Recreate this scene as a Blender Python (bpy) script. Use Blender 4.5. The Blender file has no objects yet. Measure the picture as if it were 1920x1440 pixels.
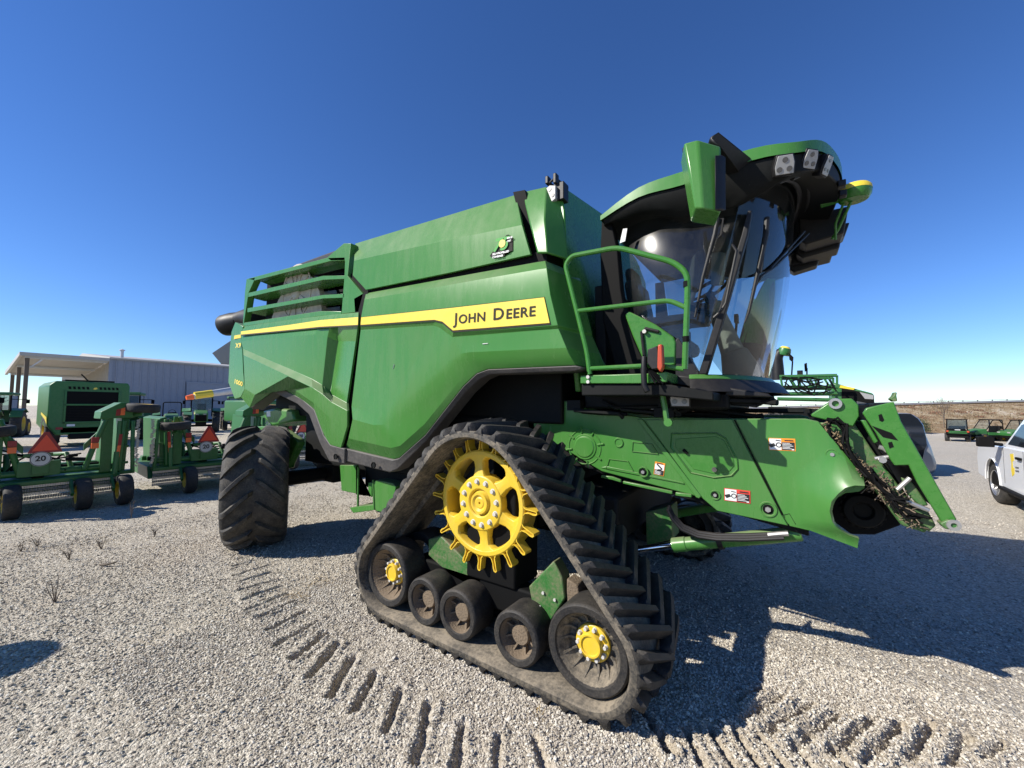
import bpy, bmesh, math, random
import numpy as np
from mathutils import Vector, Matrix, noise as mnoise

S = bpy.context.scene
COL = S.collection
PI = math.pi
rad = math.radians
random.seed(7)
rng = np.random.default_rng(11)

# ------------------------------------------------------------------ camera
cd = bpy.data.cameras.new('camera')
cd.sensor_width = 36.0
cd.lens = 747.0 / 1920 * 36
cd.clip_start = 0.05
cd.clip_end = 3000
cam = bpy.data.objects.new('camera', cd)
COL.objects.link(cam)
cam.matrix_world = Matrix(((0.823254,0.028026,0.566980,0.000000),(0.567659,-0.047634,-0.821885,-2.315000),(0.003973,0.998472,-0.055124,1.920000),(0,0,0,1)))
S.camera = cam

# ------------------------------------------------------------------ light
SUN_T = Vector((0.85, 1.0, -1.0)).normalized()          # the way the sunlight travels
sun_el = math.asin(-SUN_T.z)
sun_az = math.atan2(-SUN_T.x, -SUN_T.y)                   # from +Y towards +X
W = bpy.data.worlds.new('World')
S.world = W
W.use_nodes = True
wn = W.node_tree
wn.nodes.clear()
wo = wn.nodes.new('ShaderNodeOutputWorld')
wb = wn.nodes.new('ShaderNodeBackground')
sk = wn.nodes.new('ShaderNodeTexSky')
sk.sky_type = 'NISHITA'
sk.sun_disc = False
sk.sun_elevation = sun_el
sk.sun_rotation = sun_az
sk.altitude = 1500
sk.air_density = 1.0
sk.dust_density = 0.0
sk.ozone_density = 6.0
wb.inputs['Strength'].default_value = 0.112
hs_ = wn.nodes.new('ShaderNodeHueSaturation')
hs_.inputs['Saturation'].default_value = 1.14
hs_.inputs['Hue'].default_value = 0.509
wn.links.new(sk.outputs[0], hs_.inputs['Color'])
wn.links.new(hs_.outputs[0], wb.inputs[0])
wn.links.new(wb.outputs[0], wo.inputs[0])
sl = bpy.data.lights.new('sun', 'SUN')
sl.energy = 5.0
sl.angle = rad(0.53)
sl.color = (1.0, 0.945, 0.85)
so = bpy.data.objects.new('sun', sl)
COL.objects.link(so)
so.rotation_euler = SUN_T.to_track_quat('-Z', 'Y').to_euler()
so.location = (-20, -40, 45)
S.view_settings.view_transform = 'Standard'
S.view_settings.look = 'None'
S.view_settings.exposure = 0.55
S.view_settings.gamma = 1.0
S.view_settings.use_curve_mapping = False
S.render.engine = 'CYCLES'
S.cycles.max_bounces = 8
S.cycles.transparent_max_bounces = 12
S.cycles.use_denoising = True

# ------------------------------------------------------------------ helpers
class NT:
    def __init__(s, mat):
        s.t = mat.node_tree
    def n(s, ty, **kw):
        nd = s.t.nodes.new('ShaderNode' + ty)
        for k, v in kw.items():
            if k in nd.inputs:
                nd.inputs[k].default_value = v
            else:
                setattr(nd, k, v)
        return nd
    def l(s, a, b):
        s.t.links.new(a, b)

def c4(c):
    return (c[0], c[1], c[2], 1.0)

def base_mat(name, color=(0.5, 0.5, 0.5), rough=0.5, metal=0.0, spec=0.5, coat=0.0):
    m = bpy.data.materials.new(name)
    m.use_nodes = True
    b = m.node_tree.nodes['Principled BSDF']
    b.inputs['Base Color'].default_value = c4(color)
    b.inputs['Roughness'].default_value = rough
    b.inputs['Metallic'].default_value = metal
    b.inputs['Specular IOR Level'].default_value = spec
    b.inputs['Coat Weight'].default_value = coat
    b.inputs['Coat Roughness'].default_value = 0.08
    return m, b

def worn(name, color, rough=0.4, dirt=(0.22, 0.18, 0.13), amount=0.25, scale=3.0, up=0.3,
         metal=0.0, bump=0.0, bscale=60.0, coat=0.0, var=0.12, spec=0.5, streak=False):
    """paint, rubber or metal under a patchy film of dust and dirt"""
    m, b = base_mat(name, color, rough, metal, spec, coat)
    t = NT(m)
    geo = t.n('NewGeometry')
    n1 = t.n('TexNoise', Scale=scale, Detail=6.0, Roughness=0.65)
    n2 = t.n('TexNoise', Scale=scale * 9, Detail=4.0, Roughness=0.7)
    t.l(geo.outputs['Position'], n1.inputs['Vector'])
    t.l(geo.outputs['Position'], n2.inputs['Vector'])
    if streak:                                   # rain runs draw the dust out downwards
        mp = t.n('VectorMath', operation='MULTIPLY'); mp.inputs[1].default_value = (1.0, 1.0, 0.16)
        t.l(geo.outputs['Position'], mp.inputs[0]); t.l(mp.outputs[0], n2.inputs['Vector'])
    mul = t.n('Math', operation='MULTIPLY')
    t.l(n1.outputs['Fac'], mul.inputs[0]); t.l(n2.outputs['Fac'], mul.inputs[1])
    mr = t.n('MapRange'); mr.inputs['From Min'].default_value = 0.17; mr.inputs['From Max'].default_value = 0.42
    mr.inputs['To Min'].default_value = 0.0; mr.inputs['To Max'].default_value = amount
    t.l(mul.outputs[0], mr.inputs['Value'])
    sx = t.n('SeparateXYZ'); t.l(geo.outputs['Normal'], sx.inputs[0])
    um = t.n('MapRange'); um.inputs['From Min'].default_value = 0.25; um.inputs['From Max'].default_value = 0.95
    um.inputs['To Max'].default_value = up
    t.l(sx.outputs['Z'], um.inputs['Value'])
    um2 = t.n('Math', operation='MULTIPLY'); t.l(um.outputs[0], um2.inputs[0]); t.l(n1.outputs['Fac'], um2.inputs[1])
    ad = t.n('Math', operation='ADD', use_clamp=True); t.l(mr.outputs[0], ad.inputs[0]); t.l(um2.outputs[0], ad.inputs[1])
    hv = t.n('MixRGB', blend_type='MULTIPLY', Fac=var * 2)
    hv.inputs['Color1'].default_value = c4(color)
    t.l(n2.outputs['Fac'], hv.inputs['Color2'])
    mx = t.n('MixRGB'); mx.inputs['Color2'].default_value = c4(dirt)
    t.l(hv.outputs[0], mx.inputs['Color1']); t.l(ad.outputs[0], mx.inputs['Fac'])
    t.l(mx.outputs[0], b.inputs['Base Color'])
    rm = t.n('MapRange'); rm.inputs['To Min'].default_value = rough; rm.inputs['To Max'].default_value = min(0.95, rough + 0.45)
    t.l(ad.outputs[0], rm.inputs['Value']); t.l(rm.outputs[0], b.inputs['Roughness'])
    if bump > 0:
        n3 = t.n('TexNoise', Scale=bscale, Detail=3.0); t.l(geo.outputs['Position'], n3.inputs['Vector'])
        bp = t.n('Bump', Strength=bump, Distance=0.01); t.l(n3.outputs['Fac'], bp.inputs['Height'])
        t.l(bp.outputs[0], b.inputs['Normal'])
    return m

def glass(name, tint, refl=1.0, haze=0.0):
    m = bpy.data.materials.new(name)
    m.use_nodes = True
    t = NT(m)
    m.node_tree.nodes.clear()
    o = t.n('OutputMaterial'); mix = t.n('MixShader'); fr = t.n('Fresnel', IOR=1.45)
    tr = t.n('BsdfTransparent'); tr.inputs[0].default_value = c4(tint)
    gl = t.n('BsdfGlossy', Roughness=0.03)
    gl.inputs[0].default_value = (refl, refl, refl, 1)
    t.l(fr.outputs[0], mix.inputs[0]); t.l(tr.outputs[0], mix.inputs[1]); t.l(gl.outputs[0], mix.inputs[2])
    df = t.n('BsdfDiffuse'); df.inputs[0].default_value = (0.42, 0.42, 0.40, 1)
    nz = t.n('TexNoise', Scale=7.0, Detail=7.0, Roughness=0.75)
    geo = t.n('NewGeometry'); t.l(geo.outputs['Position'], nz.inputs['Vector'])
    mr = t.n('MapRange'); mr.inputs['From Min'].default_value = 0.4; mr.inputs['From Max'].default_value = 0.8
    mr.inputs['To Min'].default_value = 0.006; mr.inputs['To Max'].default_value = 0.055
    t.l(nz.outputs['Fac'], mr.inputs['Value'])
    mix2 = t.n('MixShader'); t.l(mr.outputs[0], mix2.inputs[0]); t.l(mix.outputs[0], mix2.inputs[1]); t.l(df.outputs[0], mix2.inputs[2])
    if haze > 0:
        g2 = t.n('BsdfGlossy', Roughness=0.22); g2.inputs[0].default_value = (1, 1, 1, 1)
        mix3 = t.n('MixShader', Fac=haze); t.l(mix2.outputs[0], mix3.inputs[1]); t.l(g2.outputs[0], mix3.inputs[2]); t.l(mix3.outputs[0], o.inputs[0])
    else:
        t.l(mix2.outputs[0], o.inputs[0])
    return m

class MB:
    """collects shapes for ONE mesh object"""
    def __init__(s):
        s.v = []; s.f = []; s.m = []
    def add(s, vs, fs, mi=0):
        k = len(s.v)
        s.v += [tuple(v) for v in vs]
        for f in fs:
            s.f.append(tuple(i + k for i in f)); s.m.append(mi)
        return s
    def box(s, c, d, R=None, mi=0):
        x, y, z = d[0] / 2, d[1] / 2, d[2] / 2
        vs = [Vector(p) for p in ((-x, -y, -z), (x, -y, -z), (x, y, -z), (-x, y, -z), (-x, -y, z), (x, -y, z), (x, y, z), (-x, y, z))]
        if R is not None:
            vs = [R @ v for v in vs]
        c = Vector(c)
        return s.add([v + c for v in vs], [(3, 2, 1, 0), (4, 5, 6, 7), (0, 1, 5, 4), (1, 2, 6, 5), (2, 3, 7, 6), (3, 0, 4, 7)], mi)
    def span(s, a, b, mi=0):
        return s.box([(a[i] + b[i]) / 2 for i in range(3)], [abs(b[i] - a[i]) for i in range(3)], None, mi)
    def prism(s, pts, vec, mi=0):
        pts = [Vector(p) for p in pts]; vec = Vector(vec); n = len(pts)
        vs = pts + [p + vec for p in pts]
        fs = [tuple(range(n)), tuple(range(2 * n - 1, n - 1, -1))]
        fs += [((i + 1) % n, i, i + n, (i + 1) % n + n) for i in range(n)]
        return s.add(vs, fs, mi)
    def sheet(s, pts, faces, vec, mi=0):
        """a bent panel with thickness: the same faces again, moved by vec, and closed along the rim"""
        pts = [Vector(p) for p in pts]; vec = Vector(vec); n = len(pts)
        ed = {}
        for f in faces:
            for i in range(len(f)):
                a, b = f[i], f[(i + 1) % len(f)]
                ed[(a, b)] = 1
        fs = list(faces) + [tuple(i + n for i in reversed(f)) for f in faces]
        for (a, b) in ed:
            if (b, a) not in ed:
                fs.append((b, a, a + n, b + n))
        return s.add(pts + [p + vec for p in pts], fs, mi)
    def tube(s, path, r, n=10, closed=False, mi=0):
        P = [Vector(p) for p in path]; N = len(P)
        rr = r if isinstance(r, (list, tuple)) else [r] * N
        ref = None; vs = []
        for i, p in enumerate(P):
            if closed:
                t = (P[(i + 1) % N] - P[i - 1])
            else:
                t = P[min(i + 1, N - 1)] - P[max(i - 1, 0)]
            t.normalize()
            if ref is None:
                ref = Vector((0, 0, 1)) if abs(t.z) < 0.9 else Vector((1, 0, 0))
            u = (ref - t * ref.dot(t)); u.normalize(); w = t.cross(u); ref = u
            # mitre the joints a little so bends keep their width
            for k in range(n):
                a = 2 * PI * k / n
                vs.append(p + (u * math.cos(a) + w * math.sin(a)) * rr[i])
        fs = []
        M = N if closed else N - 1
        for i in range(M):
            j = (i + 1) % N
            for k in range(n):
                q = (k + 1) % n
                fs.append((i * n + k, i * n + q, j * n + q, j * n + k))
        if not closed:
            fs.append(tuple(reversed(range(n)))); fs.append(tuple((N - 1) * n + k for k in range(n)))
        return s.add(vs, fs, mi)
    def lathe(s, prof, o, ax, n=32, mi=0, a0=0.0, a1=2 * PI):
        """prof: (radius, distance along the axis)"""
        o = Vector(o); ax = Vector(ax).normalized()
        u = ax.orthogonal().normalized() if abs(ax.z) > 0.9 else (Vector((0, 0, 1)) - ax * ax.z).normalized()
        w = ax.cross(u)
        full = abs(a1 - a0 - 2 * PI) < 1e-6
        cols = n if full else n + 1
        vs = []
        for (r, h) in prof:
            for k in range(cols):
                a = a0 + (a1 - a0) * k / n
                vs.append(o + ax * h + (u * math.cos(a) + w * math.sin(a)) * r)
        fs = []
        for i in range(len(prof) - 1):
            for k in range(n):
                q = (k + 1) % cols
                if not full and k + 1 >= cols: continue
                fs.append((i * cols + k, i * cols + q, (i + 1) * cols + q, (i + 1) * cols + k))
        return s.add(vs, fs, mi)
    def disc(s, o, ax, r, h, n=20, mi=0):
        return s.lathe([(0.0005, 0), (r, 0), (r, h), (0.0005, h)], o, ax, n, mi)
    def build(s, name, mat, parent=None, bevel=0.0, angle=35, smooth=True, weld=False):
        o = wrap(mesh_of(s, name, mat, angle, smooth, weld, origin_of(parent)), name, parent)
        if bevel > 0:
            bv = o.modifiers.new('bevel', 'BEVEL'); bv.width = bevel; bv.segments = 2; bv.limit_method = 'ANGLE'; bv.angle_limit = rad(32)
            bv.harden_normals = False
        return o

def origin_of(parent):
    p = Vector((0, 0, 0))
    while parent is not None:
        p = p + parent.location
        parent = parent.parent
    return p

def mesh_of(s, name, mat, angle=35, smooth=True, weld=False, org=Vector((0, 0, 0))):
    me = bpy.data.meshes.new(name)
    me.from_pydata([(v[0] - org.x, v[1] - org.y, v[2] - org.z) for v in s.v], [], s.f)
    mats = mat if isinstance(mat, (list, tuple)) else [mat]
    for m in mats: me.materials.append(m)
    if len(mats) > 1: me.polygons.foreach_set('material_index', s.m)
    bm = bmesh.new(); bm.from_mesh(me)
    if weld: bmesh.ops.remove_doubles(bm, verts=bm.verts, dist=1e-4)
    bmesh.ops.recalc_face_normals(bm, faces=bm.faces)
    bm.to_mesh(me); bm.free()
    if smooth:
        me.polygons.foreach_set('use_smooth', [True] * len(me.polygons))
        me.set_sharp_from_angle(angle=rad(angle))
    me.update()
    return me

def wrap(me, name, parent=None, loc=None, mat=None):
    o = bpy.data.objects.new(name, me)
    COL.objects.link(o)
    if parent is not None: o.parent = parent
    if loc is not None: o.location = loc
    if mat is not None: o.matrix_basis = mat
    return o

def tag(o, label=None, cat=None, group=None, kind=None):
    if label: o['label'] = label
    if cat: o['category'] = cat
    if group: o['group'] = group
    if kind: o['kind'] = kind
    return o

def thing(name, label, cat, loc=(0, 0, 0), rz=0.0, group=None):
    o = bpy.data.objects.new(name, None)
    COL.objects.link(o)
    o.location = loc; o.rotation_euler = (0, 0, rz)
    return tag(o, label, cat, group)

def kids(o): return [c for c in bpy.data.objects if c.parent == o]

def copy_tree(o, parent=None):
    c = o.copy(); COL.objects.link(c); c.parent = parent
    for ch in o.children: copy_tree(ch, c)
    return c

def text_mb(txt, size, o, right, up, out, depth=0.0015, bold=0.0, align='LEFT', mb=None, space=1.0, mi=0):
    """flat lettering built as thin raised geometry"""
    cu = bpy.data.curves.new('lettering', 'FONT')
    cu.body = txt; cu.size = size; cu.align_x = align; cu.space_character = space
    cu.offset = bold; cu.resolution_u = 3
    ob = bpy.data.objects.new('lettering', cu); COL.objects.link(ob)
    dg = bpy.context.evaluated_depsgraph_get()
    me = bpy.data.meshes.new_from_object(ob.evaluated_get(dg))
    o, right, up, out = Vector(o), Vector(right), Vector(up), Vector(out)
    mb = mb or MB()
    vs = [o + right * v.co.x + up * v.co.y + out * depth for v in me.vertices]
    mb.add(vs, [tuple(p.vertices) for p in me.polygons], mi)
    w = max((v.co.x for v in me.vertices), default=0)
    bpy.data.objects.remove(ob); bpy.data.meshes.remove(me); bpy.data.curves.remove(cu)
    return mb, w

def sstep(a, b, x):
    t = np.clip((x - a) / (b - a), 0, 1)
    return t * t * (3 - 2 * t)

# ------------------------------------------------------------------ materials
GREEN = (0.056, 0.200, 0.038)
M = {}
M['green'] = worn('green paint', GREEN, 0.25, (0.22, 0.21, 0.14), 0.13, 1.2, 0.9, var=0.05, coat=0.0, bump=0.012, bscale=6, spec=0.35, streak=True)
M['green_clean'] = worn('clean green paint', (0.046, 0.195, 0.030), 0.26, (0.23, 0.22, 0.14), 0.10, 2.4, 0.3, coat=0.0, spec=0.35)
M['green_dirty'] = worn('muddy green paint', (0.028, 0.15, 0.026), 0.42, (0.20, 0.155, 0.10), 0.75, 4.5, 0.75, bump=0.15, bscale=90)
M['green_far'] = worn('machinery green paint', (0.022, 0.150, 0.030), 0.38, (0.18, 0.17, 0.12), 0.15, 1.5, 0.35)
M['yellow'] = worn('yellow paint', (0.78, 0.52, 0.028), 0.38, (0.42, 0.30, 0.10), 0.32, 7.0, 0.2, coat=0.1)
M['decal'] = worn('yellow decal', (0.82, 0.62, 0.045), 0.42, (0.5, 0.42, 0.2), 0.12, 2.0, 0.0)
M['rubber'] = worn('track rubber', (0.014, 0.014, 0.015), 0.58, (0.15, 0.128, 0.10), 0.30, 9.0, 0.16, bump=0.35, bscale=140, var=0.25, spec=0.4)
M['rubber_dusty'] = worn('dusty rubber', (0.040, 0.038, 0.034), 0.75, (0.24, 0.20, 0.145), 0.95, 4.0, 0.6, bump=0.3, bscale=110, var=0.25)
M['tyre'] = worn('tyre rubber', (0.016, 0.016, 0.016), 0.68, (0.18, 0.155, 0.12), 0.50, 7.0, 0.18, bump=0.3, bscale=120, var=0.25)
M['tyre_far'] = worn('black tyre', (0.018, 0.018, 0.018), 0.75, (0.13, 0.11, 0.09), 0.35, 5.0, 0.2)
M['plastic'] = worn('black plastic', (0.007, 0.007, 0.008), 0.48, (0.12, 0.105, 0.088), 0.08, 5.0, 0.28, bump=0.05, bscale=200, spec=0.35)
M['grey_plastic'] = worn('grey trim plastic', (0.055, 0.052, 0.050), 0.55, (0.16, 0.14, 0.12), 0.5, 4.0, 0.8, bump=0.1, bscale=160)
M['dark'] = worn('dark machinery', (0.004, 0.005, 0.005), 0.65, (0.06, 0.05, 0.04), 0.08, 6.0, 0.2, spec=0.2)
M['seam'] = base_mat('flat black', (0.005, 0.005, 0.005), 0.7, 0, 0.12)[0]  # for black parts, and for shade put into gaps as colour
M['steel'] = worn('zinc steel', (0.52, 0.51, 0.49), 0.35, (0.24, 0.19, 0.13), 0.35, 14.0, 0.1, metal=0.7)
M['chrome'] = base_mat('polished rod', (0.75, 0.75, 0.76), 0.12, 1.0)[0]
M['bolt'] = worn('painted bolt', (0.62, 0.61, 0.58), 0.4, (0.3, 0.25, 0.17), 0.4, 25.0, 0.0)
M['mud'] = worn('dry mud', (0.20, 0.150, 0.100), 0.9, (0.10, 0.075, 0.05), 0.6, 14.0, 0.0, bump=0.8, bscale=70)
M['chaff'] = worn('dry chaff', (0.30, 0.225, 0.125), 0.9, (0.12, 0.08, 0.05), 0.7, 30.0, 0.0, bump=0.8, bscale=90)
M['screen'] = worn('weathered screen', (0.62, 0.57, 0.50), 0.7, (0.20, 0.17, 0.14), 0.7, 9.0, 0.1, bump=0.3, bscale=50)
M['white'] = worn('white label', (0.80, 0.80, 0.78), 0.5, (0.45, 0.40, 0.33), 0.12, 8.0, 0.0)
M['orange'] = base_mat('orange label', (0.85, 0.27, 0.02), 0.45)[0]
M['red'] = base_mat('red label', (0.62, 0.05, 0.03), 0.45)[0]
M['ink'] = base_mat('black ink', (0.015, 0.015, 0.015), 0.5)[0]
M['deckal_ink'] = base_mat('charcoal lettering', (0.030, 0.028, 0.024), 0.75, 0, 0.2)[0]
M['paleyellow'] = base_mat('yellow lettering', (0.78, 0.60, 0.08), 0.45)[0]
M['glass'] = glass('cab glass', (0.78, 0.86, 0.86))
M['glass_side'] = glass('tinted cab glass', (0.50, 0.58, 0.60), 1.0, 0.02)
M['lens'] = base_mat('lamp lens', (0.30, 0.30, 0.295), 0.35, 0.0)[0]
M['label_green'] = base_mat('light green print', (0.09, 0.33, 0.08), 0.6, 0, 0.2)[0]
M['lamp_dark'] = base_mat('lamp reflector', (0.12, 0.12, 0.12), 0.25, 0.5)[0]
M['amber'] = base_mat('amber red lens', (0.42, 0.06, 0.02), 0.3)[0]
M['cloth'] = worn('grey cab fabric', (0.085, 0.085, 0.075), 0.9, (0.2, 0.18, 0.14), 0.3, 8.0, 0.2)
M['tan'] = worn('tan cab plastic', (0.24, 0.23, 0.18), 0.6, (0.3, 0.26, 0.2), 0.3, 6.0, 0.2)
M['mirror'] = base_mat('mirror', (0.6, 0.62, 0.65), 0.03, 1.0)[0]
M['smv'] = base_mat('reflective red orange', (0.80, 0.075, 0.03), 0.4)[0]
M['smv_edge'] = base_mat('dark red border', (0.28, 0.02, 0.02), 0.4)[0]
M['reflect_orange'] = base_mat('orange reflector', (0.85, 0.16, 0.04), 0.4)[0]
M['carwhite'] = worn('white car paint', (0.78, 0.79, 0.80), 0.25, (0.5, 0.46, 0.4), 0.06, 1.0, 0.0, coat=0.6, var=0.02)
M['silver'] = worn('silver car paint', (0.30, 0.32, 0.35), 0.28, (0.3, 0.27, 0.22), 0.08, 1.0, 0.0, metal=0.5, coat=0.6, var=0.02)
M['carglass'] = base_mat('dark car glass', (0.012, 0.015, 0.02), 0.06, 0.0, 0.8)[0]
M['alloy'] = base_mat('alloy wheel', (0.5, 0.5, 0.5), 0.3, 0.8)[0]

# ------------------------------------------------------------------ ground
# prints of the track grousers and of the tyre in the loose gravel: (ends of the groove, depth, half width)
GROOVES = [
 ([(-5.681,-0.096,0.000),(-5.644,0.193,0.000)], .018, .020), ([(-5.469,-0.187,0.000),(-5.444,0.157,-0.000)], .022, .022),
 ([(-5.176,-0.292,-0.000),(-5.162,0.068,0.000)], .028, .024), ([(-4.952,-0.351,0.000),(-4.936,0.001,0.000)], .030, .024),
 ([(-4.710,-0.424,0.000),(-4.717,-0.054,-0.000)], .034, .026), ([(-4.471,-0.479,0.000),(-4.468,-0.105,0.000)], .036, .026),
 ([(-4.223,-0.533,0.000),(-4.257,-0.164,0.000)], .040, .028), ([(-3.981,-0.570,0.000),(-4.028,-0.195,0.000)], .042, .028),
 ([(-3.709,-0.609,0.000),(-3.750,-0.249,0.000)], .044, .030), ([(-3.428,-0.654,0.000),(-3.498,-0.297,0.000)], .046, .032),
 ([(-3.143,-0.671,0.000),(-3.248,-0.345,0.000)], .048, .032), ([(-2.849,-0.699,0.000),(-3.035,-0.379,0.000)], .050, .034),
 ([(-2.529,-0.730,0.000),(-2.784,-0.403,0.000)], .050, .034), ([(-2.282,-0.715,0.000),(-2.502,-0.401,0.000)], .046, .030),
 ([(-2.000,-0.708,0.000),(-2.205,-0.444,0.000)], .042, .028), ([(-1.707,-0.733,0.000),(-1.948,-0.417,0.000)], .044, .028),
 ([(-1.480,-0.671,-0.000),(-1.676,-0.406,-0.000)], .040, .028), ([(-1.308,-0.552,0.000),(-1.436,-0.362,0.000)], .032, .026),
 ([(-1.079,-0.392,-0.000),(-1.272,-0.238,-0.000)], .024, .024),
 # chevrons in front of the track
 ([(-0.865,0.350,0.000),(-0.590,0.097,-0.000)], .050, .024), ([(-0.674,0.225,0.000),(-0.570,0.086,0.000)], .042, .022),
 ([(-0.554,0.309,0.000),(-0.427,0.130,0.000)], .046, .022), ([(-0.437,0.414,0.000),(-0.283,0.200,0.000)], .046, .022),
 ([(-0.328,0.495,0.000),(-0.165,0.259,0.000)], .044, .022), ([(-0.198,0.528,0.000),(-0.049,0.340,-0.000)], .040, .022),
 ([(-0.029,0.574,-0.000),(0.076,0.427,0.000)], .034, .022), ([(0.154,0.649,0.000),(0.232,0.521,0.000)], .028, .022),
 ([(-0.317,0.755,-0.000),(-0.209,0.974,0.000)], .034, .022), ([(-0.269,0.605,-0.000),(-0.071,0.961,0.000)], .036, .022),
 ([(-0.147,0.564,0.000),(0.081,0.977,-0.000)], .036, .022), ([(-0.019,0.529,0.000),(0.220,0.988,0.000)], .034, .022),
 ([(0.151,0.605,0.000),(0.388,1.053,0.000)], .032, .022), ([(0.307,0.650,-0.000),(0.529,1.102,0.000)], .030, .022),
 ([(0.498,0.806,0.000),(0.674,1.213,0.000)], .028, .022), ([(0.677,0.899,0.000),(0.818,1.209,0.000)], .026, .022),
 ([(0.842,1.038,0.000),(0.966,1.267,0.000)], .024, .022),
]
RIDGES = [
 ([(-0.288,0.697,0.000),(-0.142,0.971,-0.000)], .020, .035), ([(-0.227,0.560,0.000),(-0.014,0.955,0.000)], .024, .035),
 ([(-0.089,0.541,0.000),(0.138,0.984,0.000)], .024, .035), ([(0.063,0.553,-0.000),(0.300,1.023,-0.000)], .022, .035),
 ([(0.231,0.612,0.000),(0.454,1.080,0.000)], .022, .035), ([(0.403,0.716,0.000),(0.600,1.161,0.000)], .020, .035),
 ([(0.586,0.844,0.000),(0.751,1.219,0.000)], .018, .035),
]
SEG = [(np.array(a[0][:2]), np.array(a[1][:2]), -max(d, .034), w) for a, d, w in GROOVES] + [(np.array(a[0][:2]), np.array(a[1][:2]), d, w) for a, d, w in RIDGES]

def vnoise(x, y, s, seed=0):
    """cheap value noise for the height of the ground"""
    x = x * s; y = y * s
    xi = np.floor(x).astype(np.int64); yi = np.floor(y).astype(np.int64)
    fx = x - xi; fy = y - yi
    fx = fx * fx * (3 - 2 * fx); fy = fy * fy * (3 - 2 * fy)
    def h(a, b):
        n = (a * 374761393 + b * 668265263 + seed * 974711) & 0x7fffffff
        n = ((n ^ (n >> 13)) * 1274126177) & 0x7fffffff
        return ((n ^ (n >> 16)) & 0xffff) / 65535.0
    return (h(xi, yi) * (1 - fx) + h(xi + 1, yi) * fx) * (1 - fy) + (h(xi, yi + 1) * (1 - fx) + h(xi + 1, yi + 1) * fx) * fy

def ground_z(x, y, fine=True):
    sc_ = np.ndim(x) == 0
    x = np.atleast_1d(np.asarray(x, float)); y = np.atleast_1d(np.asarray(y, float))
    z = -1.05 * sstep(12, 52, y) * sstep(-20, 3, x)
    far = np.hypot(x, y + 2.3)
    z = z + (vnoise(x, y, 0.35, 3) - 0.5) * 0.05 * sstep(3.0, 9.0, far)
    z = z + (vnoise(x, y, 1.7, 1) - 0.5) * 0.018
    if fine:
        z = z + (vnoise(x, y, 9.0, 2) - 0.5) * 0.012 + (vnoise(x, y, 27.0, 4) - 0.5) * 0.008
        for p0, p1, d, w in SEG:
            cx, cy = (p0 + p1) / 2; L = np.hypot(*(p1 - p0)) / 2 + 0.25
            k = np.nonzero((np.abs(x - cx) < L) & (np.abs(y - cy) < L))
            if len(k[0]) == 0: continue
            xx = x[k] + (vnoise(x[k], y[k], 13, 8) - .5) * .028; yy = y[k] + (vnoise(x[k], y[k], 13, 9) - .5) * .028
            e = p1 - p0; t = np.clip(((xx - p0[0]) * e[0] + (yy - p0[1]) * e[1]) / (e @ e), 0, 1)
            dd = np.hypot(xx - p0[0] - t * e[0], yy - p0[1] - t * e[1])
            w = w * 0.78
            g = 1 - sstep(0.70 * w, 1.30 * w, dd)
            zz = (.85 + .4 * vnoise(x[k], y[k], 7, 15)) * d * g
            if d < 0: zz = zz + (-d) * 0.32 * np.exp(-((dd - 2.4 * w) / (0.9 * w)) ** 2) * (.5 + vnoise(x[k], y[k], 6, 12))
            z[k] = z[k] + zz
    return z[0] if sc_ else z

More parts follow.
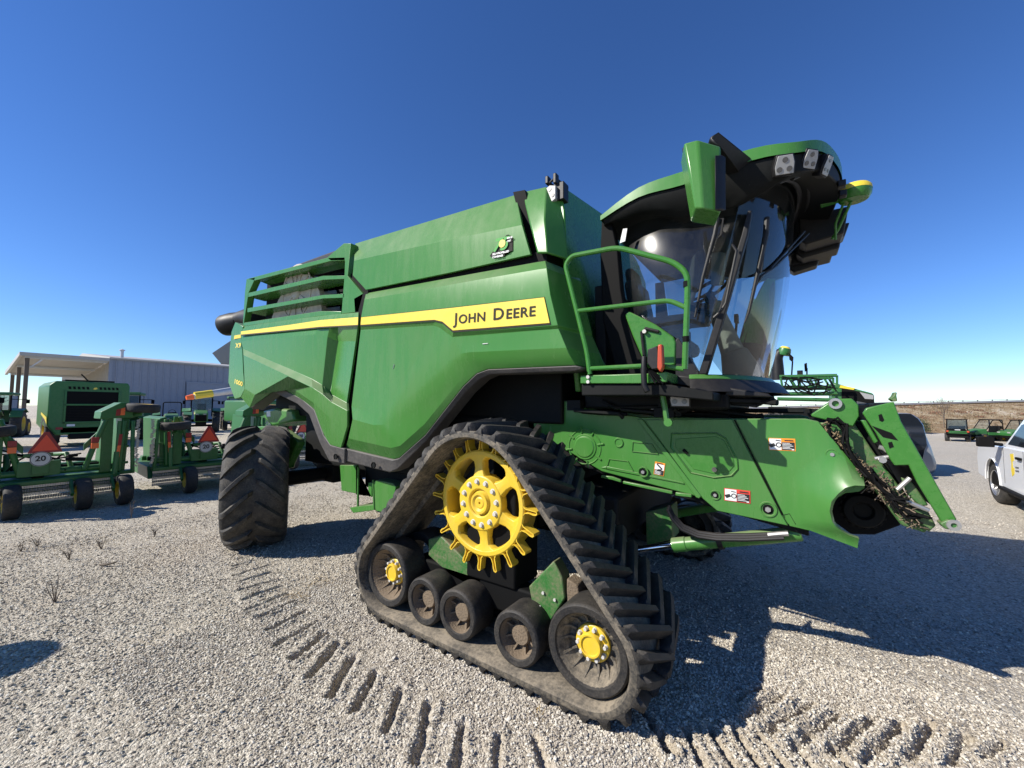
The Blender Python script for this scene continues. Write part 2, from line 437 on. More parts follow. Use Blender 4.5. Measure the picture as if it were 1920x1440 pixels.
def gravel_mat():
    m, b = base_mat('gravel', (0.4, 0.38, 0.35), 0.9, 0, 0.25)
    t = NT(m)
    geo = t.n('NewGeometry')
    # stones: two sizes of cells
    v1 = t.n('TexVoronoi', Scale=78.0); v2 = t.n('TexVoronoi', Scale=40.0)
    for v in (v1, v2): t.l(geo.outputs['Position'], v.inputs['Vector'])
    cr = t.n('ValToRGB')
    cr.color_ramp.elements[0].position = 0.0; cr.color_ramp.elements[0].color = (0.16, 0.14, 0.11, 1)
    cr.color_ramp.elements[1].position = 1.0; cr.color_ramp.elements[1].color = (0.64, 0.595, 0.505, 1)
    e = cr.color_ramp.elements.new(0.35); e.color = (0.33, 0.293, 0.237, 1)
    e = cr.color_ramp.elements.new(0.7); e.color = (0.45, 0.412, 0.343, 1)
    sp = t.n('SeparateColor'); t.l(v1.outputs['Color'], sp.inputs[0])
    sp2 = t.n('SeparateColor'); t.l(v2.outputs['Color'], sp2.inputs[0])
    av = t.n('Mix'); av.inputs[0].default_value = 0.35
    t.l(sp.outputs[0], av.inputs[2]); t.l(sp2.outputs[1], av.inputs[3])
    t.l(av.outputs[0], cr.inputs[0])
    # earth showing through, tracks of finer dirt, slow drift of tone
    n1 = t.n('TexNoise', Scale=0.55, Detail=7.0, Roughness=0.62); t.l(geo.outputs['Position'], n1.inputs['Vector'])
    n2 = t.n('TexNoise', Scale=0.07, Detail=4.0, Roughness=0.55); t.l(geo.outputs['Position'], n2.inputs['Vector'])
    mr = t.n('MapRange'); mr.inputs['From Min'].default_value = 0.50; mr.inputs['From Max'].default_value = 0.72
    mr.inputs['To Max'].default_value = 0.55
    t.l(n1.outputs['Fac'], mr.inputs['Value'])
    mx = t.n('MixRGB'); mx.inputs['Color2'].default_value = (0.36, 0.30, 0.22, 1)
    at = t.n('Attribute', attribute_name='dirt')
    mxd = t.n('Math', operation='MAXIMUM'); t.l(mr.outputs[0], mxd.inputs[0]); t.l(at.outputs['Fac'], mxd.inputs[1])
    t.l(cr.outputs[0], mx.inputs['Color1']); t.l(mxd.outputs[0], mx.inputs['Fac'])
    tone = t.n('MapRange'); tone.inputs['From Min'].default_value = 0.3; tone.inputs['From Max'].default_value = 0.7
    tone.inputs['To Min'].default_value = 1.06; tone.inputs['To Max'].default_value = 1.36
    t.l(n2.outputs['Fac'], tone.inputs['Value'])
    sc = t.n('VectorMath', operation='SCALE'); t.l(mx.outputs[0], sc.inputs[0]); t.l(tone.outputs[0], sc.inputs['Scale'])
    t.l(sc.outputs[0], b.inputs['Base Color'])
    h1 = t.n('Math', operation='SUBTRACT'); h1.inputs[0].default_value = 1.0; t.l(v1.outputs['Distance'], h1.inputs[1])
    h2 = t.n('Math', operation='SUBTRACT'); h2.inputs[0].default_value = 1.0; t.l(v2.outputs['Distance'], h2.inputs[1])
    hs = t.n('Math', operation='ADD'); t.l(h1.outputs[0], hs.inputs[0]); t.l(h2.outputs[0], hs.inputs[1])
    n3 = t.n('TexNoise', Scale=180.0, Detail=2.0); t.l(geo.outputs['Position'], n3.inputs['Vector'])
    hs2 = t.n('Math', operation='ADD'); t.l(hs.outputs[0], hs2.inputs[0]); t.l(n3.outputs['Fac'], hs2.inputs[1])
    bp = t.n('Bump', Strength=0.85, Distance=0.013); t.l(hs2.outputs[0], bp.inputs['Height'])
    t.l(bp.outputs[0], b.inputs['Normal'])
    return m
M['gravel'] = gravel_mat()

def axis_line(lo, hi, breaks):
    """coordinates that are dense near the camera and open out with distance"""
    xs = [lo]
    while xs[-1] < hi:
        for a, b, st in breaks:
            if a <= xs[-1] < b:
                xs.append(min(xs[-1] + st, b) if b - xs[-1] > 1.5 * st else b); break
    return np.array(xs)

gx = axis_line(-900, 900, [(-900, -100, 60), (-100, -30, 5), (-30, -12, 0.8), (-12, -7, 0.12), (-7, 2.6, 0.014), (2.6, 8, 0.15), (8, 30, 0.9), (30, 100, 5), (100, 901, 60)])
gy = axis_line(-600, 900, [(-600, -40, 60), (-40, -4, 2.5), (-4, -2.0, 0.15), (-2.0, 1.7, 0.014), (1.7, 4.5, 0.06), (4.5, 12, 0.3), (12, 40, 1.2), (40, 110, 5), (110, 901, 60)])
GX, GY = np.meshgrid(gx, gy, indexing='ij')
GZ = ground_z(GX, GY)
nx, ny = GX.shape
gv = np.stack([GX.ravel(), GY.ravel(), GZ.ravel()], -1)
ii, jj = np.meshgrid(np.arange(nx - 1), np.arange(ny - 1), indexing='ij')
k0 = (ii * ny + jj).ravel()
gf = np.stack([k0, k0 + ny, k0 + ny + 1, k0 + 1], -1)
gme = bpy.data.meshes.new('ground')
gme.vertices.add(len(gv)); gme.vertices.foreach_set('co', gv.ravel())
gme.loops.add(len(gf) * 4); gme.loops.foreach_set('vertex_index', gf.ravel().astype(np.int32))
gme.polygons.add(len(gf)); gme.polygons.foreach_set('loop_start', np.arange(0, len(gf) * 4, 4, dtype=np.int32))
gme.update(calc_edges=True); gme.validate()
gme.polygons.foreach_set('use_smooth', [True] * len(gme.polygons))
gd = np.zeros(GX.shape)
for p0, p1, d, w in SEG:
    k = np.nonzero((np.abs(GX - (p0 + p1)[0] / 2) < .9) & (np.abs(GY - (p0 + p1)[1] / 2) < .9))
    e = p1 - p0; t = np.clip(((GX[k] - p0[0]) * e[0] + (GY[k] - p0[1]) * e[1]) / (e @ e), 0, 1)
    dd = np.hypot(GX[k] - p0[0] - t * e[0], GY[k] - p0[1] - t * e[1])
    gd[k] = np.maximum(gd[k], (.12 + .42 * sstep(-2.2, -.6, GX[k])) * np.exp(-(dd / .16) ** 2))
gd *= np.clip(.35 + 1.3 * (vnoise(GX, GY, 5.0, 41) * .6 + vnoise(GX, GY, 17.0, 42) * .4), 0, 1)
ga = gme.attributes.new('dirt', 'FLOAT', 'POINT'); ga.data.foreach_set('value', gd.ravel().astype(np.float32))
gme.materials.append(M['gravel'])
tag(wrap(gme, 'ground'), kind='structure')

# ------------------------------------------------------------------ loose stones (nobody could count them)
def stone_mat():
    m, b = base_mat('limestone chips', (0.5, 0.48, 0.44), 0.85, 0, 0.3)
    t = NT(m)
    oi = t.n('ObjectInfo')
    cr = t.n('ValToRGB')
    cr.color_ramp.elements[0].position = 0.0; cr.color_ramp.elements[0].color = (0.19, 0.165, 0.135, 1)
    cr.color_ramp.elements[1].position = 1.0; cr.color_ramp.elements[1].color = (0.66, 0.615, 0.525, 1)
    for p, c in ((0.2, (0.32, 0.28, 0.23, 1)), (0.5, (0.46, 0.415, 0.345, 1)), (0.8, (0.57, 0.53, 0.45, 1))):
        e = cr.color_ramp.elements.new(p); e.color = c
    t.l(oi.outputs['Random'], cr.inputs[0])
    geo = t.n('NewGeometry')
    n = t.n('TexNoise', Scale=120.0, Detail=3.0); t.l(geo.outputs['Position'], n.inputs['Vector'])
    mm = t.n('MixRGB', blend_type='MULTIPLY', Fac=0.5); t.l(cr.outputs[0], mm.inputs['Color1']); t.l(n.outputs['Fac'], mm.inputs['Color2'])
    br = t.n('VectorMath', operation='SCALE'); br.inputs['Scale'].default_value = 1.33; t.l(mm.outputs[0], br.inputs[0])
    t.l(br.outputs[0], b.inputs['Base Color'])
    return m
M['stone'] = stone_mat()

def scatter(name, pts, sizes, label):
    """one 'stuff' object: a cloud of points that carries a chip on every point"""
    me = bpy.data.meshes.new(name)
    me.vertices.add(len(pts)); me.vertices.foreach_set('co', pts.ravel())
    a = me.attributes.new('size', 'FLOAT', 'POINT'); a.data.foreach_set('value', sizes)
    rr = rng.uniform(-PI, PI, (len(pts), 3)); rr[:, :2] *= 0.22
    a = me.attributes.new('turn', 'FLOAT_VECTOR', 'POINT'); a.data.foreach_set('vector', rr.ravel())
    o = wrap(me, name)
    ng = bpy.data.node_groups.new(name, 'GeometryNodeTree')
    ng.interface.new_socket('Geometry', in_out='INPUT', socket_type='NodeSocketGeometry')
    ng.interface.new_socket('Geometry', in_out='OUTPUT', socket_type='NodeSocketGeometry')
    N = ng.nodes.new; L = ng.links.new
    gi = N('NodeGroupInput'); go = N('NodeGroupOutput')
    ip = N('GeometryNodeInstanceOnPoints'); ip.inputs['Pick Instance'].default_value = True
    at = N('GeometryNodeInputNamedAttribute'); at.data_type = 'FLOAT'; at.inputs['Name'].default_value = 'size'
    ar = N('GeometryNodeInputNamedAttribute'); ar.data_type = 'FLOAT_VECTOR'; ar.inputs['Name'].default_value = 'turn'
    g2i = N('GeometryNodeGeometryToInstance')
    for k in range(5):
        ico = N('GeometryNodeMeshIcoSphere'); ico.inputs['Radius'].default_value = 1.0; ico.inputs['Subdivisions'].default_value = 1
        nz = N('ShaderNodeTexNoise'); nz.inputs['Scale'].default_value = 0.9 + 0.13 * k
        nz.noise_dimensions = '4D'; nz.inputs['W'].default_value = 3.7 * k
        sub = N('ShaderNodeVectorMath'); sub.operation = 'SUBTRACT'; sub.inputs[1].default_value = (0.5, 0.5, 0.5)
        scl = N('ShaderNodeVectorMath'); scl.operation = 'SCALE'; scl.inputs['Scale'].default_value = 2.2
        sp = N('GeometryNodeSetPosition')
        tf = N('GeometryNodeTransform'); tf.inputs['Scale'].default_value = ((1.15, 0.8, 0.62), (1.0, 0.9, 0.75), (1.3, 0.7, 0.5), (0.95, 0.85, 0.8), (1.1, 0.95, 0.55))[k]
        sm = N('GeometryNodeSetMaterial'); sm.inputs['Material'].default_value = M['stone']
        L(nz.outputs['Color'], sub.inputs[0]); L(sub.outputs[0], scl.inputs[0]); L(scl.outputs[0], sp.inputs['Offset'])
        L(ico.outputs['Mesh'], sp.inputs['Geometry']); L(sp.outputs[0], tf.inputs['Geometry']); L(tf.outputs[0], sm.inputs['Geometry'])
        L(sm.outputs[0], g2i.inputs[0])
    L(gi.outputs[0], ip.inputs['Points']); L(g2i.outputs[0], ip.inputs['Instance'])
    L(ar.outputs['Attribute'], ip.inputs['Rotation']); L(at.outputs['Attribute'], ip.inputs['Scale'])
    L(ip.outputs[0], go.inputs[0])
    md = o.modifiers.new('stones', 'NODES'); md.node_group = ng
    return tag(o, label, 'gravel', kind='stuff')

def stone_points(n, x0, x1, y0, y1, lo, hi):
    x = rng.uniform(x0, x1, n); y = rng.uniform(y0, y1, n)
    s = lo + (hi - lo) * rng.power(0.55, n)
    return x, y, s
XS, YS, SS = [], [], []
for n, x0, x1, y0, y1, lo, hi in ((150000, -4.2, 1.9, -1.5, 1.6, 0.0035, 0.0095), (110000, -8.5, 3.5, -2.4, 3.2, 0.0045, 0.0105),
                                  (45000, -14, 8, -4, 8, 0.008, 0.014), (700, -6, 2, -1.4, 1.6, 0.011, 0.018)):
    x, y, s = stone_points(n, x0, x1, y0, y1, lo, hi)
    XS.append(x); YS.append(y); SS.append(s)
XS = np.concatenate(XS); YS = np.concatenate(YS); SS = np.concatenate(SS)
bare = vnoise(XS, YS, 0.8, 21) * 0.6 + vnoise(XS, YS, 3.0, 22) * 0.4          # barer, dustier patches
near = np.zeros(len(XS))
for p0, p1, d, w in SEG:
    e = p1 - p0; t = np.clip(((XS - p0[0]) * e[0] + (YS - p0[1]) * e[1]) / (e @ e), 0, 1)
    near = np.maximum(near, (.10 if d < 0 else -.05) * np.exp(-(np.hypot(XS - p0[0] - t * e[0], YS - p0[1] - t * e[1]) / .06) ** 2))
bare = bare - near
keep = bare + rng.uniform(-0.25, 0.25, len(XS)) > 0.36
XS, YS, SS = XS[keep], YS[keep], SS[keep]
ZS = ground_z(XS, YS) + SS * 0.42
scatter('loose_gravel', np.stack([XS, YS, ZS], -1), SS, 'loose pale gravel chips lying over the yard around the track')

# ================================================================== far setting
# embankment with the road on top, beyond the yard
def emb_mat():
    m, b = base_mat('dry grass bank', (0.3, 0.24, 0.16), 0.95, 0, 0.1)
    t = NT(m); geo = t.n('NewGeometry')
    n1 = t.n('TexNoise', Scale=0.22, Detail=7.0, Roughness=0.7); t.l(geo.outputs['Position'], n1.inputs['Vector'])
    n2 = t.n('TexNoise', Scale=1.6, Detail=5.0, Roughness=0.7); t.l(geo.outputs['Position'], n2.inputs['Vector'])
    ad = t.n('Math', operation='ADD'); t.l(n1.outputs['Fac'], ad.inputs[0]); t.l(n2.outputs['Fac'], ad.inputs[1])
    cr = t.n('ValToRGB'); mr = t.n('MapRange'); mr.inputs['From Min'].default_value = .65; mr.inputs['From Max'].default_value = 1.35
    t.l(ad.outputs[0], mr.inputs['Value']); t.l(mr.outputs[0], cr.inputs[0])
    cr.color_ramp.elements[0].color = (0.17, 0.095, 0.055, 1); cr.color_ramp.elements[1].color = (0.60, 0.55, 0.48, 1)
    e = cr.color_ramp.elements.new(.40); e.color = (0.27, 0.19, 0.11, 1)
    e = cr.color_ramp.elements.new(.62); e.color = (0.38, 0.30, 0.19, 1)
    t.l(cr.outputs[0], b.inputs['Base Color'])
    bp = t.n('Bump', Strength=.8, Distance=.4); t.l(ad.outputs[0], bp.inputs['Height']); t.l(bp.outputs[0], b.inputs['Normal'])
    return m
M['bank'] = emb_mat()
B0, B1 = Vector((7.23, 58.82, 0)), Vector((22.44, 69.3, 0))
BD = (B1 - B0).normalized(); BN = Vector((-BD.y, BD.x, 0))
pts = []; NB_ = 90
for i in range(NB_ + 1):
    s = -55 + 150 * i / NB_
    zt = 1.55 + .030 * (s + 2) if s > -6 else 1.43 + .012 * (s + 6)
    o = B0 + BD * s
    for k, (d, h) in enumerate(((-.6, -.02), (.6, .03), (2.2, .16), (5, .34), (9, .58), (13, .80), (17, .97), (19.5, 1.0), (27, 1.0), (30, .9))):
        zb = float(ground_z(o.x, o.y, False))
        j = (float(vnoise(o.x + d * 3, o.y + d, .35, 31)) - .5) * .5 * (1 if 1 < k < 7 else 0)
        p = o + BN * (d + j)
        pts.append((p.x, p.y, zb - .05 + (zt - zb) * h + j * .5))
m_ = 10
fs = [(i * m_ + k, (i + 1) * m_ + k, (i + 1) * m_ + k + 1, i * m_ + k + 1) for i in range(NB_) for k in range(m_ - 1)]
tag(MB().add(pts, fs).build('embankment', M['bank'], None, 0, 60), kind='structure')
M['asphalt'] = worn('pale road surface', (0.42, 0.41, 0.39), .9, (0.3, .28, .25), .3, 1.0, 0)
pts = []
for i in range(NB_ + 1):
    s = -55 + 150 * i / NB_; zt = 1.55 + .030 * (s + 2) if s > -6 else 1.43 + .012 * (s + 6); o = B0 + BD * s
    for d in (19.0, 27.5):
        p = o + BN * d; pts.append((p.x, p.y, zt + .03))
tag(MB().add(pts, [(i * 2, i * 2 + 2, i * 2 + 3, i * 2 + 1) for i in range(NB_)]).build('road', M['asphalt']), kind='structure')
# steel guard rail along the road
M['galv'] = worn('galvanised rail', (0.62, 0.63, 0.64), .45, (.3, .28, .25), .2, 3, 0, metal=.4)
gr = thing('guard_rail', 'long galvanised steel guard rail along the road on top of the bank', 'guard rail', tuple(B0))
mb = MB(); path = []
for i in range(NB_ + 1):
    s = -55 + 150 * i / NB_; zt = 1.55 + .030 * (s + 2) if s > -6 else 1.43 + .012 * (s + 6); p = B0 + BD * s + BN * 18.6; path.append((p, zt))
sec = [(-.03, .06), (.03, .14), (-.01, .22), (.03, .30), (-.03, .38)]
vs = [tuple(p + BN * (a * -1.0)) [:2] + (zt + h - .02,) for p, zt in path for a, h in sec]
mb.sheet(vs, [(i * 5 + k, (i + 1) * 5 + k, (i + 1) * 5 + k + 1, i * 5 + k + 1) for i in range(NB_) for k in range(4)], tuple(BN * .02)); mb.tube([tuple(p.xy) + (zt + .52,) for p, zt in path], .045, 5); mb.build('rail_beam', M['galv'], gr)
post0 = None
for i in range(0, 46):
    s = -20 + 2.4 * i; zt = 1.55 + .030 * (s + 2) if s > -6 else 1.43 + .012 * (s + 6); p = B0 + BD * s + BN * 18.75
    if post0 is None:
        me = mesh_of(MB().box((0, 0, .30), (.10, .12, .44)), 'rail_post', M['dark'])
        post0 = me
    o = wrap(post0, 'rail_post', gr); o.location = (p.x - B0.x, p.y - B0.y, zt)

# ------------------------------------------------------------------ plants
M['bark'] = worn('grey bark', (0.14, 0.115, 0.09), .95, (.08, .06, .05), .3, 5, 0)
M['twig'] = worn('bare twigs', (0.16, 0.125, 0.10), .95, (.08, .06, .05), .3, 5, 0)
M['cedar'] = worn('dull evergreen leaves', (0.055, 0.060, 0.028), .8, (.10, .07, .03), .6, 1.5, 0)
M['bush'] = worn('green bush leaves', (0.040, 0.065, 0.022), .8, (.06, .05, .02), .4, 1.5, 0)
M['straw'] = worn('dead grass', (0.36, 0.25, 0.10), .95, (.2, .13, .05), .5, 5, 0)
def leafy(name, label, cat, loc, w, h, n, leaf, mat, seed, shape='cone', group=None):
    r = random.Random(seed)
    t = thing(name, label, cat, (0, 0, 0), 0, group)
    mb = MB(); mb.tube([(0, 0, -.1), (r.uniform(-.05, .05), 0, h * .5), (0, 0, h * .85)], [w * .07, w * .05, w * .015], 7)
    for k in range(9):
        a = r.uniform(0, 2 * PI); z = h * r.uniform(.12, .6); e = w * r.uniform(.25, .42)
        mb.tube([(0, 0, z), (math.cos(a) * e, math.sin(a) * e, z + h * .12)], [w * .025, w * .008], 5)
    mb.build('trunk', M['bark'], t)
    mb = MB()
    cl = []
    for k in range(26):
        z = r.random(); rr = w * .5 * ((1 - z) ** .7 if shape == 'cone' else math.sqrt(max(0.05, 1 - (2 * z - .9) ** 2)))
        a = r.uniform(0, 2 * PI); q = rr * r.uniform(.45, 1.0)
        cl.append((Vector((math.cos(a) * q, math.sin(a) * q, h * (.06 + .9 * z))), w * r.uniform(.10, .2)))
    for k in range(n):
        c, s = r.choice(cl)
        p = c + Vector((r.gauss(0, s), r.gauss(0, s), r.gauss(0, s * .9)))
        if p.z < .02: p.z = .02 + r.random() * .1
        d = Vector((r.uniform(-1, 1), r.uniform(-1, 1), r.uniform(-.6, 1))).normalized(); e = d.orthogonal().normalized()
        l = leaf * r.uniform(.6, 1.4)
        mb.add([p - e * l * .4, p + d * l, p + e * l * .4, p - d * l * .5], [(0, 1, 2, 3)])
    tag(mb.build('crown', mat, t, smooth=False), kind='stuff')
    t.location = loc
    return t
def bare_tree(name, label, cat, loc, h, seed, spread=.5, depth=5, group=None, r0=.04):
    r = random.Random(seed)
    t = thing(name, label, cat, (0, 0, 0), 0, group)
    trunk = MB(); tw = MB()
    def grow(p, d, l, rad_, k):
        q = p + d * l; q2 = p.lerp(q, .5) + Vector((r.gauss(0, .04), r.gauss(0, .04), 0)) * l
        (trunk if k < 2 else tw).tube([p, q2, q], [rad_, rad_ * .85, rad_ * .65], 6 if k < 2 else 4)
        if k >= depth: return
        for _ in range(r.choice((2, 3, 3)) if k > 0 else 4):
            dd = (d + Vector((r.gauss(0, spread), r.gauss(0, spread), r.uniform(-.05, .3)))).normalized()
            grow(p.lerp(q, r.uniform(.55, 1)), dd, l * r.uniform(.6, .85), rad_ * .58, k + 1)
    grow(Vector((0, 0, -.1)), Vector((r.uniform(-.08, .08), 0, 1)).normalized(), h * .30, h * r0, 0)
    trunk.build('trunk', M['bark'], t); tag(tw.build('crown', M['twig'], t), kind='stuff')
    t.location = loc
    return t
def on_bank(s, d):
    zt = 1.55 + .030 * (s + 2); o = B0 + BD * s; zb = float(ground_z(o.x, o.y, False))
    hh = np.interp(d, (.6, 2.2, 5, 9, 13, 17, 19.5), (.03, .16, .34, .58, .80, .97, 1.0)); p = o + BN * d
    return (p.x, p.y, zb - .1 + (zt - zb) * float(hh))
leafy('cedar_tree', 'small rust green cedar standing alone on the slope below the road', 'tree', on_bank(10.4, 13.5), 1.1, 1.75, 2600, .07, M['cedar'], 3, 'cone')
leafy('round_bush', 'low round green bush at the foot of the bank left of the utility vehicle', 'bush', on_bank(6.1, .0)[:2] + (-.80,), 1.9, 1.05, 2600, .08, M['bush'], 5, 'round')
bare_tree('bare_sapling', 'leafless sapling rising behind the rear facing utility vehicle', 'tree', on_bank(12.0, 2.5), 5.2, 12, .35, 5, r0=.010)
bare_tree('bare_sapling', 'thin leafless sapling far right on the bank near the pickup roof', 'tree', on_bank(20.5, 10), 3.2, 15, .3, 4, r0=.008)
r_ = random.Random(31)
mb = MB()
for k in range(5200):
    s = r_.uniform(-30, 45); d = r_.uniform(.2, 18)
    c = on_bank(s, d); g = r_.uniform(.12, .55)
    for _ in range(2):
        a = r_.uniform(0, 2 * PI); l = Vector((math.cos(a) * .25 * g, math.sin(a) * .25 * g, g * .7))
        p = Vector(c) + Vector((r_.gauss(0, .15), r_.gauss(0, .15), -.02)); e = l.orthogonal().normalized() * .05
        mb.add([p - e, p + e, p + l], [(0, 1, 2)])
tag(mb.build('dry_grass', M['straw'], None, smooth=False), 'dry brown grass tufts covering the bank below the road', 'grass', kind='stuff')

M['scrub'] = worn('russet scrub', (0.20, 0.09, 0.05), .95, (.12, .08, .05), .4, 3, 0)
mb = MB()
for k in range(70):
    s = r_.uniform(-20, 45); d = r_.uniform(6, 18); c0_ = Vector(on_bank(s, d)); w_ = r_.uniform(.25, .8)
    for _ in range(90):
        p = c0_ + Vector((r_.gauss(0, w_), r_.gauss(0, w_), abs(r_.gauss(0, w_ * .3)))); l = Vector((r_.uniform(-1, 1), r_.uniform(-1, 1), r_.uniform(0, 1))).normalized() * .16; e = l.orthogonal().normalized() * .05
        mb.add([p - e, p + e, p + l], [(0, 1, 2)])
tag(mb.build('scrub', M['scrub'], None, smooth=False), 'russet low scrub clumps dotted over the upper bank', 'scrub', kind='stuff')

# bare trees behind the shelter on the left
for k, (x, y, h, sd, lab) in enumerate(((-88, -1.5, 5.2, 21, 'leafless grey tree seen between the shelter posts'), (-93, 2.6, 4.8, 23, 'leafless tree behind the right of the shelter posts'),
                                   (-84, -6.5, 4.2, 25, 'leafless tree left of the open shelter at the photo edge'))):
    bare_tree('bare_tree', lab, 'tree', (x, y, 0), h, sd, .6, 6, 'bare trees behind the shelter')
bare_tree('bare_tree', 'small leafless tree in front of the metal building wall behind the cab tractor', 'tree', (-52.5, 14.3, 0), 4.2, 27, .55, 6, r0=.012)

# ------------------------------------------------------------------ metal building with open shelter
M['cladding'] = worn('shaded steel cladding', (0.27, 0.30, 0.365), .5, (.3, .3, .3), .12, .4, 0)  # yard-facing wall: its blue grey shade is put into the colour
M['cladding_sunlit'] = worn('sunlit steel cladding', (0.42, 0.38, 0.31), .5, (.35, .3, .25), .12, .4, 0)  # end wall: sunlit tan tone put into the colour
M['rooftin'] = worn('white tin roof', (0.46, 0.44, 0.40), .5, (.35, .3, .25), .15, .4, 0)
bx, by0, by1, bz = -55.5, 7.5, 36.0, 6.45
bd = thing('metal_building', 'long windowless metal building with ribbed walls tinted blue grey as in shade', 'building', (bx, 20, 0))
def ribbed(a, b, z0, z1, outv, pitch, name, mat, parent, zb0=None, zb1=None):
    """ribbed sheet wall from a to b, with raised ribs"""
    a, b, outv = Vector(a), Vector(b), Vector(outv); d = b - a; L = d.length; d.normalize(); prof = []
    x = 0.0
    while x < L:
        for dx, o in ((0, 0), (.62, 0), (.70, 1), (.80, 1), (.88, 0)):
            if x + dx * pitch <= L: prof.append((x + dx * pitch, o * .07))
        x += pitch
    prof.append((L, 0)); n = len(prof)
    def zz(t, e0, e1): return e0 + (e1 - e0) * t / L
    lo_ = [tuple((a + d * x + outv * o).xy) + (z0,) for x, o in prof]
    hi_ = [tuple((a + d * x + outv * o).xy) + (zz(x, z1, zb1 if zb1 is not None else z1),) for x, o in prof]
    return MB().sheet(lo_ + hi_, [(k, k + 1, k + 1 + n, k + n) for k in range(n - 1)], tuple(outv * -.06)).build(name, mat, parent, 0, 20)
ribbed((bx, by0, 0), (bx, by1, 0), 0, bz, (1, 0, 0), .62, 'front_wall', M['cladding'], bd)
ribbed((bx - 26, by0, 0), (bx - .1, by0, 0), 0, bz + .1, (0, -1, 0), .62, 'end_wall', M['cladding_sunlit'], bd)
mb = MB(); mb.span((bx - .08, by0 - .08, 0), (bx + .10, by0 + .18, bz)); mb.build('corner_trim', M['cladding'], bd)
mb = MB(); mb.prism([(bx + .25, by0 - .1, bz), (bx + .25, by0 - .1, bz + .16), (bx - 13, by0 - .1, bz + 1.5), (bx - 26, by0 - .1, bz + .16), (bx - 26, by0 - .1, bz)], (0, by1 - by0 + .2, 0)); mb.build('roof', M['rooftin'], bd)
mb = MB(); mb.span((bx + .10, 13.9, 0), (bx + .16, 17.4, 4.3)); mb.build('roller_door', M['cladding'], bd, .02)
mb = MB(); mb.span((bx + .10, 13.7, 0), (bx + .2, 13.9, 4.5)); mb.span((bx + .10, 13.9, 4.3), (bx + .2, 17.4, 4.5)); mb.build('door_frame', M['cladding'], bd)
mb = MB(); mb.tube([(bx - 2, 8.7, bz), (bx - 2, 8.7, bz + 1.25)], .14, 10); mb.lathe([(.0005, .12), (.24, .0), (.24, -.08)], (bx - 2, 8.7, bz + 1.2), (0, 0, 1), 12); mb.build('vent_pipe', M['galv'], bd)
sh = thing('open_shelter', 'open sided lean-to shelter with ribbed pale roof on steel posts', 'shelter', (bx - 12, 4.5, 0))
# ribbed roof that falls away from the yard: its underside shows
SD = 11.5; SLOPE = 1.15
def rz_(x): return 6.30 - SLOPE * (bx + .2 - x) / SD
prof = []; x = bx - SD
while x < bx + .2:
    for dx, o in ((0, 0), (.5, 0), (.6, .09), (.85, .09), (.95, 0)): prof.append((min(x + dx * .5, bx + .2), o))
    x += .5
n = len(prof)
vs = [(x, 1.95, rz_(x) + o) for x, o in prof] + [(x, by0 - .12, rz_(x) + o) for x, o in prof]
MB().sheet(vs, [(k, k + 1, k + 1 + n, k + n) for k in range(n - 1)], (0, 0, .05)).build('roof_sheet', M['rooftin'], sh, 0, 20)
MB().span((bx + .2, 1.75, 6.18), (bx + .32, by0 - .1, 6.50)).build('fascia', M['rooftin'], sh)
MB().prism([(bx + .2, 1.75, 6.18), (bx + .2, 1.75, 6.50), (bx - SD, 1.75, 6.50 - SLOPE), (bx - SD, 1.75, 6.10 - SLOPE)], (0, .18, 0)).build('fascia', M['rooftin'], sh)
for x in (bx - .3, bx - 5.8, bx - SD + .3):
    MB().span((x - .08, 2.1, rz_(x) - .22), (x + .08, by0 - .13, rz_(x) - .01)).build('rafter', M['galv'], sh)
    MB().span((x - .13, 2.12, -.05), (x + .13, 2.38, rz_(x) - .22)).build('post', M['bark'], sh)
MB().prism([(bx - .35, 2.4, 5.2), (bx - .35, 2.5, 5.2), (bx - .35, 3.2, 5.98), (bx - .35, 3.05, 5.98)], (.14, 0, 0)).build('brace', M['galv'], sh)

# ------------------------------------------------------------------ wheels for the other machines
def wheel(parent, c, r, w, ax, rim=None, lug=False, name='wheel', tyre=None, k=28):
    c = Vector(c); ax = Vector(ax).normalized()
    mb = MB()
    mb.lathe([(r * .58, -w * .46), (r * .66, -w * .5), (r * .86, -w * .5), (r * .96, -w * .42), (r, -w * .25), (r, w * .25), (r * .96, w * .42), (r * .86, w * .5), (r * .66, w * .5), (r * .58, w * .46)], c, ax, k)
    if lug:
        u = ax.orthogonal().normalized(); v = ax.cross(u)
        for q in range(16):
            for s_ in (-1, 1):
                a = 2 * PI * (q + (.5 if s_ > 0 else 0)) / 16
                for (y0, a0, y1, a1) in ((0, 0, .46, .16),):
                    p0 = c + ax * (w * .04 * s_) + (u * math.cos(a) + v * math.sin(a)) * r * 1.02
                    p1 = c + ax * (w * .48 * s_) + (u * math.cos(a + a1) + v * math.sin(a + a1)) * r * .98
                    mb.tube([p0, p1], r * .045, 5)
    o = mb.build(name, tyre or M['tyre_far'], parent, 0, 45)
    if rim is not None:
        m2 = MB()
        for s_ in (-1, 1):
            m2.lathe([(r * .60, w * .40), (r * .56, w * .46), (r * .50, w * .40), (r * .44, w * .22), (r * .18, w * .20), (r * .16, w * .30), (.0005, w * .30)], c, ax * s_, 24)
        m2.build('rim', rim, o, 0, 40)
    return o

# ================================================================== combine harvester
OUT = Vector((0, -1, 0))
MID = 1.95                                   # the machine's middle plane (y)
def mir(pts): return [(p[0], 2 * MID - p[1], p[2]) for p in pts]
comb = thing('combine_harvester', 'big green combine harvester on triangular rubber tracks with yellow drive wheel', 'combine harvester', (-3.0, MID, 0))

def both(fn):
    """a right-hand part and its twin on the far side"""
    fn(lambda p: list(p)); fn(mir)

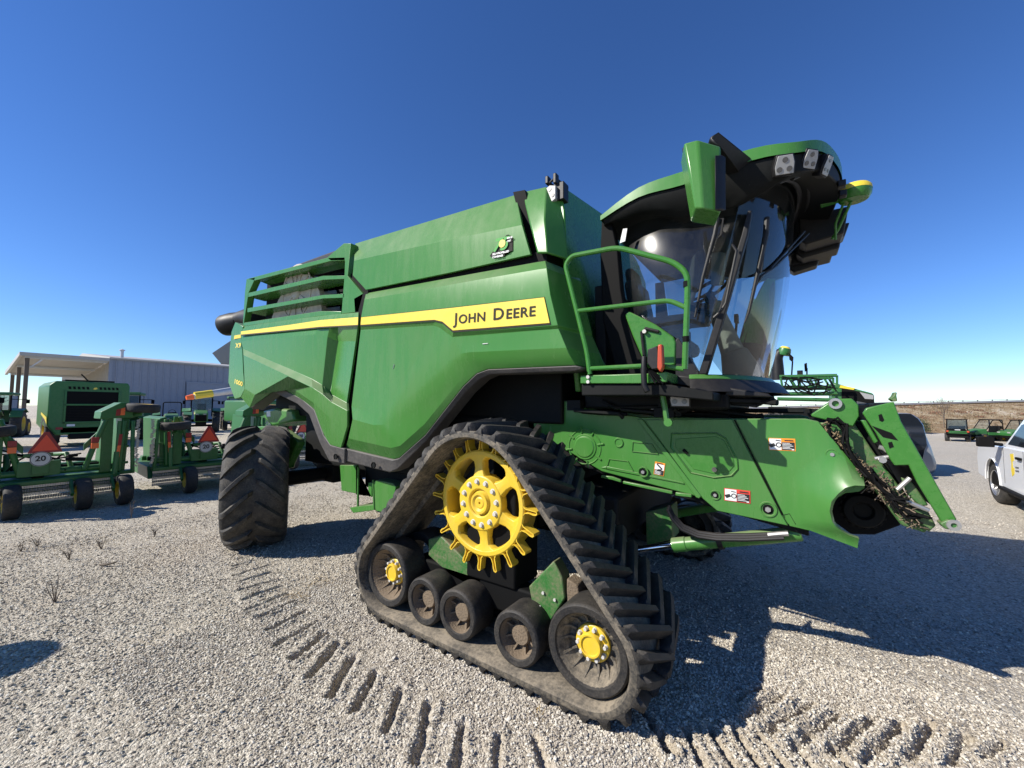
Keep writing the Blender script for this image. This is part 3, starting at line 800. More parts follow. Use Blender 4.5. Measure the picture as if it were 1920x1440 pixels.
# --- body core behind the panels
mb = MB()
mb.span((-7.3, 1.05, 1.75), (-1.75, 2.85, 3.3))
mb.span((-6.2, 1.0, 1.05), (-2.5, 2.9, 1.8))
mb.span((-2.9, 1.65, 1.5), (-1.5, 2.3, 2.12))
mb.span((-7.2, 0.75, 2.2), (-5.2, 3.15, 2.8))
mb.build('body_core', M['dark'], comb, 0.02)

# --- side door in the middle, with its raised decal field and the dished skirt
mid = {}
def mid_pts():
    P = {}
    tl = [(-4.128,0.570,3.264),(-3.086,0.570,3.218),(-2.364,0.570,3.186),(-1.723,0.570,3.155),(-1.655,0.570,3.150)]
    t2 = [(-4.056,0.500,3.160),(-3.010,0.500,3.114),(-2.306,0.500,3.088),(-1.676,0.500,3.060),(-1.599,0.500,3.054)]
    st = [(-4.073,0.475,2.955),(-3.301,0.475,2.921),(-2.676,0.475,2.869),(-1.610,0.475,2.810),(-1.551,0.475,2.818)]
    sb = [(-4.079,0.475,2.842),(-2.870,0.475,2.761),(-2.759,0.475,2.727),(-2.609,0.475,2.617),(-1.484,0.475,2.562)]
    sc = [(-4.113,0.500,2.805),(-2.909,0.500,2.727),(-2.819,0.500,2.695),(-2.645,0.500,2.583),(-1.492,0.500,2.542)]
    cr = [(-4.246,0.495,1.908),(-3.791,0.495,1.820),(-3.633,0.495,1.823),(-3.466,0.495,1.876),(-2.686,0.495,2.357),(-2.555,0.495,2.410),(-2.436,0.495,2.419),(-1.419,0.495,2.380)]
    c2 = [(-4.166,0.460,1.759),(-3.777,0.460,1.703),(-3.601,0.480,1.713),(-3.417,0.500,1.786),(-2.636,0.510,2.293),(-2.527,0.510,2.344),(-2.422,0.510,2.362),(-1.408,0.510,2.339)]
    bt = [(-4.457,0.570,1.393),(-3.577,0.570,1.330),(-3.472,0.570,1.355),(-3.074,0.570,1.622),(-2.564,0.570,2.109),(-2.399,0.570,2.225),(-2.266,0.570,2.259),(-1.373,0.570,2.245)]
    b0 = [(-4.270,0.480,1.531),(-3.520,0.500,1.464),(-3.386,0.510,1.494),(-3.047,0.535,1.733),(-2.556,0.545,2.190),(-2.418,0.545,2.270),(-2.284,0.545,2.298),(-1.379,0.545,2.268)]
    return tl, t2, st, sb, sc, cr, c2, bt, b0
tl, t2, st, sb, sc, cr, c2, bt, b0 = mid_pts()

def side_door(T):
    mb = MB()
    rows5 = tl + t2 + st + sb + sc
    n = 5; fs = []
    for r in range(4):
        for k in range(n - 1):
            a = r * n + k
            fs.append((a, a + 1, a + 1 + n, a + n))
    # wide field between the decal step and the skirt
    b = 5 * n
    pts = rows5 + cr + c2 + b0 + bt
    SC = [4 * n + k for k in range(5)]; CR = [b + k for k in range(8)]
    fs += [(SC[0], SC[1], CR[1], CR[0]), (SC[1], SC[2], CR[2], CR[1]), (SC[2], CR[3], CR[2]), (SC[2], SC[3], CR[4], CR[3]),
           (SC[3], CR[5], CR[4]), (SC[3], CR[6], CR[5]), (SC[3], SC[4], CR[7], CR[6])]
    for r in range(3):
        for k in range(7):
            a = b + r * 8 + k
            fs.append((a, a + 1, a + 9, a + 8))
    # flank that turns in behind the front edge
    fl = [tl[4], t2[4], st[4], sb[4], sc[4], cr[7], c2[7], b0[7], bt[7]]
    fi = [4, n + 4, 2 * n + 4, 3 * n + 4, 4 * n + 4, b + 7, b + 15, b + 23, b + 31]
    q = len(pts)
    back = [(p[0] + 0.10, p[1] + 0.42, p[2] - 0.01) for p in fl]
    pts = pts + back
    for k in range(8): fs.append((fi[k], q + k, q + k + 1, fi[k + 1]))
    s = 1 if T([(0, 0, 0)])[0][1] == 0 else -1
    mb.sheet(T(pts), fs, (0, 0.03 * s, 0))
    return mb.build('side_door', M['green'], comb, 0.004, 13, weld=True)
doorR = side_door(lambda p: list(p)); side_door(mir)

def strip(name, upper, lower, thick, mat, parent, y=0.0, bev=0.002):
    """a band between two lines, laid on the panel"""
    n = len(upper)
    pts = [(p[0], p[1] + y, p[2]) for p in upper] + [(p[0], p[1] + y, p[2]) for p in lower]
    return MB().sheet(pts, [(k, k + 1, k + 1 + n, k + n) for k in range(n - 1)], (0, thick, 0)).build(name, mat, parent, bev)
# charcoal edge below the yellow, then the yellow band itself, then the name on it
up = [(-4.067,0.471,2.950),(-2.868,0.471,2.881),(-2.758,0.471,2.874),(-2.623,0.471,2.866),(-1.603,0.471,2.810)]
lo = [(-4.078,0.471,2.841),(-2.865,0.471,2.757),(-2.755,0.471,2.723),(-2.612,0.471,2.619),(-1.544,0.471,2.573)]
strip('decal_border', up, lo, .003, M['deckal_ink'], doorR)
up = [(-4.061,0.467,2.945),(-2.864,0.467,2.874),(-2.754,0.467,2.867),(-2.619,0.467,2.859),(-1.606,0.467,2.805)]
lo = [(-4.068,0.467,2.856),(-2.862,0.467,2.771),(-2.748,0.467,2.739),(-2.609,0.467,2.638),(-1.554,0.467,2.588)]
strip('decal_band', up, lo, .003, M['decal'], doorR)
p0, p1, p2 = [(-2.590,0.465,2.698),(-1.686,0.465,2.663),(-2.568,0.465,2.793)]
rt = Vector(p1) - Vector(p0); wlen = rt.length; rt.normalize()
upv = Vector((0, 0, 1)) - rt * rt.z; upv.normalize()
mbt = MB(); x = 0.0; words = [mbt]
for ch, sz in (('J', 1.0), ('OHN', 0.80), (' ', 0.8), ('D', 1.0), ('EERE', 0.80)):
    if ch == ' ':
        x += 0.055; mbt = MB(); words.append(mbt); continue
    mbt, w = text_mb(ch, 0.148 * sz, Vector(p0) + rt * x, rt, upv, OUT, 0.002, 0.0022, mb=mbt, space=1.08)
    x += w + 0.018
k = wlen / (x - 0.018)
o0 = Vector(p0)
for q, m_ in enumerate(words):
    m_.v = [tuple(o0 + rt * ((Vector(v) - o0).dot(rt) * k) + (Vector(v) - o0) - rt * (Vector(v) - o0).dot(rt)) for v in m_.v]
    m_.build('lettering', M['deckal_ink'], doorR, smooth=False)

for q in ([(-3.503,0.493,2.320),(-3.487,0.493,2.366)], [(-2.263,0.493,2.482),(-2.201,0.493,2.481)]):
    MB().tube(q, .004, 4).build('paint_chip', M['white'], doorR)

# --- rear side panel: louvred top, tapered bulge, flared skirt round the wheel
def rear_panel(T):
    A = [(-7.417,0.550,3.225),(-5.934,0.550,3.154),(-5.138,0.550,3.109),(-4.859,0.550,3.091),(-4.665,0.550,3.077),(-4.238,0.550,3.045)]
    B = [(-7.355,0.500,3.068),(-5.821,0.500,2.993),(-5.041,0.500,2.949),(-4.766,0.500,2.929),(-4.577,0.500,2.915),(-4.168,0.500,2.871)]
    C = [(-7.331,0.495,2.960),(-5.761,0.475,2.877),(-5.041,0.475,2.843),(-4.816,0.505,2.791),(-4.750,0.605,2.744),(-4.210,0.505,2.682)]
    D_ = [(-7.312,0.515,2.846),(-5.772,0.495,2.442),(-5.147,0.495,2.269),(-4.923,0.515,2.179),(-4.852,0.585,2.064),(-4.375,0.515,1.952)]
    E = [(-7.114,0.450,2.711),(-5.610,0.420,2.318),(-4.978,0.420,2.143),(-4.745,0.430,2.051),(-4.586,0.450,1.958),(-4.245,0.440,1.858)]
    F = [(-7.083,0.480,2.176),(-6.651,0.450,2.076),(-5.924,0.450,2.279),(-4.996,0.450,1.952),(-4.599,0.450,1.757),(-4.298,0.480,1.674)]
    G = [(-7.309,0.520,2.043),(-6.986,0.520,1.880),(-6.087,0.530,2.172),(-5.122,0.530,1.855),(-4.860,0.520,1.533),(-4.448,0.500,1.406)]
    H = [(-4.677,0.500,1.431)]
    R = A + B + C + D_ + E + F + G
    fs = []
    for r in range(6):
        for k in range(5):
            a = r * 6 + k
            fs.append((a, a + 1, a + 7, a + 6))
    q = len(R)
    R = R + H
    # the lower right tongue between the wheel arch and the seam
    fs.remove((5 * 6 + 4, 5 * 6 + 5, 6 * 6 + 5, 6 * 6 + 4))
    fs += [(34, 35, 41), (34, 41, q), (34, q, 40)]
    s = 1 if T([(0, 0, 0)])[0][1] == 0 else -1
    return MB().sheet(T(R), fs, (0, 0.03 * s, 0)).build('rear_side_panel', M['green'], comb, 0.004, 8, weld=True)
rearR = rear_panel(lambda p: list(p)); rear_panel(mir)
up = [(-7.329,0.488,3.121),(-5.800,0.488,3.054),(-4.960,0.488,3.024),(-4.516,0.488,2.991),(-4.144,0.488,2.962)]
lo = [(-7.298,0.478,3.064),(-5.775,0.478,2.977),(-4.938,0.478,2.932),(-4.495,0.478,2.895),(-4.130,0.478,2.865)]
strip('decal_band', [(p[0], p[1] - .004, p[2]) for p in up], [(p[0], p[1] - .004, p[2]) for p in lo], .004, M['decal'], rearR)
lo2 = [(-7.275,0.470,3.043),(-5.757,0.470,2.959),(-4.923,0.470,2.914),(-4.482,0.470,2.879),(-4.118,0.470,2.848)]
strip('decal_border', [(p[0], p[1] - .002, p[2]) for p in lo], [(p[0], p[1] - .002, p[2]) for p in lo2], .003, M['deckal_ink'], rearR)

# --- louvre frame above the rear panel
def louvre(T):
    s = 1 if T([(0, 0, 0)])[0][1] == 0 else -1
    mb = MB()
    def pr(pts, d=.10): mb.prism(T(pts), (0, d * s, 0))
    pr([(-7.396,0.560,4.027),(-7.061,0.560,3.993),(-7.293,0.560,3.775),(-7.428,0.560,3.282),(-7.464,0.560,3.241),(-7.436,0.560,3.807)])                     # rear upright
    pr([(-4.600,0.560,3.986),(-4.445,0.560,3.950),(-4.495,0.560,3.544),(-4.166,0.560,3.261),(-4.253,0.560,3.052),(-4.611,0.560,3.075),(-4.569,0.560,3.560),(-4.565,0.560,3.753),(-4.888,0.560,3.817),(-4.979,0.560,3.879)])  # front upright
    pr([(-7.396,0.560,4.027),(-4.979,0.560,3.879),(-4.567,0.560,3.799),(-4.565,0.560,3.753),(-4.888,0.560,3.813),(-7.076,0.560,3.943)])             # top rail
    pr([(-7.428,0.560,3.291),(-5.108,0.560,3.179),(-4.613,0.560,3.110),(-4.611,0.560,3.065),(-5.104,0.560,3.107),(-7.463,0.560,3.232)])                   # bottom rail
    return mb.build('louvre_frame', M['green'], comb, 0.006)
louvre(lambda p: list(p)); louvre(mir)
for blade in ([(-7.293,0.560,3.775),(-5.056,0.560,3.648),(-4.564,0.560,3.561),(-4.562,0.560,3.516),(-5.053,0.560,3.593),(-7.307,0.560,3.706)], [(-7.310,0.560,3.518),(-5.042,0.560,3.386),(-4.565,0.560,3.325),(-4.574,0.560,3.278),(-5.039,0.560,3.339),(-7.303,0.560,3.450)],
              [(-7.105,0.570,3.995),(-4.996,0.570,3.886),(-4.591,0.570,3.800),(-4.590,0.570,3.779),(-4.995,0.570,3.857),(-7.102,0.570,3.968)]):
    for T in (lambda p: list(p), mir):
        s = 1 if T([(0, 0, 0)])[0][1] == 0 else -1
        inner = [(p[0] + 0.02, p[1] + 0.26, p[2] - 0.02 - (0.05 if k in (0, 1, 2) else 0.0)) for k, p in enumerate(blade)]
        n = len(blade)
        fs = [tuple(range(n)), tuple(range(2 * n - 1, n - 1, -1))] + [((i + 1) % n, i, i + n, (i + 1) % n + n) for i in range(n)]
        MB().add(T(blade + inner), fs).build('louvre_blade', M['green'], comb, 0.005)
# --- air screen drum seen through the louvres, and engine bay bits
sc_ = [(-6.512,0.740,3.727),(-6.423,0.740,3.900),(-6.180,0.740,3.923),(-5.776,0.740,3.855),(-5.595,0.740,3.743),(-5.456,0.740,3.532),(-5.368,0.740,3.182),(-6.883,0.740,3.303),(-6.690,0.740,3.574)]
mb = MB(); mb.prism(sc_, (0, .3, 0))
cs_ = sum((Vector(p_) for p_ in sc_), Vector()) / len(sc_)
mb.lathe([(.0005, .03), (.10, .03), (.12, .0)], cs_, OUT, 20)
for k in range(12):
    a = 2 * PI * k / 12
    mb.box(cs_ + Vector((.26 * math.cos(a), -.006, .26 * math.sin(a))), (.30, .02, .018), Matrix.Rotation(-a, 3, 'Y'))
mb.lathe([(.40, 0), (.40, .012), (.43, .012), (.43, 0)], cs_, OUT, 28)
mb.build('air_screen', M['screen'], comb, .004)
mb = MB()
for k in range(4):
    mb.tube([(-4.9 + .05 * k, .95, 2.85 + .2 * k), (-4.75, .9, 2.95 + .18 * k), (-4.6, 1.0, 3.1 + .15 * k)], .025, 8)
mb.span((-5.0, .98, 2.9), (-4.6, 1.04, 3.2)); mb.span((-4.95, .9, 3.35), (-4.72, 1.0, 3.42))
mb.build('hose_bundle', M['plastic'], comb)
mb = MB(); mb.span((-7.1, .72, 2.75), (-4.4, .80, 2.98)); mb.span((-4.6, .7, 2.9), (-4.35, .8, 3.7))
mb.build('inner_frame', M['green_dirty'], comb, .01)
mb = MB(); mb.span((-7.15, 1.5, 3.3), (-4.3, 2.4, 3.95)); mb.span((-7.2, .80, 2.7), (-6.4, .86, 4.0)); mb.span((-6.45, 1.08, 2.7), (-4.4, 1.14, 4.02)); mb.span((-7.2, 2.9, 2.7), (-4.4, 2.95, 3.95)); mb.build('engine_bay', M['seam'], comb)
# black cover that rises behind the louvres
MB().prism([(-7.004,0.950,4.218),(-6.480,0.950,4.223),(-5.446,0.950,4.213),(-5.151,0.950,4.202),(-5.137,0.950,3.903),(-6.813,0.950,4.054)], (0, 1.9, 0)).build('engine_cover', M['plastic'], comb, .02)

# --- tail panel with model name
tail = MB().sheet([(-7.684,0.530,3.325),(-7.365,0.530,3.216),(-7.433,0.530,3.081),(-7.423,0.530,2.973),(-7.372,0.530,2.862),(-7.294,0.530,2.452),(-7.210,0.530,2.180),(-7.355,0.530,2.044),(-7.629,0.550,2.020),(-7.915,0.550,2.306),(-7.913,0.550,2.926),(-7.846,0.540,3.178)],
    [(0, 1, 2, 11), (11, 2, 3, 10), (3, 4, 10), (4, 5, 10), (5, 9, 10), (5, 6, 9), (6, 7, 8, 9)], (0, .05, 0)).build('tail_panel', M['green'], comb, .006)
mb = MB(); mb.sheet([(-7.680,0.525,3.095),(-7.431,0.525,3.088),(-7.425,0.525,3.030),(-7.695,0.525,3.033)], [(0, 1, 2, 3)], (0, .004, 0))
mb.build('decal_band', M['decal'], tail)
for txt, pa, pb, sz in (('X9', [(-7.579,0.515,2.876)][0], [(-7.374,0.515,2.864)][0], .11), ('1000', [(-7.624,0.530,2.288)][0], [(-7.292,0.530,2.221)][0], .105)):
    rr_ = (Vector(pb) - Vector(pa)); wl = rr_.length; rr_.normalize()
    u_ = Vector((0, 0, 1)) - rr_ * rr_.z; u_.normalize()
    t_, w_ = text_mb(txt, sz, pa, rr_, u_, OUT, .004, .0025)
    t_.v = [tuple(Vector(pa) + rr_ * ((Vector(v) - Vector(pa)).dot(rr_) * wl / w_) + u_ * (Vector(v) - Vector(pa)).dot(u_) + OUT * .006) for v in t_.v]
    t_.build('lettering', M['paleyellow'], tail, smooth=False)
# tail cross body, so the rear is closed
mb = MB(); mb.prism([(p[0], p[1], p[2]) for p in [(-7.927,0.620,3.369),(-7.598,0.620,3.257),(-7.482,0.620,2.449),(-7.571,0.620,2.092),(-7.819,0.620,2.050),(-8.064,0.620,2.315),(-8.084,0.620,2.949)]], (0, 2.66, 0))
mb.build('tail_body', M['green'], comb, .02)

# --- unloading auger spout and straw chute at the back
c0 = Vector([(-9.345,0.950,3.517)][0]); c3 = Vector([(-8.193,0.950,3.519)][0]); ax_ = Vector((1, .45, .22)).normalized()
mb = MB(); mb.lathe([(.155, .10), (.165, .0), (.20, .0), (.215, .04), (.215, .22), (.19, .40)], c0, ax_, 22); mb.tube([c0 + ax_ * .34, c0 + ax_ * .55 + Vector((.05, 0, .02)), c3 + Vector((.2, .1, 0))], [.19, .19, .17], 16)
sp_ = mb.build('auger_spout', M['plastic'], comb, 0, 40)
MB().disc(c0 + ax_ * .10, -ax_, .156, .004, 22).build('spout_mouth', M['seam'], sp_)
MB().prism([(-9.307,0.750,2.938),(-8.408,0.750,3.120),(-8.361,0.750,2.653),(-8.843,0.750,2.695)], (0, .9, 0)).build('straw_chute', M['plastic'], comb, .01)

# --- grain tank: side wall, corner post, front wall
tankR = None
def tank_wall(T):
    global tankR
    s = 1 if T([(0, 0, 0)])[0][1] == 0 else -1
    top = [(-4.567,0.700,4.023),(-3.594,0.700,3.977),(-2.765,0.700,3.939),(-2.046,0.700,3.905)]
    cre = [(-4.355,0.548,3.703),(-3.363,0.548,3.631),(-2.551,0.548,3.568),(-1.874,0.548,3.510)]
    bot = [(-4.370,0.545,3.524),(-4.099,0.545,3.296),(-2.756,0.545,3.246),(-1.783,0.545,3.225)]
    mb = MB()
    pts = top + cre + bot
    mb.sheet(T(pts), [(0, 1, 5, 4), (1, 2, 6, 5), (2, 3, 7, 6), (4, 5, 9, 8), (5, 6, 10, 9), (6, 7, 11, 10)], (0, .03 * s, 0))
    o = mb.build('tank_wall', M['green'], comb, .004, 8)
    if s == 1: tankR = o
tank_wall(lambda p: list(p)); tank_wall(mir)
def tank_corner(T):
    s = 1 if T([(0, 0, 0)])[0][1] == 0 else -1
    a = [(-1.968,0.700,3.907),(-1.718,0.700,3.878)] + [(-1.801,0.555,3.526),(-1.651,0.555,3.502)] + [(-1.704,0.530,3.219),(-1.609,0.530,3.198)]
    i = [(p[0] + .10, p[1] + dy, p[2] - .02) for p, dy in zip((a[1], a[3], a[5]), (.10, .16, .18))]
    MB().sheet(T(a + i), [(0, 1, 3, 2), (2, 3, 5, 4), (1, 6, 7, 3), (3, 7, 8, 5)], (-.02, .03 * s, 0)).build('tank_corner', M['green'], comb, .008)
tank_corner(lambda p: list(p)); tank_corner(mir)
ti = [(-1.775,0.800,3.943),(-1.792,0.800,3.637),(-1.761,0.800,3.320)]
fx = ti[0][0] + .12
pts = [(fx, .80, ti[0][2]), (fx + .10, .74, ti[1][2]), (fx + .12, .72, ti[2][2] + .02), (fx + .14, .95, 2.05), (fx, MID, ti[0][2] + .16), (fx + .2, MID, 2.05)]
mp = mir(pts[:4])
MB().sheet(pts + mp, [(0, 1, 5, 4), (1, 2, 5), (2, 3, 5), (6, 7, 5, 4), (7, 8, 5), (8, 9, 5)], (-.05, 0, 0)).build('tank_front_wall', M['green_clean'], comb, .012)
mb = MB()
mb.span((-3.9, .82, 3.25), (fx - .05, 3.08, 3.62)); mb.build('tank_body', M['dark'], comb)
# black joints in the gaps, the tank overhang's shade put into their colour
mb = MB()
mb.sheet([(-4.456,0.600,3.589),(-4.131,0.600,3.337),(-1.790,0.600,3.259),(-1.651,0.600,3.247),(-1.662,0.600,3.124),(-4.169,0.600,3.239),(-4.523,0.600,3.561)], [(0, 1, 5, 6), (1, 2, 4, 5), (2, 3, 4)], (0, .3, 0))
mb.sheet([(-2.049,0.660,3.913),(-1.919,0.660,3.893),(-1.760,0.660,3.262),(-1.872,0.660,3.267)], [(0, 1, 2, 3)], (0, .3, 0))
mb.sheet([(-4.347,0.560,3.230),(-4.073,0.560,3.285),(-4.127,0.560,2.810),(-4.313,0.560,1.940),(-4.262,0.560,1.742),(-4.397,0.560,1.391),(-4.532,0.560,1.408),(-4.413,0.560,1.738),(-4.467,0.560,1.940),(-4.286,0.560,2.814)],
         [(0, 1, 2, 9), (9, 2, 3, 8), (8, 3, 4, 7), (7, 4, 5, 6)], (0, .1, 0))
mb.build('dark_panel_gap', M['seam'], comb)

# --- tank sticker
stk = MB().sheet([(-2.225,0.538,3.304),(-2.116,0.538,3.404),(-2.033,0.538,3.456),(-2.009,0.538,3.452),(-2.015,0.538,3.424),(-1.969,0.538,3.420),(-1.968,0.538,3.297),(-2.050,0.538,3.295),(-2.055,0.538,3.267),(-2.188,0.538,3.276)],
                 [(0, 1, 8, 9), (1, 2, 5, 8), (2, 3, 4, 5), (5, 6, 7, 8)], (0, .004, 0)).build('sticker', M['deckal_ink'], tankR)
pa, pb = [(-2.195,0.531,3.320)][0], [(-2.021,0.531,3.311)][0]
rr_ = (Vector(pb) - Vector(pa)); rr_.normalize(); u_ = Vector((0, 0, 1)) - rr_ * rr_.z; u_.normalize()
g_, _ = text_mb('75', .165, Vector(pa) + u_ * .012 + rr_ * .01, rr_, (u_ + rr_ * .30).normalized(), OUT, .004, .006)
g_.build('sticker_number', M['label_green'], stk, smooth=False)
for tx_, sz_, of_ in (('SELF-PROPELLED', .025, rr_ * .012 - u_ * .022), ('COMBINES', .025, rr_ * .012 - u_ * .050), ('SINCE', .022, rr_ * .168 + u_ * .10), ('1947', .022, rr_ * .168 + u_ * .072)):
    text_mb(tx_, sz_, Vector(pa) + of_, rr_, u_, OUT, .005, .001)[0].build('sticker_lettering', M['white'], stk, smooth=False)
dc = [(-2.073,0.529,3.381)][0]
MB().disc(dc, OUT, .036, .006, 18).build('sticker_dot', M['decal'], stk)

# --- work lamp and bracket on the tank corner
lp = [(-1.680,0.700,3.808)][0]
mb = MB(); mb.box((lp[0] + .07, .78, lp[2] + .01), (.10, .10, .16)); mb.tube([(lp[0] + .05, .75, lp[2] + .06), (lp[0] + .03, .74, lp[2] + .12)], .02)
mb.span((lp[0] - .05, .70, lp[2] + .10), (lp[0] - .02, .76, lp[2] + .17)); mb.span((lp[0] + .03, .70, lp[2] + .08), (lp[0] + .06, .76, lp[2] + .17))
q0 = Vector([(-1.642,0.720,3.941)][0]); q1 = Vector([(-1.647,0.980,3.971)][0])
for d in ((0, 0, 0), (-.055, 0, -.03)):
    mb.tube([q0 + Vector(d), q1 + Vector(d)], .016, 6)
for k in range(4):
    c = q0.lerp(q1, k / 3); mb.tube([c, c + Vector((-.055, 0, -.03))], .012, 6)
lampb = mb.build('lamp_bracket', M['plastic'], comb, .006)
def lamp(parent, c, n, w, h, mat=None):
    """cluster lamp: housing, pale face and three small reflectors"""
    n = Vector(n).normalized(); r = n.cross(Vector((0, 0, 1))).normalized(); u = r.cross(n)
    c = Vector(c)
    P = [c + r * (x * w) + u * (y * h) for x, y in ((-.5, -.5), (.42, -.5), (.5, -.1), (.38, .5), (-.38, .5), (-.5, .1))]
    b = MB().prism(P, -n * .06).build('work_lamp', M['plastic'], comb, .006)
    P2 = [c + (p - c) * .86 + n * .003 for p in P]
    MB().prism(P2, n * .006).build('lamp_lens', M['lens'], b, .003)
    for x, y in ((0, .22), (-.22, -.2), (.22, -.2)):
        MB().disc(c + r * x * w + u * y * h + n * .008, n, .13 * min(w, h), .004, 12).build('lamp_reflector', M['lamp_dark'], b)
    return b
MB().prism([Vector((lp[0] + .0 + dx, .695, lp[2] + dz)) for dx, dz in ((-.06, .04), (.0, .07), (.06, .05), (.06, -.07), (.0, -.10), (-.05, -.06))], (0, .04, 0)).build('lamp_lens', M['lens'], lampb, .006)
for dx, dz in ((0, .03), (-.025, -.03), (.03, -.03)):
    MB().disc((lp[0] + dx, .695, lp[2] + dz), OUT, .018, .004, 10).build('lamp_reflector', M['lamp_dark'], lampb)

# --- grey trim round the arches
def trim(name, pts_out, pts_in, d, bev=.012):
    n = len(pts_out)
    return MB().sheet(pts_out + pts_in, [(k, k + 1, k + 1 + n, k + n) for k in range(n - 1)], (0, d, 0)).build(name, M['grey_plastic'], comb, bev)
trim('arch_trim', [(-4.395,0.530,1.400),(-3.957,0.530,1.367),(-3.527,0.530,1.335),(-3.424,0.530,1.360),(-3.031,0.530,1.623),(-2.528,0.530,2.104),(-2.366,0.530,2.219),(-2.234,0.530,2.252),(-1.363,0.530,2.239),(-1.304,0.530,2.225)],
     [(-4.419,0.550,1.243),(-3.979,0.550,1.212),(-3.601,0.550,1.188),(-3.470,0.550,1.235),(-3.049,0.570,1.563),(-2.529,0.570,2.052),(-2.360,0.570,2.169),(-2.240,0.570,2.209),(-1.401,0.550,2.194),(-1.313,0.550,2.206)], .16)
trim('arch_trim', [(-6.899,0.500,1.881),(-6.023,0.500,2.169),(-5.382,0.500,2.004),(-5.068,0.500,1.859),(-4.838,0.500,1.542),(-4.677,0.500,1.431),(-4.370,0.500,1.401)],
     [(-6.896,0.530,1.847),(-6.259,0.530,2.113),(-5.561,0.530,1.939),(-5.250,0.530,1.797),(-4.971,0.530,1.439),(-4.740,0.530,1.219),(-4.409,0.530,1.214)], .16)
for p in [(-4.532,0.500,1.297),(-3.796,0.500,1.258)]:
    mb = MB(); mb.lathe([(.0005, .012), (.026, .012), (.028, 0), (.034, .004), (.034, .02)], p, OUT, 14)
    mb.build('trim_bolt', M['dark'], comb)

# ------------------------------------------------------------------ cab
# windscreen: a bulging sheet between a bottom curve and a top curve (plan x as a function of y)
YR, YL = 0.98, 2.92
def ws_bot(t):   # t 0 right corner .. 1 left corner
    y = YR + (YL - YR) * t; b = 1 - (2 * t - 1) ** 2
    return Vector((-.57 + .44 * b ** .75, y, 2.16 + .0 * b))
def ws_top(t):
    y = YR + (YL - YR) * t; b = 1 - (2 * t - 1) ** 2
    return Vector((-.25 + .36 * b ** .75, y, 3.40 + .40 * b ** .6))
NS, NR = 28, 8
def ws(t, s):
    p = ws_bot(t).lerp(ws_top(t), s)
    p.x += .05 * math.sin(PI * s) * (1 - (2 * t - 1) ** 2)
    return p
mb = MB(); pts = [ws(k / NS, r / NR) for r in range(NR + 1) for k in range(NS + 1)]
fs = [(r * (NS + 1) + k, r * (NS + 1) + k + 1, (r + 1) * (NS + 1) + k + 1, (r + 1) * (NS + 1) + k) for r in range(NR) for k in range(NS)]
mb.add(pts, fs); mb.build('windscreen', M['glass'], comb, angle=60)
# side glass
def side_glass(T):
    up_ = [(-1.212,1.000,3.534),(-1.150,1.000,3.542),(-0.979,1.000,3.542),(-0.826,1.000,3.511),(-0.655,1.000,3.415),(-0.444,1.000,3.394),(-0.244,1.000,3.371)]
    dn_ = [(-1.153,1.000,2.846),(-1.116,1.000,2.758),(-0.991,1.000,2.668),(-0.883,1.000,2.597),(-0.712,1.000,2.467),(-0.624,1.000,2.324),(-0.547,1.000,2.175)]
    pts = []; R_ = 16
    for r in range(R_ + 1):
        s = r / R_
        for a, b in zip(dn_, up_):
            pts.append((a[0] + (b[0] - a[0]) * s, 1.0 + .30 * max(0, s - .50) ** 2 + .40 * max(0, -.61 - (a[0] + (b[0] - a[0]) * s)) ** 2, a[2] + (b[2] - a[2]) * s))
    n = len(up_)
    MB().add(T(pts), [(r * n + k, r * n + k + 1, (r + 1) * n + k + 1, (r + 1) * n + k) for r in range(R_) for k in range(n - 1)]).build('side_window', M['glass_side'], comb, angle=80)
side_glass(lambda p: list(p)); side_glass(mir)
# pillars, rails and door frame
def frames(T):
    mb = MB()
    mb.prism(T([(p[0], p[1], p[2]) for p in [(-0.241,0.985,3.180),(-0.196,0.985,3.352),(-0.170,0.985,3.344),(-0.201,0.985,3.170),(-0.328,0.985,2.718),(-0.493,0.985,2.164),(-0.552,0.985,2.166),(-0.384,0.985,2.706)]]), (0, .07 if T([(0, 0, 0)])[0][1] == 0 else -.07, 0))
    mb.build('front_pillar', M['plastic'], comb, .008)
    mb = MB()
    sg = 1 if T([(0, 0, 0)])[0][1] == 0 else -1
    mb.prism(T([(-1.320,1.000,3.602),(-1.227,1.000,3.533),(-1.176,1.000,3.273),(-1.152,1.000,2.939),(-1.117,1.000,2.702),(-1.038,1.000,2.466),(-0.969,1.000,2.317),(-0.933,1.000,2.126),(-1.179,1.000,2.134),(-1.318,1.000,2.680),(-1.338,1.000,3.260)]), (0, .10 * sg, 0))
    mb.build('rear_pillar', M['seam'], comb, .01)
    mb = MB(); mb.prism(T([(-1.118,0.990,2.701),(-1.086,0.990,2.728),(-0.872,0.990,2.594),(-0.729,0.990,2.475),(-0.710,0.990,2.431),(-0.717,0.990,2.249),(-0.782,0.990,2.236),(-0.971,0.990,2.308),(-1.052,0.990,2.511)]), (0, .06 * sg, 0))
    mb.build('cab_side_panel', M['green_clean'], comb, .012)
    mb = MB(); mb.prism(T([(-0.716,1.000,2.450),(-0.692,1.000,2.465),(-0.624,1.000,2.337),(-0.547,1.000,2.179),(-0.552,1.000,2.126),(-0.721,1.000,2.166)]), (0, .06 * sg, 0))
    mb.build('cab_sill', M['plastic'], comb, .006)
frames(lambda p: list(p))
MB().prism(mir([(-0.241,0.985,3.180),(-0.196,0.985,3.352),(-0.170,0.985,3.344),(-0.201,0.985,3.170),(-0.328,0.985,2.718),(-0.493,0.985,2.164),(-0.537,0.985,2.166),(-0.370,0.985,2.704)]), (0, -.05, 0)).build('front_pillar', M['plastic'], comb, .008)
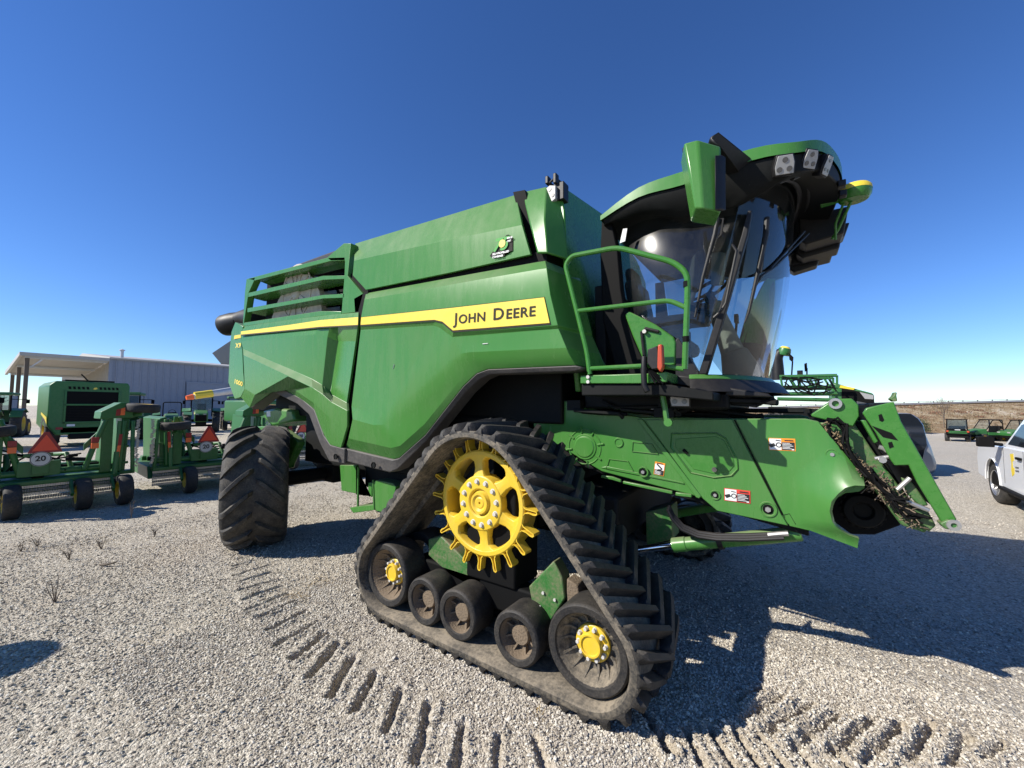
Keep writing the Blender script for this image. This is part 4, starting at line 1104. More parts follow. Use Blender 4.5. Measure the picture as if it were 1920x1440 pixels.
MB().prism([(-1.35, 2.86, 2.0), (-.9, 2.86, 2.0), (-1.15, 2.86, 2.5), (-1.25, 2.86, 3.5), (-1.35, 2.86, 3.5)], (0, .05, 0)).build('rear_pillar', M['seam'], comb, .008)
# raised rib on the green cab panel
MB().tube([(-0.954,0.980,2.332),(-0.973,0.980,2.537),(-0.943,0.980,2.561),(-0.837,0.980,2.523)], .014, 8).build('grab_handle', M['plastic'], comb)
MB().disc([(-0.946,0.975,2.534)][0], OUT, .016, .02, 12).build('handle_bolt', M['bolt'], comb)
# cab rear wall and floor
mb = MB(); mb.span((-1.40, 1.02, 2.0), (-1.30, 2.88, 3.0)); mb.build('cab_rear_wall', M['dark'], comb, .01)
mb = MB(); mb.span((-1.35, 1.04, 2.05), (-.62, 2.86, 2.14)); mb.prism([(-.62, 1.04, 2.05), (-.2, 1.5, 2.05), (-.14, MID, 2.05), (-.2, 2.4, 2.05), (-.62, 2.86, 2.05)], (0, 0, .08))
mb.build('cab_floor', M['dark'], comb, .01)
# roof: dark shell under a green cap, overhanging visor at the front
def roof_plan(k):
    """closed plan outline, anticlockwise from rear right"""
    R = [(-1.30, .92), (-.95, .86), (-.60, .84), (-.15, .84), (.10, .90), (.25, 1.10), (.35, 1.40), (.41, 1.70), (.43, MID)]
    L = [(x, 2 * MID - y) for x, y in reversed(R[:-1])]
    return R + L
RP = roof_plan(0); NRP = len(RP)
zlow = [3.545, 3.62, 3.605, 3.635, 3.63, 3.69, 3.72, 3.75, 3.77]; zlow = zlow + zlow[-2::-1]          # bottom of green cap
zedge = [3.585, 3.70, 3.71, 3.72, 3.705, 3.77, 3.81, 3.84, 3.86]; zedge = zedge + zedge[-2::-1]        # shoulder of green cap
cxr = -.45
def smooth_rows(rows, sub=4):
    """Catmull-Rom through rows of numbers"""
    R_ = [rows[0]] + list(rows) + [rows[-1]]; out = []
    for i in range(1, len(R_) - 2):
        for q in range(sub):
            t = q / sub; p0, p1, p2, p3 = R_[i - 1], R_[i], R_[i + 1], R_[i + 2]
            out.append(tuple(.5 * (2 * b + (c - a) * t + (2 * a - 5 * b + 4 * c - d) * t * t + (3 * b - a - 3 * c + d) * t ** 3) for a, b, c, d in zip(p0, p1, p2, p3)))
    return out + [tuple(rows[-1])]
rows = smooth_rows([(x, y, a, b) for (x, y), a, b in zip(RP, zlow, zedge)])
RPc, zlc, zec = RP, zlow, zedge                       # the coarse outline, for placing things
RP = [(r[0], r[1]) for r in rows]; zlow = [r[2] for r in rows]; zedge = [r[3] for r in rows]; NRP = len(RP)
mb = MB()
rings = [[(x, y, z) for (x, y), z in zip(RP, zlow)], [(x, y, z) for (x, y), z in zip(RP, zedge)]]
for s, dz in ((.90, .05), (.70, .12), (.35, .17)):
    rings.append([(cxr + (x - cxr) * s, MID + (y - MID) * s, z + dz * (1 - abs(y - MID) / 1.2 * .5)) for (x, y), z in zip(RP, zedge)])
vs = [p for r in rings for p in r]; fs = []
for r in range(len(rings) - 1):
    for k in range(NRP):
        q = (k + 1) % NRP; fs.append((r * NRP + k, r * NRP + q, (r + 1) * NRP + q, (r + 1) * NRP + k))
fs.append(tuple((len(rings) - 1) * NRP + k for k in range(NRP)))
mb.add(vs, fs); mb.build('roof_cap', M['green'], comb, .006, 48)
# shell below: from the cap's edge in to the rim of the glass
zin_r = [3.53, 3.52, 3.42, 3.40, 3.40, 3.46, 3.55, 3.62, 3.66]; zin = zin_r + zin_r[-2::-1]
def ins(p, s): return (cxr + (p[0] - cxr) * s - .0, MID + (p[1] - MID) * s)
rim = []
IN = [(-1.28, .99), (-.95, .99), (-.65, .99), (-.40, .99), (-.24, 1.0), (-.08, 1.18), (.03, 1.42), (.09, 1.68), (.11, MID)]
IN = IN + [(x, 2 * MID - y) for x, y in reversed(IN[:-1])]
IN = [(r[0], r[1]) for r in smooth_rows(IN)]
zin = [r[0] for r in smooth_rows([(z, ) for z in zin])]
def zwin(x, y):
    b = max(0.0, 1 - ((y - MID) / .97) ** 2)
    return 3.40 + .40 * b ** .6
zi = []
for (x, y), k in zip(IN, range(len(IN))):
    zi.append(zin[k] if abs(y - MID) > .94 else zwin(x, y) - .01)
rings = [[(x * 1.0, y, z - .004) for (x, y), z in zip([ins(p, .985) for p in RP], zlow)]]
drop = [.02, .05, .05, .08, .12, .12, .10, .08, .07]; drop = drop + drop[-2::-1]; drop = [r[0] for r in smooth_rows([(z, ) for z in drop])]
rings.append([(x, y, z - d) for (x, y), z, d in zip([ins(p, .975) for p in RP], zlow, drop)])
rings.append([((a[0] * .45 + b[0] * .55), (a[1] * .45 + b[1] * .55), (z - d) * .5 + w * .5 - .02) for a, b, z, d, w in zip(RP, IN, zlow, drop, zi)])
rings.append([(x, y, w) for (x, y), w in zip(IN, zi)])
rings.append([(cxr + (x - cxr) * .93, MID + (y - MID) * .95, w + .03) for (x, y), w in zip(IN, zi)])
vs = [p for r in rings for p in r]; fs = []
for r in range(len(rings) - 1):
    for k in range(NRP):
        q = (k + 1) % NRP; fs.append((r * NRP + k, r * NRP + q, (r + 1) * NRP + q, (r + 1) * NRP + k))
fs.append(tuple((len(rings) - 1) * NRP + k for k in range(NRP)))
shell = MB().add(vs, fs).build('roof_shell', M['dark'], comb, .01, 40)
# curved grille ring and panels under the visor
def arc(y0, y1, off, dz, n=18):
    out = []
    for k in range(n + 1):
        y = y0 + (y1 - y0) * k / n; b = max(0, 1 - ((y - MID) / 1.02) ** 2)
        out.append((-.24 + .36 * b ** .7 + off, y, 3.40 + .39 * b ** .6 + dz))
    return out
for off, dz, r in ((.02, -.02, .022), (.09, -.035, .016), (.17, -.03, .018)):
    MB().tube(arc(1.08, 2.82, off, dz), r, 8).build('visor_rib', M['plastic'], shell)
# left hand lamp bank hanging lower at the far end of the visor
mb = MB()
for y0, y1, x0, x1, z0, z1 in ((2.30, 2.56, .14, .47, 3.46, 3.74), (2.58, 2.82, .12, .46, 3.42, 3.70), (2.80, 3.06, .0, .42, 3.42, 3.62), (2.84, 3.00, .05, .30, 3.36, 3.52), (2.55, 2.75, .36, .50, 3.52, 3.68)):
    mb.prism([(x0, y0, z0 + .05), (x0 + .05, y0, z0), (x1, y0, z0 + .04), (x1 + .04, y0, z1), (x0, y0, z1)], (0, y1 - y0, 0))
mb.build('lamp_bank', M['plastic'], shell, .012)
# front lamps of the near side
def on_visor(y, dz):
    for k in range(16, NRP // 2):
        if RP[k][1] <= y <= RP[k + 1][1]:
            t = (y - RP[k][1]) / (RP[k + 1][1] - RP[k][1])
            x = RP[k][0] + (RP[k + 1][0] - RP[k][0]) * t; z = zlow[k] + (zlow[k + 1] - zlow[k]) * t
            n = Vector((RP[k + 1][1] - RP[k][1], -(RP[k + 1][0] - RP[k][0]), -.55)).normalized()
            return Vector((x, y, z + dz)), n
for c, n, w, h in (((.03, .855, 3.545), (.30, -1, -.42), .13, .135), ((.175, .985, 3.60), (.72, -.75, -.45), .115, .13), ((.275, 1.14, 3.60), (.9, -.5, -.45), .085, .14)):
    lamp(shell, Vector(c), n, w, h)
for y in (1.62, 1.86):
    c, n = on_visor(y, -.09); MB().box(c, (.05, .07, .05)).build('visor_bracket', M['plastic'], shell, .006)
# pale vents along the side of the roof
MB().prism([(-0.944,0.930,3.549),(-0.827,0.930,3.645),(-0.773,0.930,3.628),(-0.697,0.930,3.565),(-0.787,0.930,3.570),(-0.862,0.930,3.561)], (0, .03, 0)).build('roof_vent', M['grey_plastic'], shell, .005)
MB().prism([(-0.355,0.900,3.542),(-0.219,0.900,3.546),(-0.153,0.900,3.556),(-0.141,0.900,3.501),(-0.180,0.900,3.491),(-0.219,0.900,3.519)], (0, .03, 0)).build('roof_vent', M['grey_plastic'], shell, .005)
MB().prism([(-0.097,0.900,3.591),(-0.051,0.900,3.579),(-0.064,0.900,3.541),(-0.086,0.900,3.548)], (0, .02, 0)).build('roof_vent', M['grey_plastic'], shell, .003)
MB().box(([(0.005,1.200,3.845)][0][0], 1.2, [(0.005,1.200,3.845)][0][2]), (.13, .06, .04)).build('roof_aerial', M['plastic'], comb, .008)

# satellite receiver on its own mount in front of the roof
gc = [(0.519,2.050,3.747)][0]
g = Vector(gc)
mb = MB(); mb.lathe([(.0005, -.075), (.095, -.07), (.115, -.04), (.12, .0)], g, (0, 0, 1), 28)
rec = mb.build('receiver', M['green_clean'], comb, .004)
mb = MB(); mb.lathe([(.121, .0), (.118, .03), (.10, .052), (.05, .064), (.0005, .066)], g, (0, 0, 1), 28); mb.build('receiver_dome', M['decal'], rec)
mb = MB(); mb.tube([g + Vector((-.02, 0, -.07)), g + Vector((-.10, .16, -.24)), g + Vector((-.14, .2, -.30))], .012, 8)
mb.tube([g + Vector((-.07, .02, -.07)), g + Vector((-.12, .10, -.20)), g + Vector((-.12, .15, -.33))], .01, 8)
mb.tube([g + Vector((-.10, 0, -.03)), g + Vector((-.22, .03, -.03))], .03, 8)
mb.build('receiver_mount', M['green_clean'], rec)

# mirror and its arm
mb = MB()
mo = [(-0.501,0.350,3.617),(-0.382,0.350,3.596),(-0.288,0.350,3.529),(-0.295,0.350,3.121),(-0.330,0.350,3.108),(-0.398,0.350,3.130),(-0.437,0.350,3.165),(-0.480,0.350,3.391)]
fa = [(-0.501,0.350,3.617),(-0.419,0.350,3.610),(-0.395,0.350,3.150),(-0.443,0.350,3.170)]
fb = [(-0.419,0.350,3.610),(-0.300,0.450,3.575),(-0.307,0.430,3.138),(-0.395,0.350,3.150)]
sh = [(p[0], p[1], p[2]) for p in fa] + [(p[0], p[1], p[2]) for p in fb[1:3]]
bk = [(p[0] - .06, p[1] + .20, p[2] + .0) for p in (fa[0], fa[3], fb[1], fb[2])]
pts = [fa[0], fa[1], fa[2], fa[3], fb[1], fb[2]] + bk
mb.add(pts, [(0, 1, 2, 3), (1, 4, 5, 2), (0, 6, 8, 4, 1), (3, 2, 5, 9, 7), (0, 3, 7, 6), (4, 8, 9, 5), (6, 7, 9, 8)])
mir_o = mb.build('mirror_housing', M['green'], comb, .012)
MB().sheet([(p[0], p[1], p[2]) for p in [(-0.330,0.390,3.498),(-0.296,0.430,3.507),(-0.302,0.420,3.153),(-0.337,0.388,3.142)]], [(0, 1, 2, 3)], (.02, .04, 0)).build('mirror_rim', M['plastic'], mir_o, .006)
MB().prism([(-0.550,0.550,3.711),(-0.525,0.550,3.732),(-0.514,0.550,3.614),(-0.545,0.550,3.613)], (0, .1, 0)).build('mirror_back', M['plastic'], mir_o, .005)
am = [(-0.365,0.500,3.697),(-0.315,0.500,3.710),(-0.148,0.860,3.654),(-0.153,0.900,3.552),(-0.227,0.860,3.588),(-0.305,0.500,3.609),(-0.372,0.500,3.674)]
MB().prism(am, (-.05, .14, 0)).build('mirror_arm', M['plastic'], comb, .02)

# wipers and hand rails outside the windscreen
mb = MB(); mb.tube([(-0.083,1.100,3.311),(-0.093,1.100,3.185),(-0.154,1.100,2.898),(-0.215,1.100,2.626),(-0.245,1.100,2.545)], [.020, .020, .015, .010, .006], 8)
mb.tube([(-0.100,1.100,3.187),(-0.114,1.100,3.030),(-0.131,1.100,2.905)], .008, 6)
mb.tube([(-0.189,1.120,2.788),(-0.136,1.120,2.879),(-0.086,1.320,2.984),(0.164,1.870,3.430)], .010, 6); mb.tube([(-0.142,1.120,2.881),(-0.059,1.370,3.006),(0.197,1.970,3.440)], .010, 6)
mb.build('wiper', M['plastic'], comb)
mb = MB(); mb.tube([(-0.387,0.950,3.329),(-0.411,0.950,3.209),(-0.498,0.950,2.900),(-0.560,0.950,2.601)], [.016, .016, .012, .008], 8); mb.tube([(-0.389,0.960,3.326),(-0.353,0.960,3.320),(-0.370,0.960,3.202),(-0.395,0.960,3.180)], .008, 6)
mb.build('side_wiper', M['plastic'], comb)
MB().tube([(-0.296,0.930,3.102),(-0.270,0.930,3.048),(-0.277,0.930,3.011),(-0.347,0.930,2.677),(-0.379,0.930,2.622),(-0.429,0.930,2.577)], .010, 8).build('pillar_rail', M['plastic'], comb)
# inside mirror hanging on the pillar
MB().prism([(-0.470,1.150,3.148),(-0.394,1.150,3.140),(-0.411,1.150,2.883),(-0.476,1.150,2.885)], (.03, .05, 0)).build('inside_mirror', M['tan'], comb, .008)

# inside the cab
sx, sy = -.98, MID
mb = MB(); mb.box((sx, sy, 2.50), (.50, .54, .14)); mb.box((sx - .27, sy, 2.88), (.13, .52, .72), Matrix.Rotation(rad(-10), 3, 'Y')); mb.box((sx - .36, sy, 3.30), (.10, .30, .20), Matrix.Rotation(rad(-10), 3, 'Y'))
mb.span((sx - .2, sy - .2, 2.14), (sx + .2, sy + .2, 2.45))
mb.build('driver_seat', M['cloth'], comb, .05)
mb = MB(); mb.box((-.85, 1.46, 2.68), (.62, .22, .10)); mb.box((-.60, 1.44, 2.76), (.16, .2, .08)); mb.tube([(-.55, 1.46, 2.7), (-.50, 1.46, 2.85)], .03, 8)
mb.span((-1.1, 1.36, 2.14), (-.7, 1.56, 2.6)); mb.build('arm_console', M['dark'], comb, .02)
mb = MB(); mb.box((-.62, 1.32, 3.05), (.05, .38, .27), Matrix.Rotation(rad(25), 3, 'Z')); mb.tube([(-.62, 1.36, 2.95), (-.68, 1.40, 2.78)], .02, 8)
mb.build('monitor', M['cloth'], comb, .012)
cb = Vector((-.31, 1.92, 2.14))
mb = MB()
mb.tube([cb + Vector((-.02, 0, 0)), cb + Vector((-.10, 0, .30)), cb + Vector((-.20, 0, .62)), cb + Vector((-.25, 0, .78))], [.17, .10, .075, .07], 12)
mb.build('steering_column', M['tan'], comb, .01, 50)
wc = cb + Vector((-.31, 0, .90)); wa = Vector((-.45, 0, .9)).normalized()
u = wa.orthogonal().normalized(); v = wa.cross(u)
mb = MB(); mb.tube([wc + (u * math.cos(a) + v * math.sin(a)) * .21 for a in [2 * PI * k / 28 for k in range(28)]], .016, 8, closed=True)
for a in (.5, 2.6, 4.7): mb.tube([wc - wa * .03, wc + (u * math.cos(a) + v * math.sin(a)) * .2], .014, 6)
mb.tube([wc - wa * .02, cb + Vector((-.25, 0, .76))], .05, 10)
mb.build('steering_wheel', M['plastic'], comb)
mb = MB(); mb.tube([cb + Vector((.0, .0, -.02)), cb + Vector((-.03, 0, .12)), cb + Vector((-.09, 0, .30))], [.17, .15, .11], 14); mb.build('dash_cover', M['tan'], comb, .02, 50)
mb = MB(); mb.box((-.42, 2.52, 2.86), (.04, .10, .09)); mb.tube([(-.42, 2.52, 2.82), (-.46, 2.6, 2.5), (-.5, 2.72, 2.2)], .014, 6); mb.build('door_rail', M['plastic'], comb, .005)
mb = MB(); mb.tube([(-.95, 2.55, 2.2), (-.97, 2.5, 2.62), (-.90, 2.46, 2.80), (-.6, 2.4, 2.84)], .014, 8); mb.build('cab_grab_rail', M['plastic'], comb)
mb = MB(); mb.sheet([(-1.156,0.998,3.334),(-1.126,0.998,3.454),(-1.089,0.998,3.449),(-1.109,0.998,3.342)], [(0, 1, 2, 3)], (0, .004, 0)); mb.build('window_sticker', M['white'], comb)

# cab base: green sill with a black fascia under the windscreen
def fas(z0, z1, off0, off1, name, mat):
    n = 22; lo_ = []; hi_ = []
    for k in range(n + 1):
        t = k / n; p = ws_bot(t); c = Vector((-.8, MID, 0)); d = (Vector((p.x, p.y, 0)) - c).normalized()
        lo_.append((p.x + d.x * off0, p.y + d.y * off0, z0)); hi_.append((p.x + d.x * off1, p.y + d.y * off1, z1))
    return MB().sheet(hi_ + lo_, [(k, k + 1, k + n + 2, k + n + 1) for k in range(n)], (-.05, 0, 0)).build(name, mat, comb, .004)
fas(2.13, 2.165, .06, .03, 'windscreen_sill', M['green_clean'])
fas(2.03, 2.128, .16, .08, 'front_fascia', M['plastic'])
mb = MB(); mb.prism([(-0.766,0.950,2.177),(-0.580,0.950,2.149),(-0.457,0.950,2.097),(-0.437,0.950,2.021),(-0.582,0.950,2.064),(-0.767,0.950,2.097)], (0, .5, 0)); mb.prism([(-0.450,1.000,2.083),(-0.108,1.000,2.014),(-0.077,1.000,1.987),(-0.426,1.000,2.002)], (0, 1.8, 0))
mb.build('step_fascia', M['plastic'], comb, .012)
mb = MB(); mb.span((-1.5, 1.0, 1.90), (-.35, 2.9, 2.05)); mb.build('cab_floor_frame', M['dark'], comb, .02)

# ------------------------------------------------------------------ platform and hand rails on the right of the cab
RY = .60
mb = MB(); mb.prism([(-1.350,0.600,2.165),(-0.786,0.600,2.158),(-0.690,0.600,2.165),(-0.692,0.600,2.093),(-0.859,0.600,2.087),(-1.351,0.600,2.101)], (0, .35, 0)); plat = mb.build('platform', M['green'], comb, .006)
mb = MB()
for p in [(-1.281,0.598,2.150),(-1.281,0.598,2.112)]: mb.disc(p, OUT, .014, .012, 10)
mb.build('platform_bolt', M['bolt'], plat)
mb = MB(); mb.prism([(-1.351,0.620,2.098),(-0.884,0.620,2.085),(-0.697,0.620,2.080),(-0.399,0.620,2.018),(-0.400,0.620,1.958),(-0.734,0.620,1.997),(-1.351,0.620,2.004)], (0, .36, 0)); mb.build('step_well', M['dark'], comb, .01)
def fillet(P, r=.07, n=4):
    P = [Vector(p) for p in P]; out = [P[0]]
    for a, b, c in zip(P, P[1:], P[2:]):
        d0 = (a - b); d1 = (c - b); k = min(r, d0.length * .45, d1.length * .45)
        s, e = b + d0.normalized() * k, b + d1.normalized() * k
        for i in range(n + 1):
            t = i / n; out.append((s.lerp(b, t)).lerp(b.lerp(e, t), t))
    return out + [P[-1]]
rl = [(-1.268,0.600,2.170),(-1.290,0.600,2.349),(-1.380,0.600,2.702),(-1.479,0.600,3.087),(-1.421,0.600,3.151),(-1.034,0.600,3.135),(-0.634,0.600,2.940),(-0.541,0.600,2.842),(-0.545,0.600,2.663),(-0.571,0.600,2.178)]
mb = MB(); mb.tube(fillet(rl, .07), .0205, 10); mb.tube(fillet([(-1.371,0.600,2.688),(-0.664,0.600,2.670),(-0.553,0.600,2.601)], .05), .0175, 10); mb.tube(fillet([(-1.268,0.600,2.216),(-0.763,0.600,2.214),(-0.578,0.600,2.178)], .05), .0175, 10)
mb.build('hand_rail', M['green_clean'], comb)
for p in [(-0.548,0.600,2.765),(-0.560,0.600,2.383)]: MB().tube([Vector(p) + Vector((0, 0, -.02)), Vector(p) + Vector((0, 0, .02))], .0225, 10).build('rail_band', M['seam'], comb)
# fold-out marker lamp on the rail
mb = MB(); mb.tube([(-0.830,0.550,2.278),(-0.835,0.550,2.156),(-0.833,0.550,2.072),(-0.811,0.550,2.023)], .022, 8); mb.prism([(-0.798,0.520,2.322),(-0.732,0.520,2.343),(-0.706,0.520,2.185),(-0.771,0.520,2.178),(-0.803,0.520,2.228)], (0, .05, 0))
mk = mb.build('marker_lamp', M['plastic'], comb, .006)
MB().prism([(-0.723,0.500,2.347),(-0.695,0.500,2.348),(-0.691,0.500,2.190),(-0.709,0.500,2.155),(-0.730,0.500,2.185)], (0, .06, 0)).build('marker_lens', M['amber'], mk, .008)
mb = MB()
rr2 = random.Random(4)
for k in range(5):
    a, b = [(-0.819,0.560,2.194)][0], [(-0.724,0.560,2.152)][0]
    mb.tube([a, (a[0] + .06 + .02 * k, a[1] + .02 * k, a[2] - .10 - .03 * rr2.random()), (b[0] - .02 * k, b[1] + .1, b[2] - .05)], .008, 6)
mb.build('cable', M['seam'], mk)
# hanging strap, lamp and plumbing below the platform
mb = MB(); mb.tube([(-0.763,0.750,2.028),(-0.745,0.750,1.921),(-0.732,0.750,1.824)], .02, 6); mb.disc([(-0.715,0.740,1.805)][0], OUT, .03, .03, 10); mb.build('hanger', M['green'], comb)
lamp(comb, [(-0.651,0.800,1.985)][0], (.25, -1, 0), .15, .14)
mb = MB()
for k in range(16):
    y = rr2.uniform(.9, 1.5); x0 = rr2.uniform(-1.6, -.5); z0 = rr2.uniform(1.86, 2.0)
    mb.tube([(x0, y, z0), (x0 + rr2.uniform(.1, .5), y + rr2.uniform(-.1, .1), z0 - rr2.uniform(0, .08)), (x0 + rr2.uniform(.4, .8), y, z0 - rr2.uniform(-.03, .06))], rr2.uniform(.012, .024), 6)
for k in range(10):
    mb.box((rr2.uniform(-1.6, -.4), rr2.uniform(.95, 1.4), rr2.uniform(1.85, 1.98)), (rr2.uniform(.06, .2), .08, rr2.uniform(.04, .1)))
mb.build('under_cab_hose', M['dark'], comb)

# ------------------------------------------------------------------ feeder house
FY = 1.10; FW = 1.70
F0 = [(-2.095,1.100,2.024),(-1.912,1.100,2.022),(-1.520,1.100,1.904),(-1.032,1.100,1.830),(-0.335,1.100,1.832),(0.101,1.100,1.841),(0.173,1.100,1.824),(0.394,1.100,1.468),(0.397,1.100,1.404),(0.366,1.070,1.382),(0.295,1.070,1.363),(0.249,1.080,1.321),(0.224,1.080,1.248),(0.238,1.090,1.145),(0.302,1.100,1.082),(0.357,1.100,1.078),(0.347,1.100,1.013),(0.164,1.100,1.067),(0.050,1.100,1.107),(-0.011,1.100,1.104),(-0.458,1.100,1.135),(-0.556,1.100,1.214),(-1.380,1.100,1.339),(-1.883,1.100,1.578),(-2.095,1.100,1.714)]
mb = MB(); mb.prism(F0, (0, .05, 0)); fh = mb.build('feeder_side', M['green'], comb, .008)
Fm = [(p[0], 2 * MID - p[1], p[2]) for p in F0]
mb = MB(); mb.prism(Fm, (0, -.05, 0)); mb.build('feeder_side', M['green'], comb, .008)
# top, bottom and the inside of the feeder house
def slab(pts, name, mat, th=.05):
    return MB().sheet(pts + [(p[0], FY + FW, p[2]) for p in pts], [(k, k + 1, k + 1 + len(pts), k + len(pts)) for k in range(len(pts) - 1)], (0, 0, -th)).build(name, mat, comb, .01)
slab([(-2.2, FY + .05, 1.96), (-1.0, FY + .05, 1.85), (.08, FY + .05, 1.80)], 'feeder_top', M['green_dirty'])
slab([(-1.9, FY + .05, 1.45), (-.55, FY + .05, 1.20), (.10, FY + .05, 1.08)], 'feeder_floor', M['dark'])
mb = MB(); mb.span((-2.0, FY + .06, 1.35), (.02, FY + FW - .06, 1.80)); mb.build('feeder_core', M['dark'], comb, .02)
# pressed shapes on the side: ring, ribs, round boss, recessed pockets
def raised(pts, name, mat=None, th=.012, bev=.005):
    return MB().prism([(p[0], p[1] - th, p[2]) for p in pts], (0, th - .001, 0)).build(name, mat or M['green'], fh, bev)
def ringpart(c, r0, r1, h, name, n=36):
    return MB().lathe([(r0, 0), (r0 + .006, h), (r1 - .006, h), (r1, 0)], c, OUT, n).build(name, M['green'], fh)
kc = Vector([(-1.543,1.100,1.547)][0])
MB().lathe([(.0005, .016), (.088, .016), (.10, .008), (.112, .008), (.118, 0)], kc, OUT, 36).build('cover_boss', M['green'], fh, 0, 12)
ringpart(kc, .150, .166, .006, 'cover_ring')
mb = MB()
for k in range(8):
    a = 2 * PI * k / 8 + .2; d = Vector((math.cos(a), 0, math.sin(a)))
    mb.tube([kc + d * .128 + OUT * .004, kc + d * .19 + OUT * .004], .009, 6)
mb.build('cover_rib', M['green'], fh)
bc = [(-1.221,1.100,1.604)][0]
MB().lathe([(.0005, .004), (.028, .004), (.032, .010), (.040, .010), (.044, 0)], bc, OUT, 24).build('round_boss', M['green'], fh)
def pocket(pts, name='pocket'):
    """a raised rim round a shallow recess"""
    c = sum((Vector(p) for p in pts), Vector()) / len(pts); n = len(pts)
    def rg(s, d): return [tuple(c + (Vector(p) - c) * s + OUT * d) for p in pts]
    R = rg(1.10, .0005) + rg(1.06, .010) + rg(1.0, .010) + rg(.94, .002)
    fs = [(r * n + k, r * n + (k + 1) % n, (r + 1) * n + (k + 1) % n, (r + 1) * n + k) for r in range(3) for k in range(n)] + [tuple(3 * n + k for k in range(n))]
    return MB().add(R, fs).build(name, M['green'], fh)
pocket([(-1.094,1.100,1.615),(-0.938,1.100,1.606),(-0.892,1.100,1.530),(-1.100,1.100,1.538)])
pocket([(-1.305,1.100,1.454),(-1.143,1.100,1.448),(-1.098,1.100,1.371),(-1.330,1.100,1.372)])
# lower rail of the rear shield
for seg in ([(-1.375,1.100,1.312),(-1.272,1.100,1.308),(-1.196,1.100,1.289),(-1.196,1.100,1.266),(-1.272,1.100,1.280),(-1.376,1.100,1.288)], [(-1.177,1.100,1.281),(-0.776,1.100,1.244),(-0.776,1.100,1.219),(-1.178,1.100,1.259)], [(-0.751,1.100,1.239),(-0.632,1.100,1.237),(-0.633,1.100,1.212),(-0.752,1.100,1.213)]):
    raised(seg, 'shield_rail', th=.03)
raised([(-1.390,1.100,1.376),(-1.320,1.100,1.392),(-0.694,1.100,1.321),(-0.686,1.100,1.305),(-0.742,1.100,1.312),(-1.320,1.100,1.364)], 'shield_rib', th=.01)
# main front shield: a plate standing proud with a diagonal flange, and the panel joint
raised([(-1.051,1.100,1.812),(-1.006,1.100,1.813),(-0.564,1.100,1.233),(-0.579,1.100,1.211),(-0.602,1.100,1.216)], 'diagonal_flange', th=.022)
raised([(-0.988,1.100,1.809),(-0.342,1.100,1.827),(-0.052,1.100,1.163),(-0.046,1.100,1.156),(-0.017,1.100,1.099),(-0.458,1.100,1.135),(-0.556,1.100,1.214)], 'front_shield', th=.016)
# forward shield panel with the swelling round the drum
# the swelling: rings run from the lip of the opening out to the edge of the panel
inn = [(0.385,0.995,1.430),(0.338,0.990,1.419),(0.296,0.990,1.394),(0.259,0.995,1.351),(0.231,1.000,1.300),(0.222,1.010,1.239),(0.234,1.020,1.178),(0.255,1.030,1.145),(0.276,1.040,1.123),(0.308,1.050,1.103),(0.353,1.060,1.092)]
ous = [(0.392,1.084,1.470),(0.292,1.084,1.633),(0.169,1.084,1.821),(0.100,1.084,1.836),(-0.313,1.084,1.825),(-0.164,1.084,1.473),(-0.039,1.084,1.168),(-0.008,1.084,1.101),(0.107,1.084,1.088),(0.232,1.084,1.052),(0.346,1.084,1.020)]
TT = (0, .05, .12, .22, .34, .48, .64, .8, 1.0); nn_ = len(inn)
pts = []
for i, t in enumerate(TT):
    for a, b in zip(inn, ous):
        L = math.hypot(b[0] - a[0], b[2] - a[2]); tt = min(1, t * min(1.0, .34 / max(L, .05)) if t < .9 else t) if L > .34 else t
        y = b[1] + (a[1] - b[1]) * (1 - min(1, (tt * L) / min(L, .30))) ** 1.6
        if i == 0: y += .03
        pts.append((a[0] + (b[0] - a[0]) * tt, y, a[2] + (b[2] - a[2]) * tt))
fs = [(i * nn_ + k, i * nn_ + k + 1, (i + 1) * nn_ + k + 1, (i + 1) * nn_ + k) for i in range(len(TT) - 1) for k in range(nn_ - 1)]
fsh = MB().sheet(pts, fs, (0, .014, 0)).build('drum_shield', M['green'], fh, .003, 60, weld=True)
# access flap with slot and knob
flap = MB().prism([(-0.748,1.080,1.661),(-0.454,1.080,1.696),(-0.397,1.080,1.667),(-0.337,1.080,1.528),(-0.335,1.080,1.481),(-0.367,1.080,1.439),(-0.468,1.080,1.409),(-0.617,1.080,1.431),(-0.749,1.080,1.597)], (0, .01, 0)).build('access_flap', M['green_clean'], fh, .004)
pts = [(-0.756,1.083,1.695),(-0.451,1.083,1.712),(-0.390,1.083,1.675),(-0.323,1.083,1.529),(-0.321,1.083,1.466),(-0.361,1.083,1.415),(-0.476,1.083,1.388),(-0.630,1.083,1.409),(-0.766,1.083,1.587)]
n = len(pts); c = sum((Vector(p) for p in pts), Vector()) / n
R = [tuple(Vector(p)) for p in pts] + [tuple(c + (Vector(p) - c) * 1.04 + OUT * .010) for p in pts] + [tuple(c + (Vector(p) - c) * 1.09) for p in pts]
MB().add(R, [(r * n + k, r * n + (k + 1) % n, (r + 1) * n + (k + 1) % n, (r + 1) * n + k) for r in range(2) for k in range(n)]).build('flap_frame', M['green'], fh)
MB().tube([(-0.687,1.072,1.581),(-0.656,1.072,1.549)], .012, 8).build('flap_slot', M['seam'], flap)
MB().disc([(-0.467,1.080,1.445)][0], OUT, .018, .02, 14).build('flap_knob', M['grey_plastic'], flap)
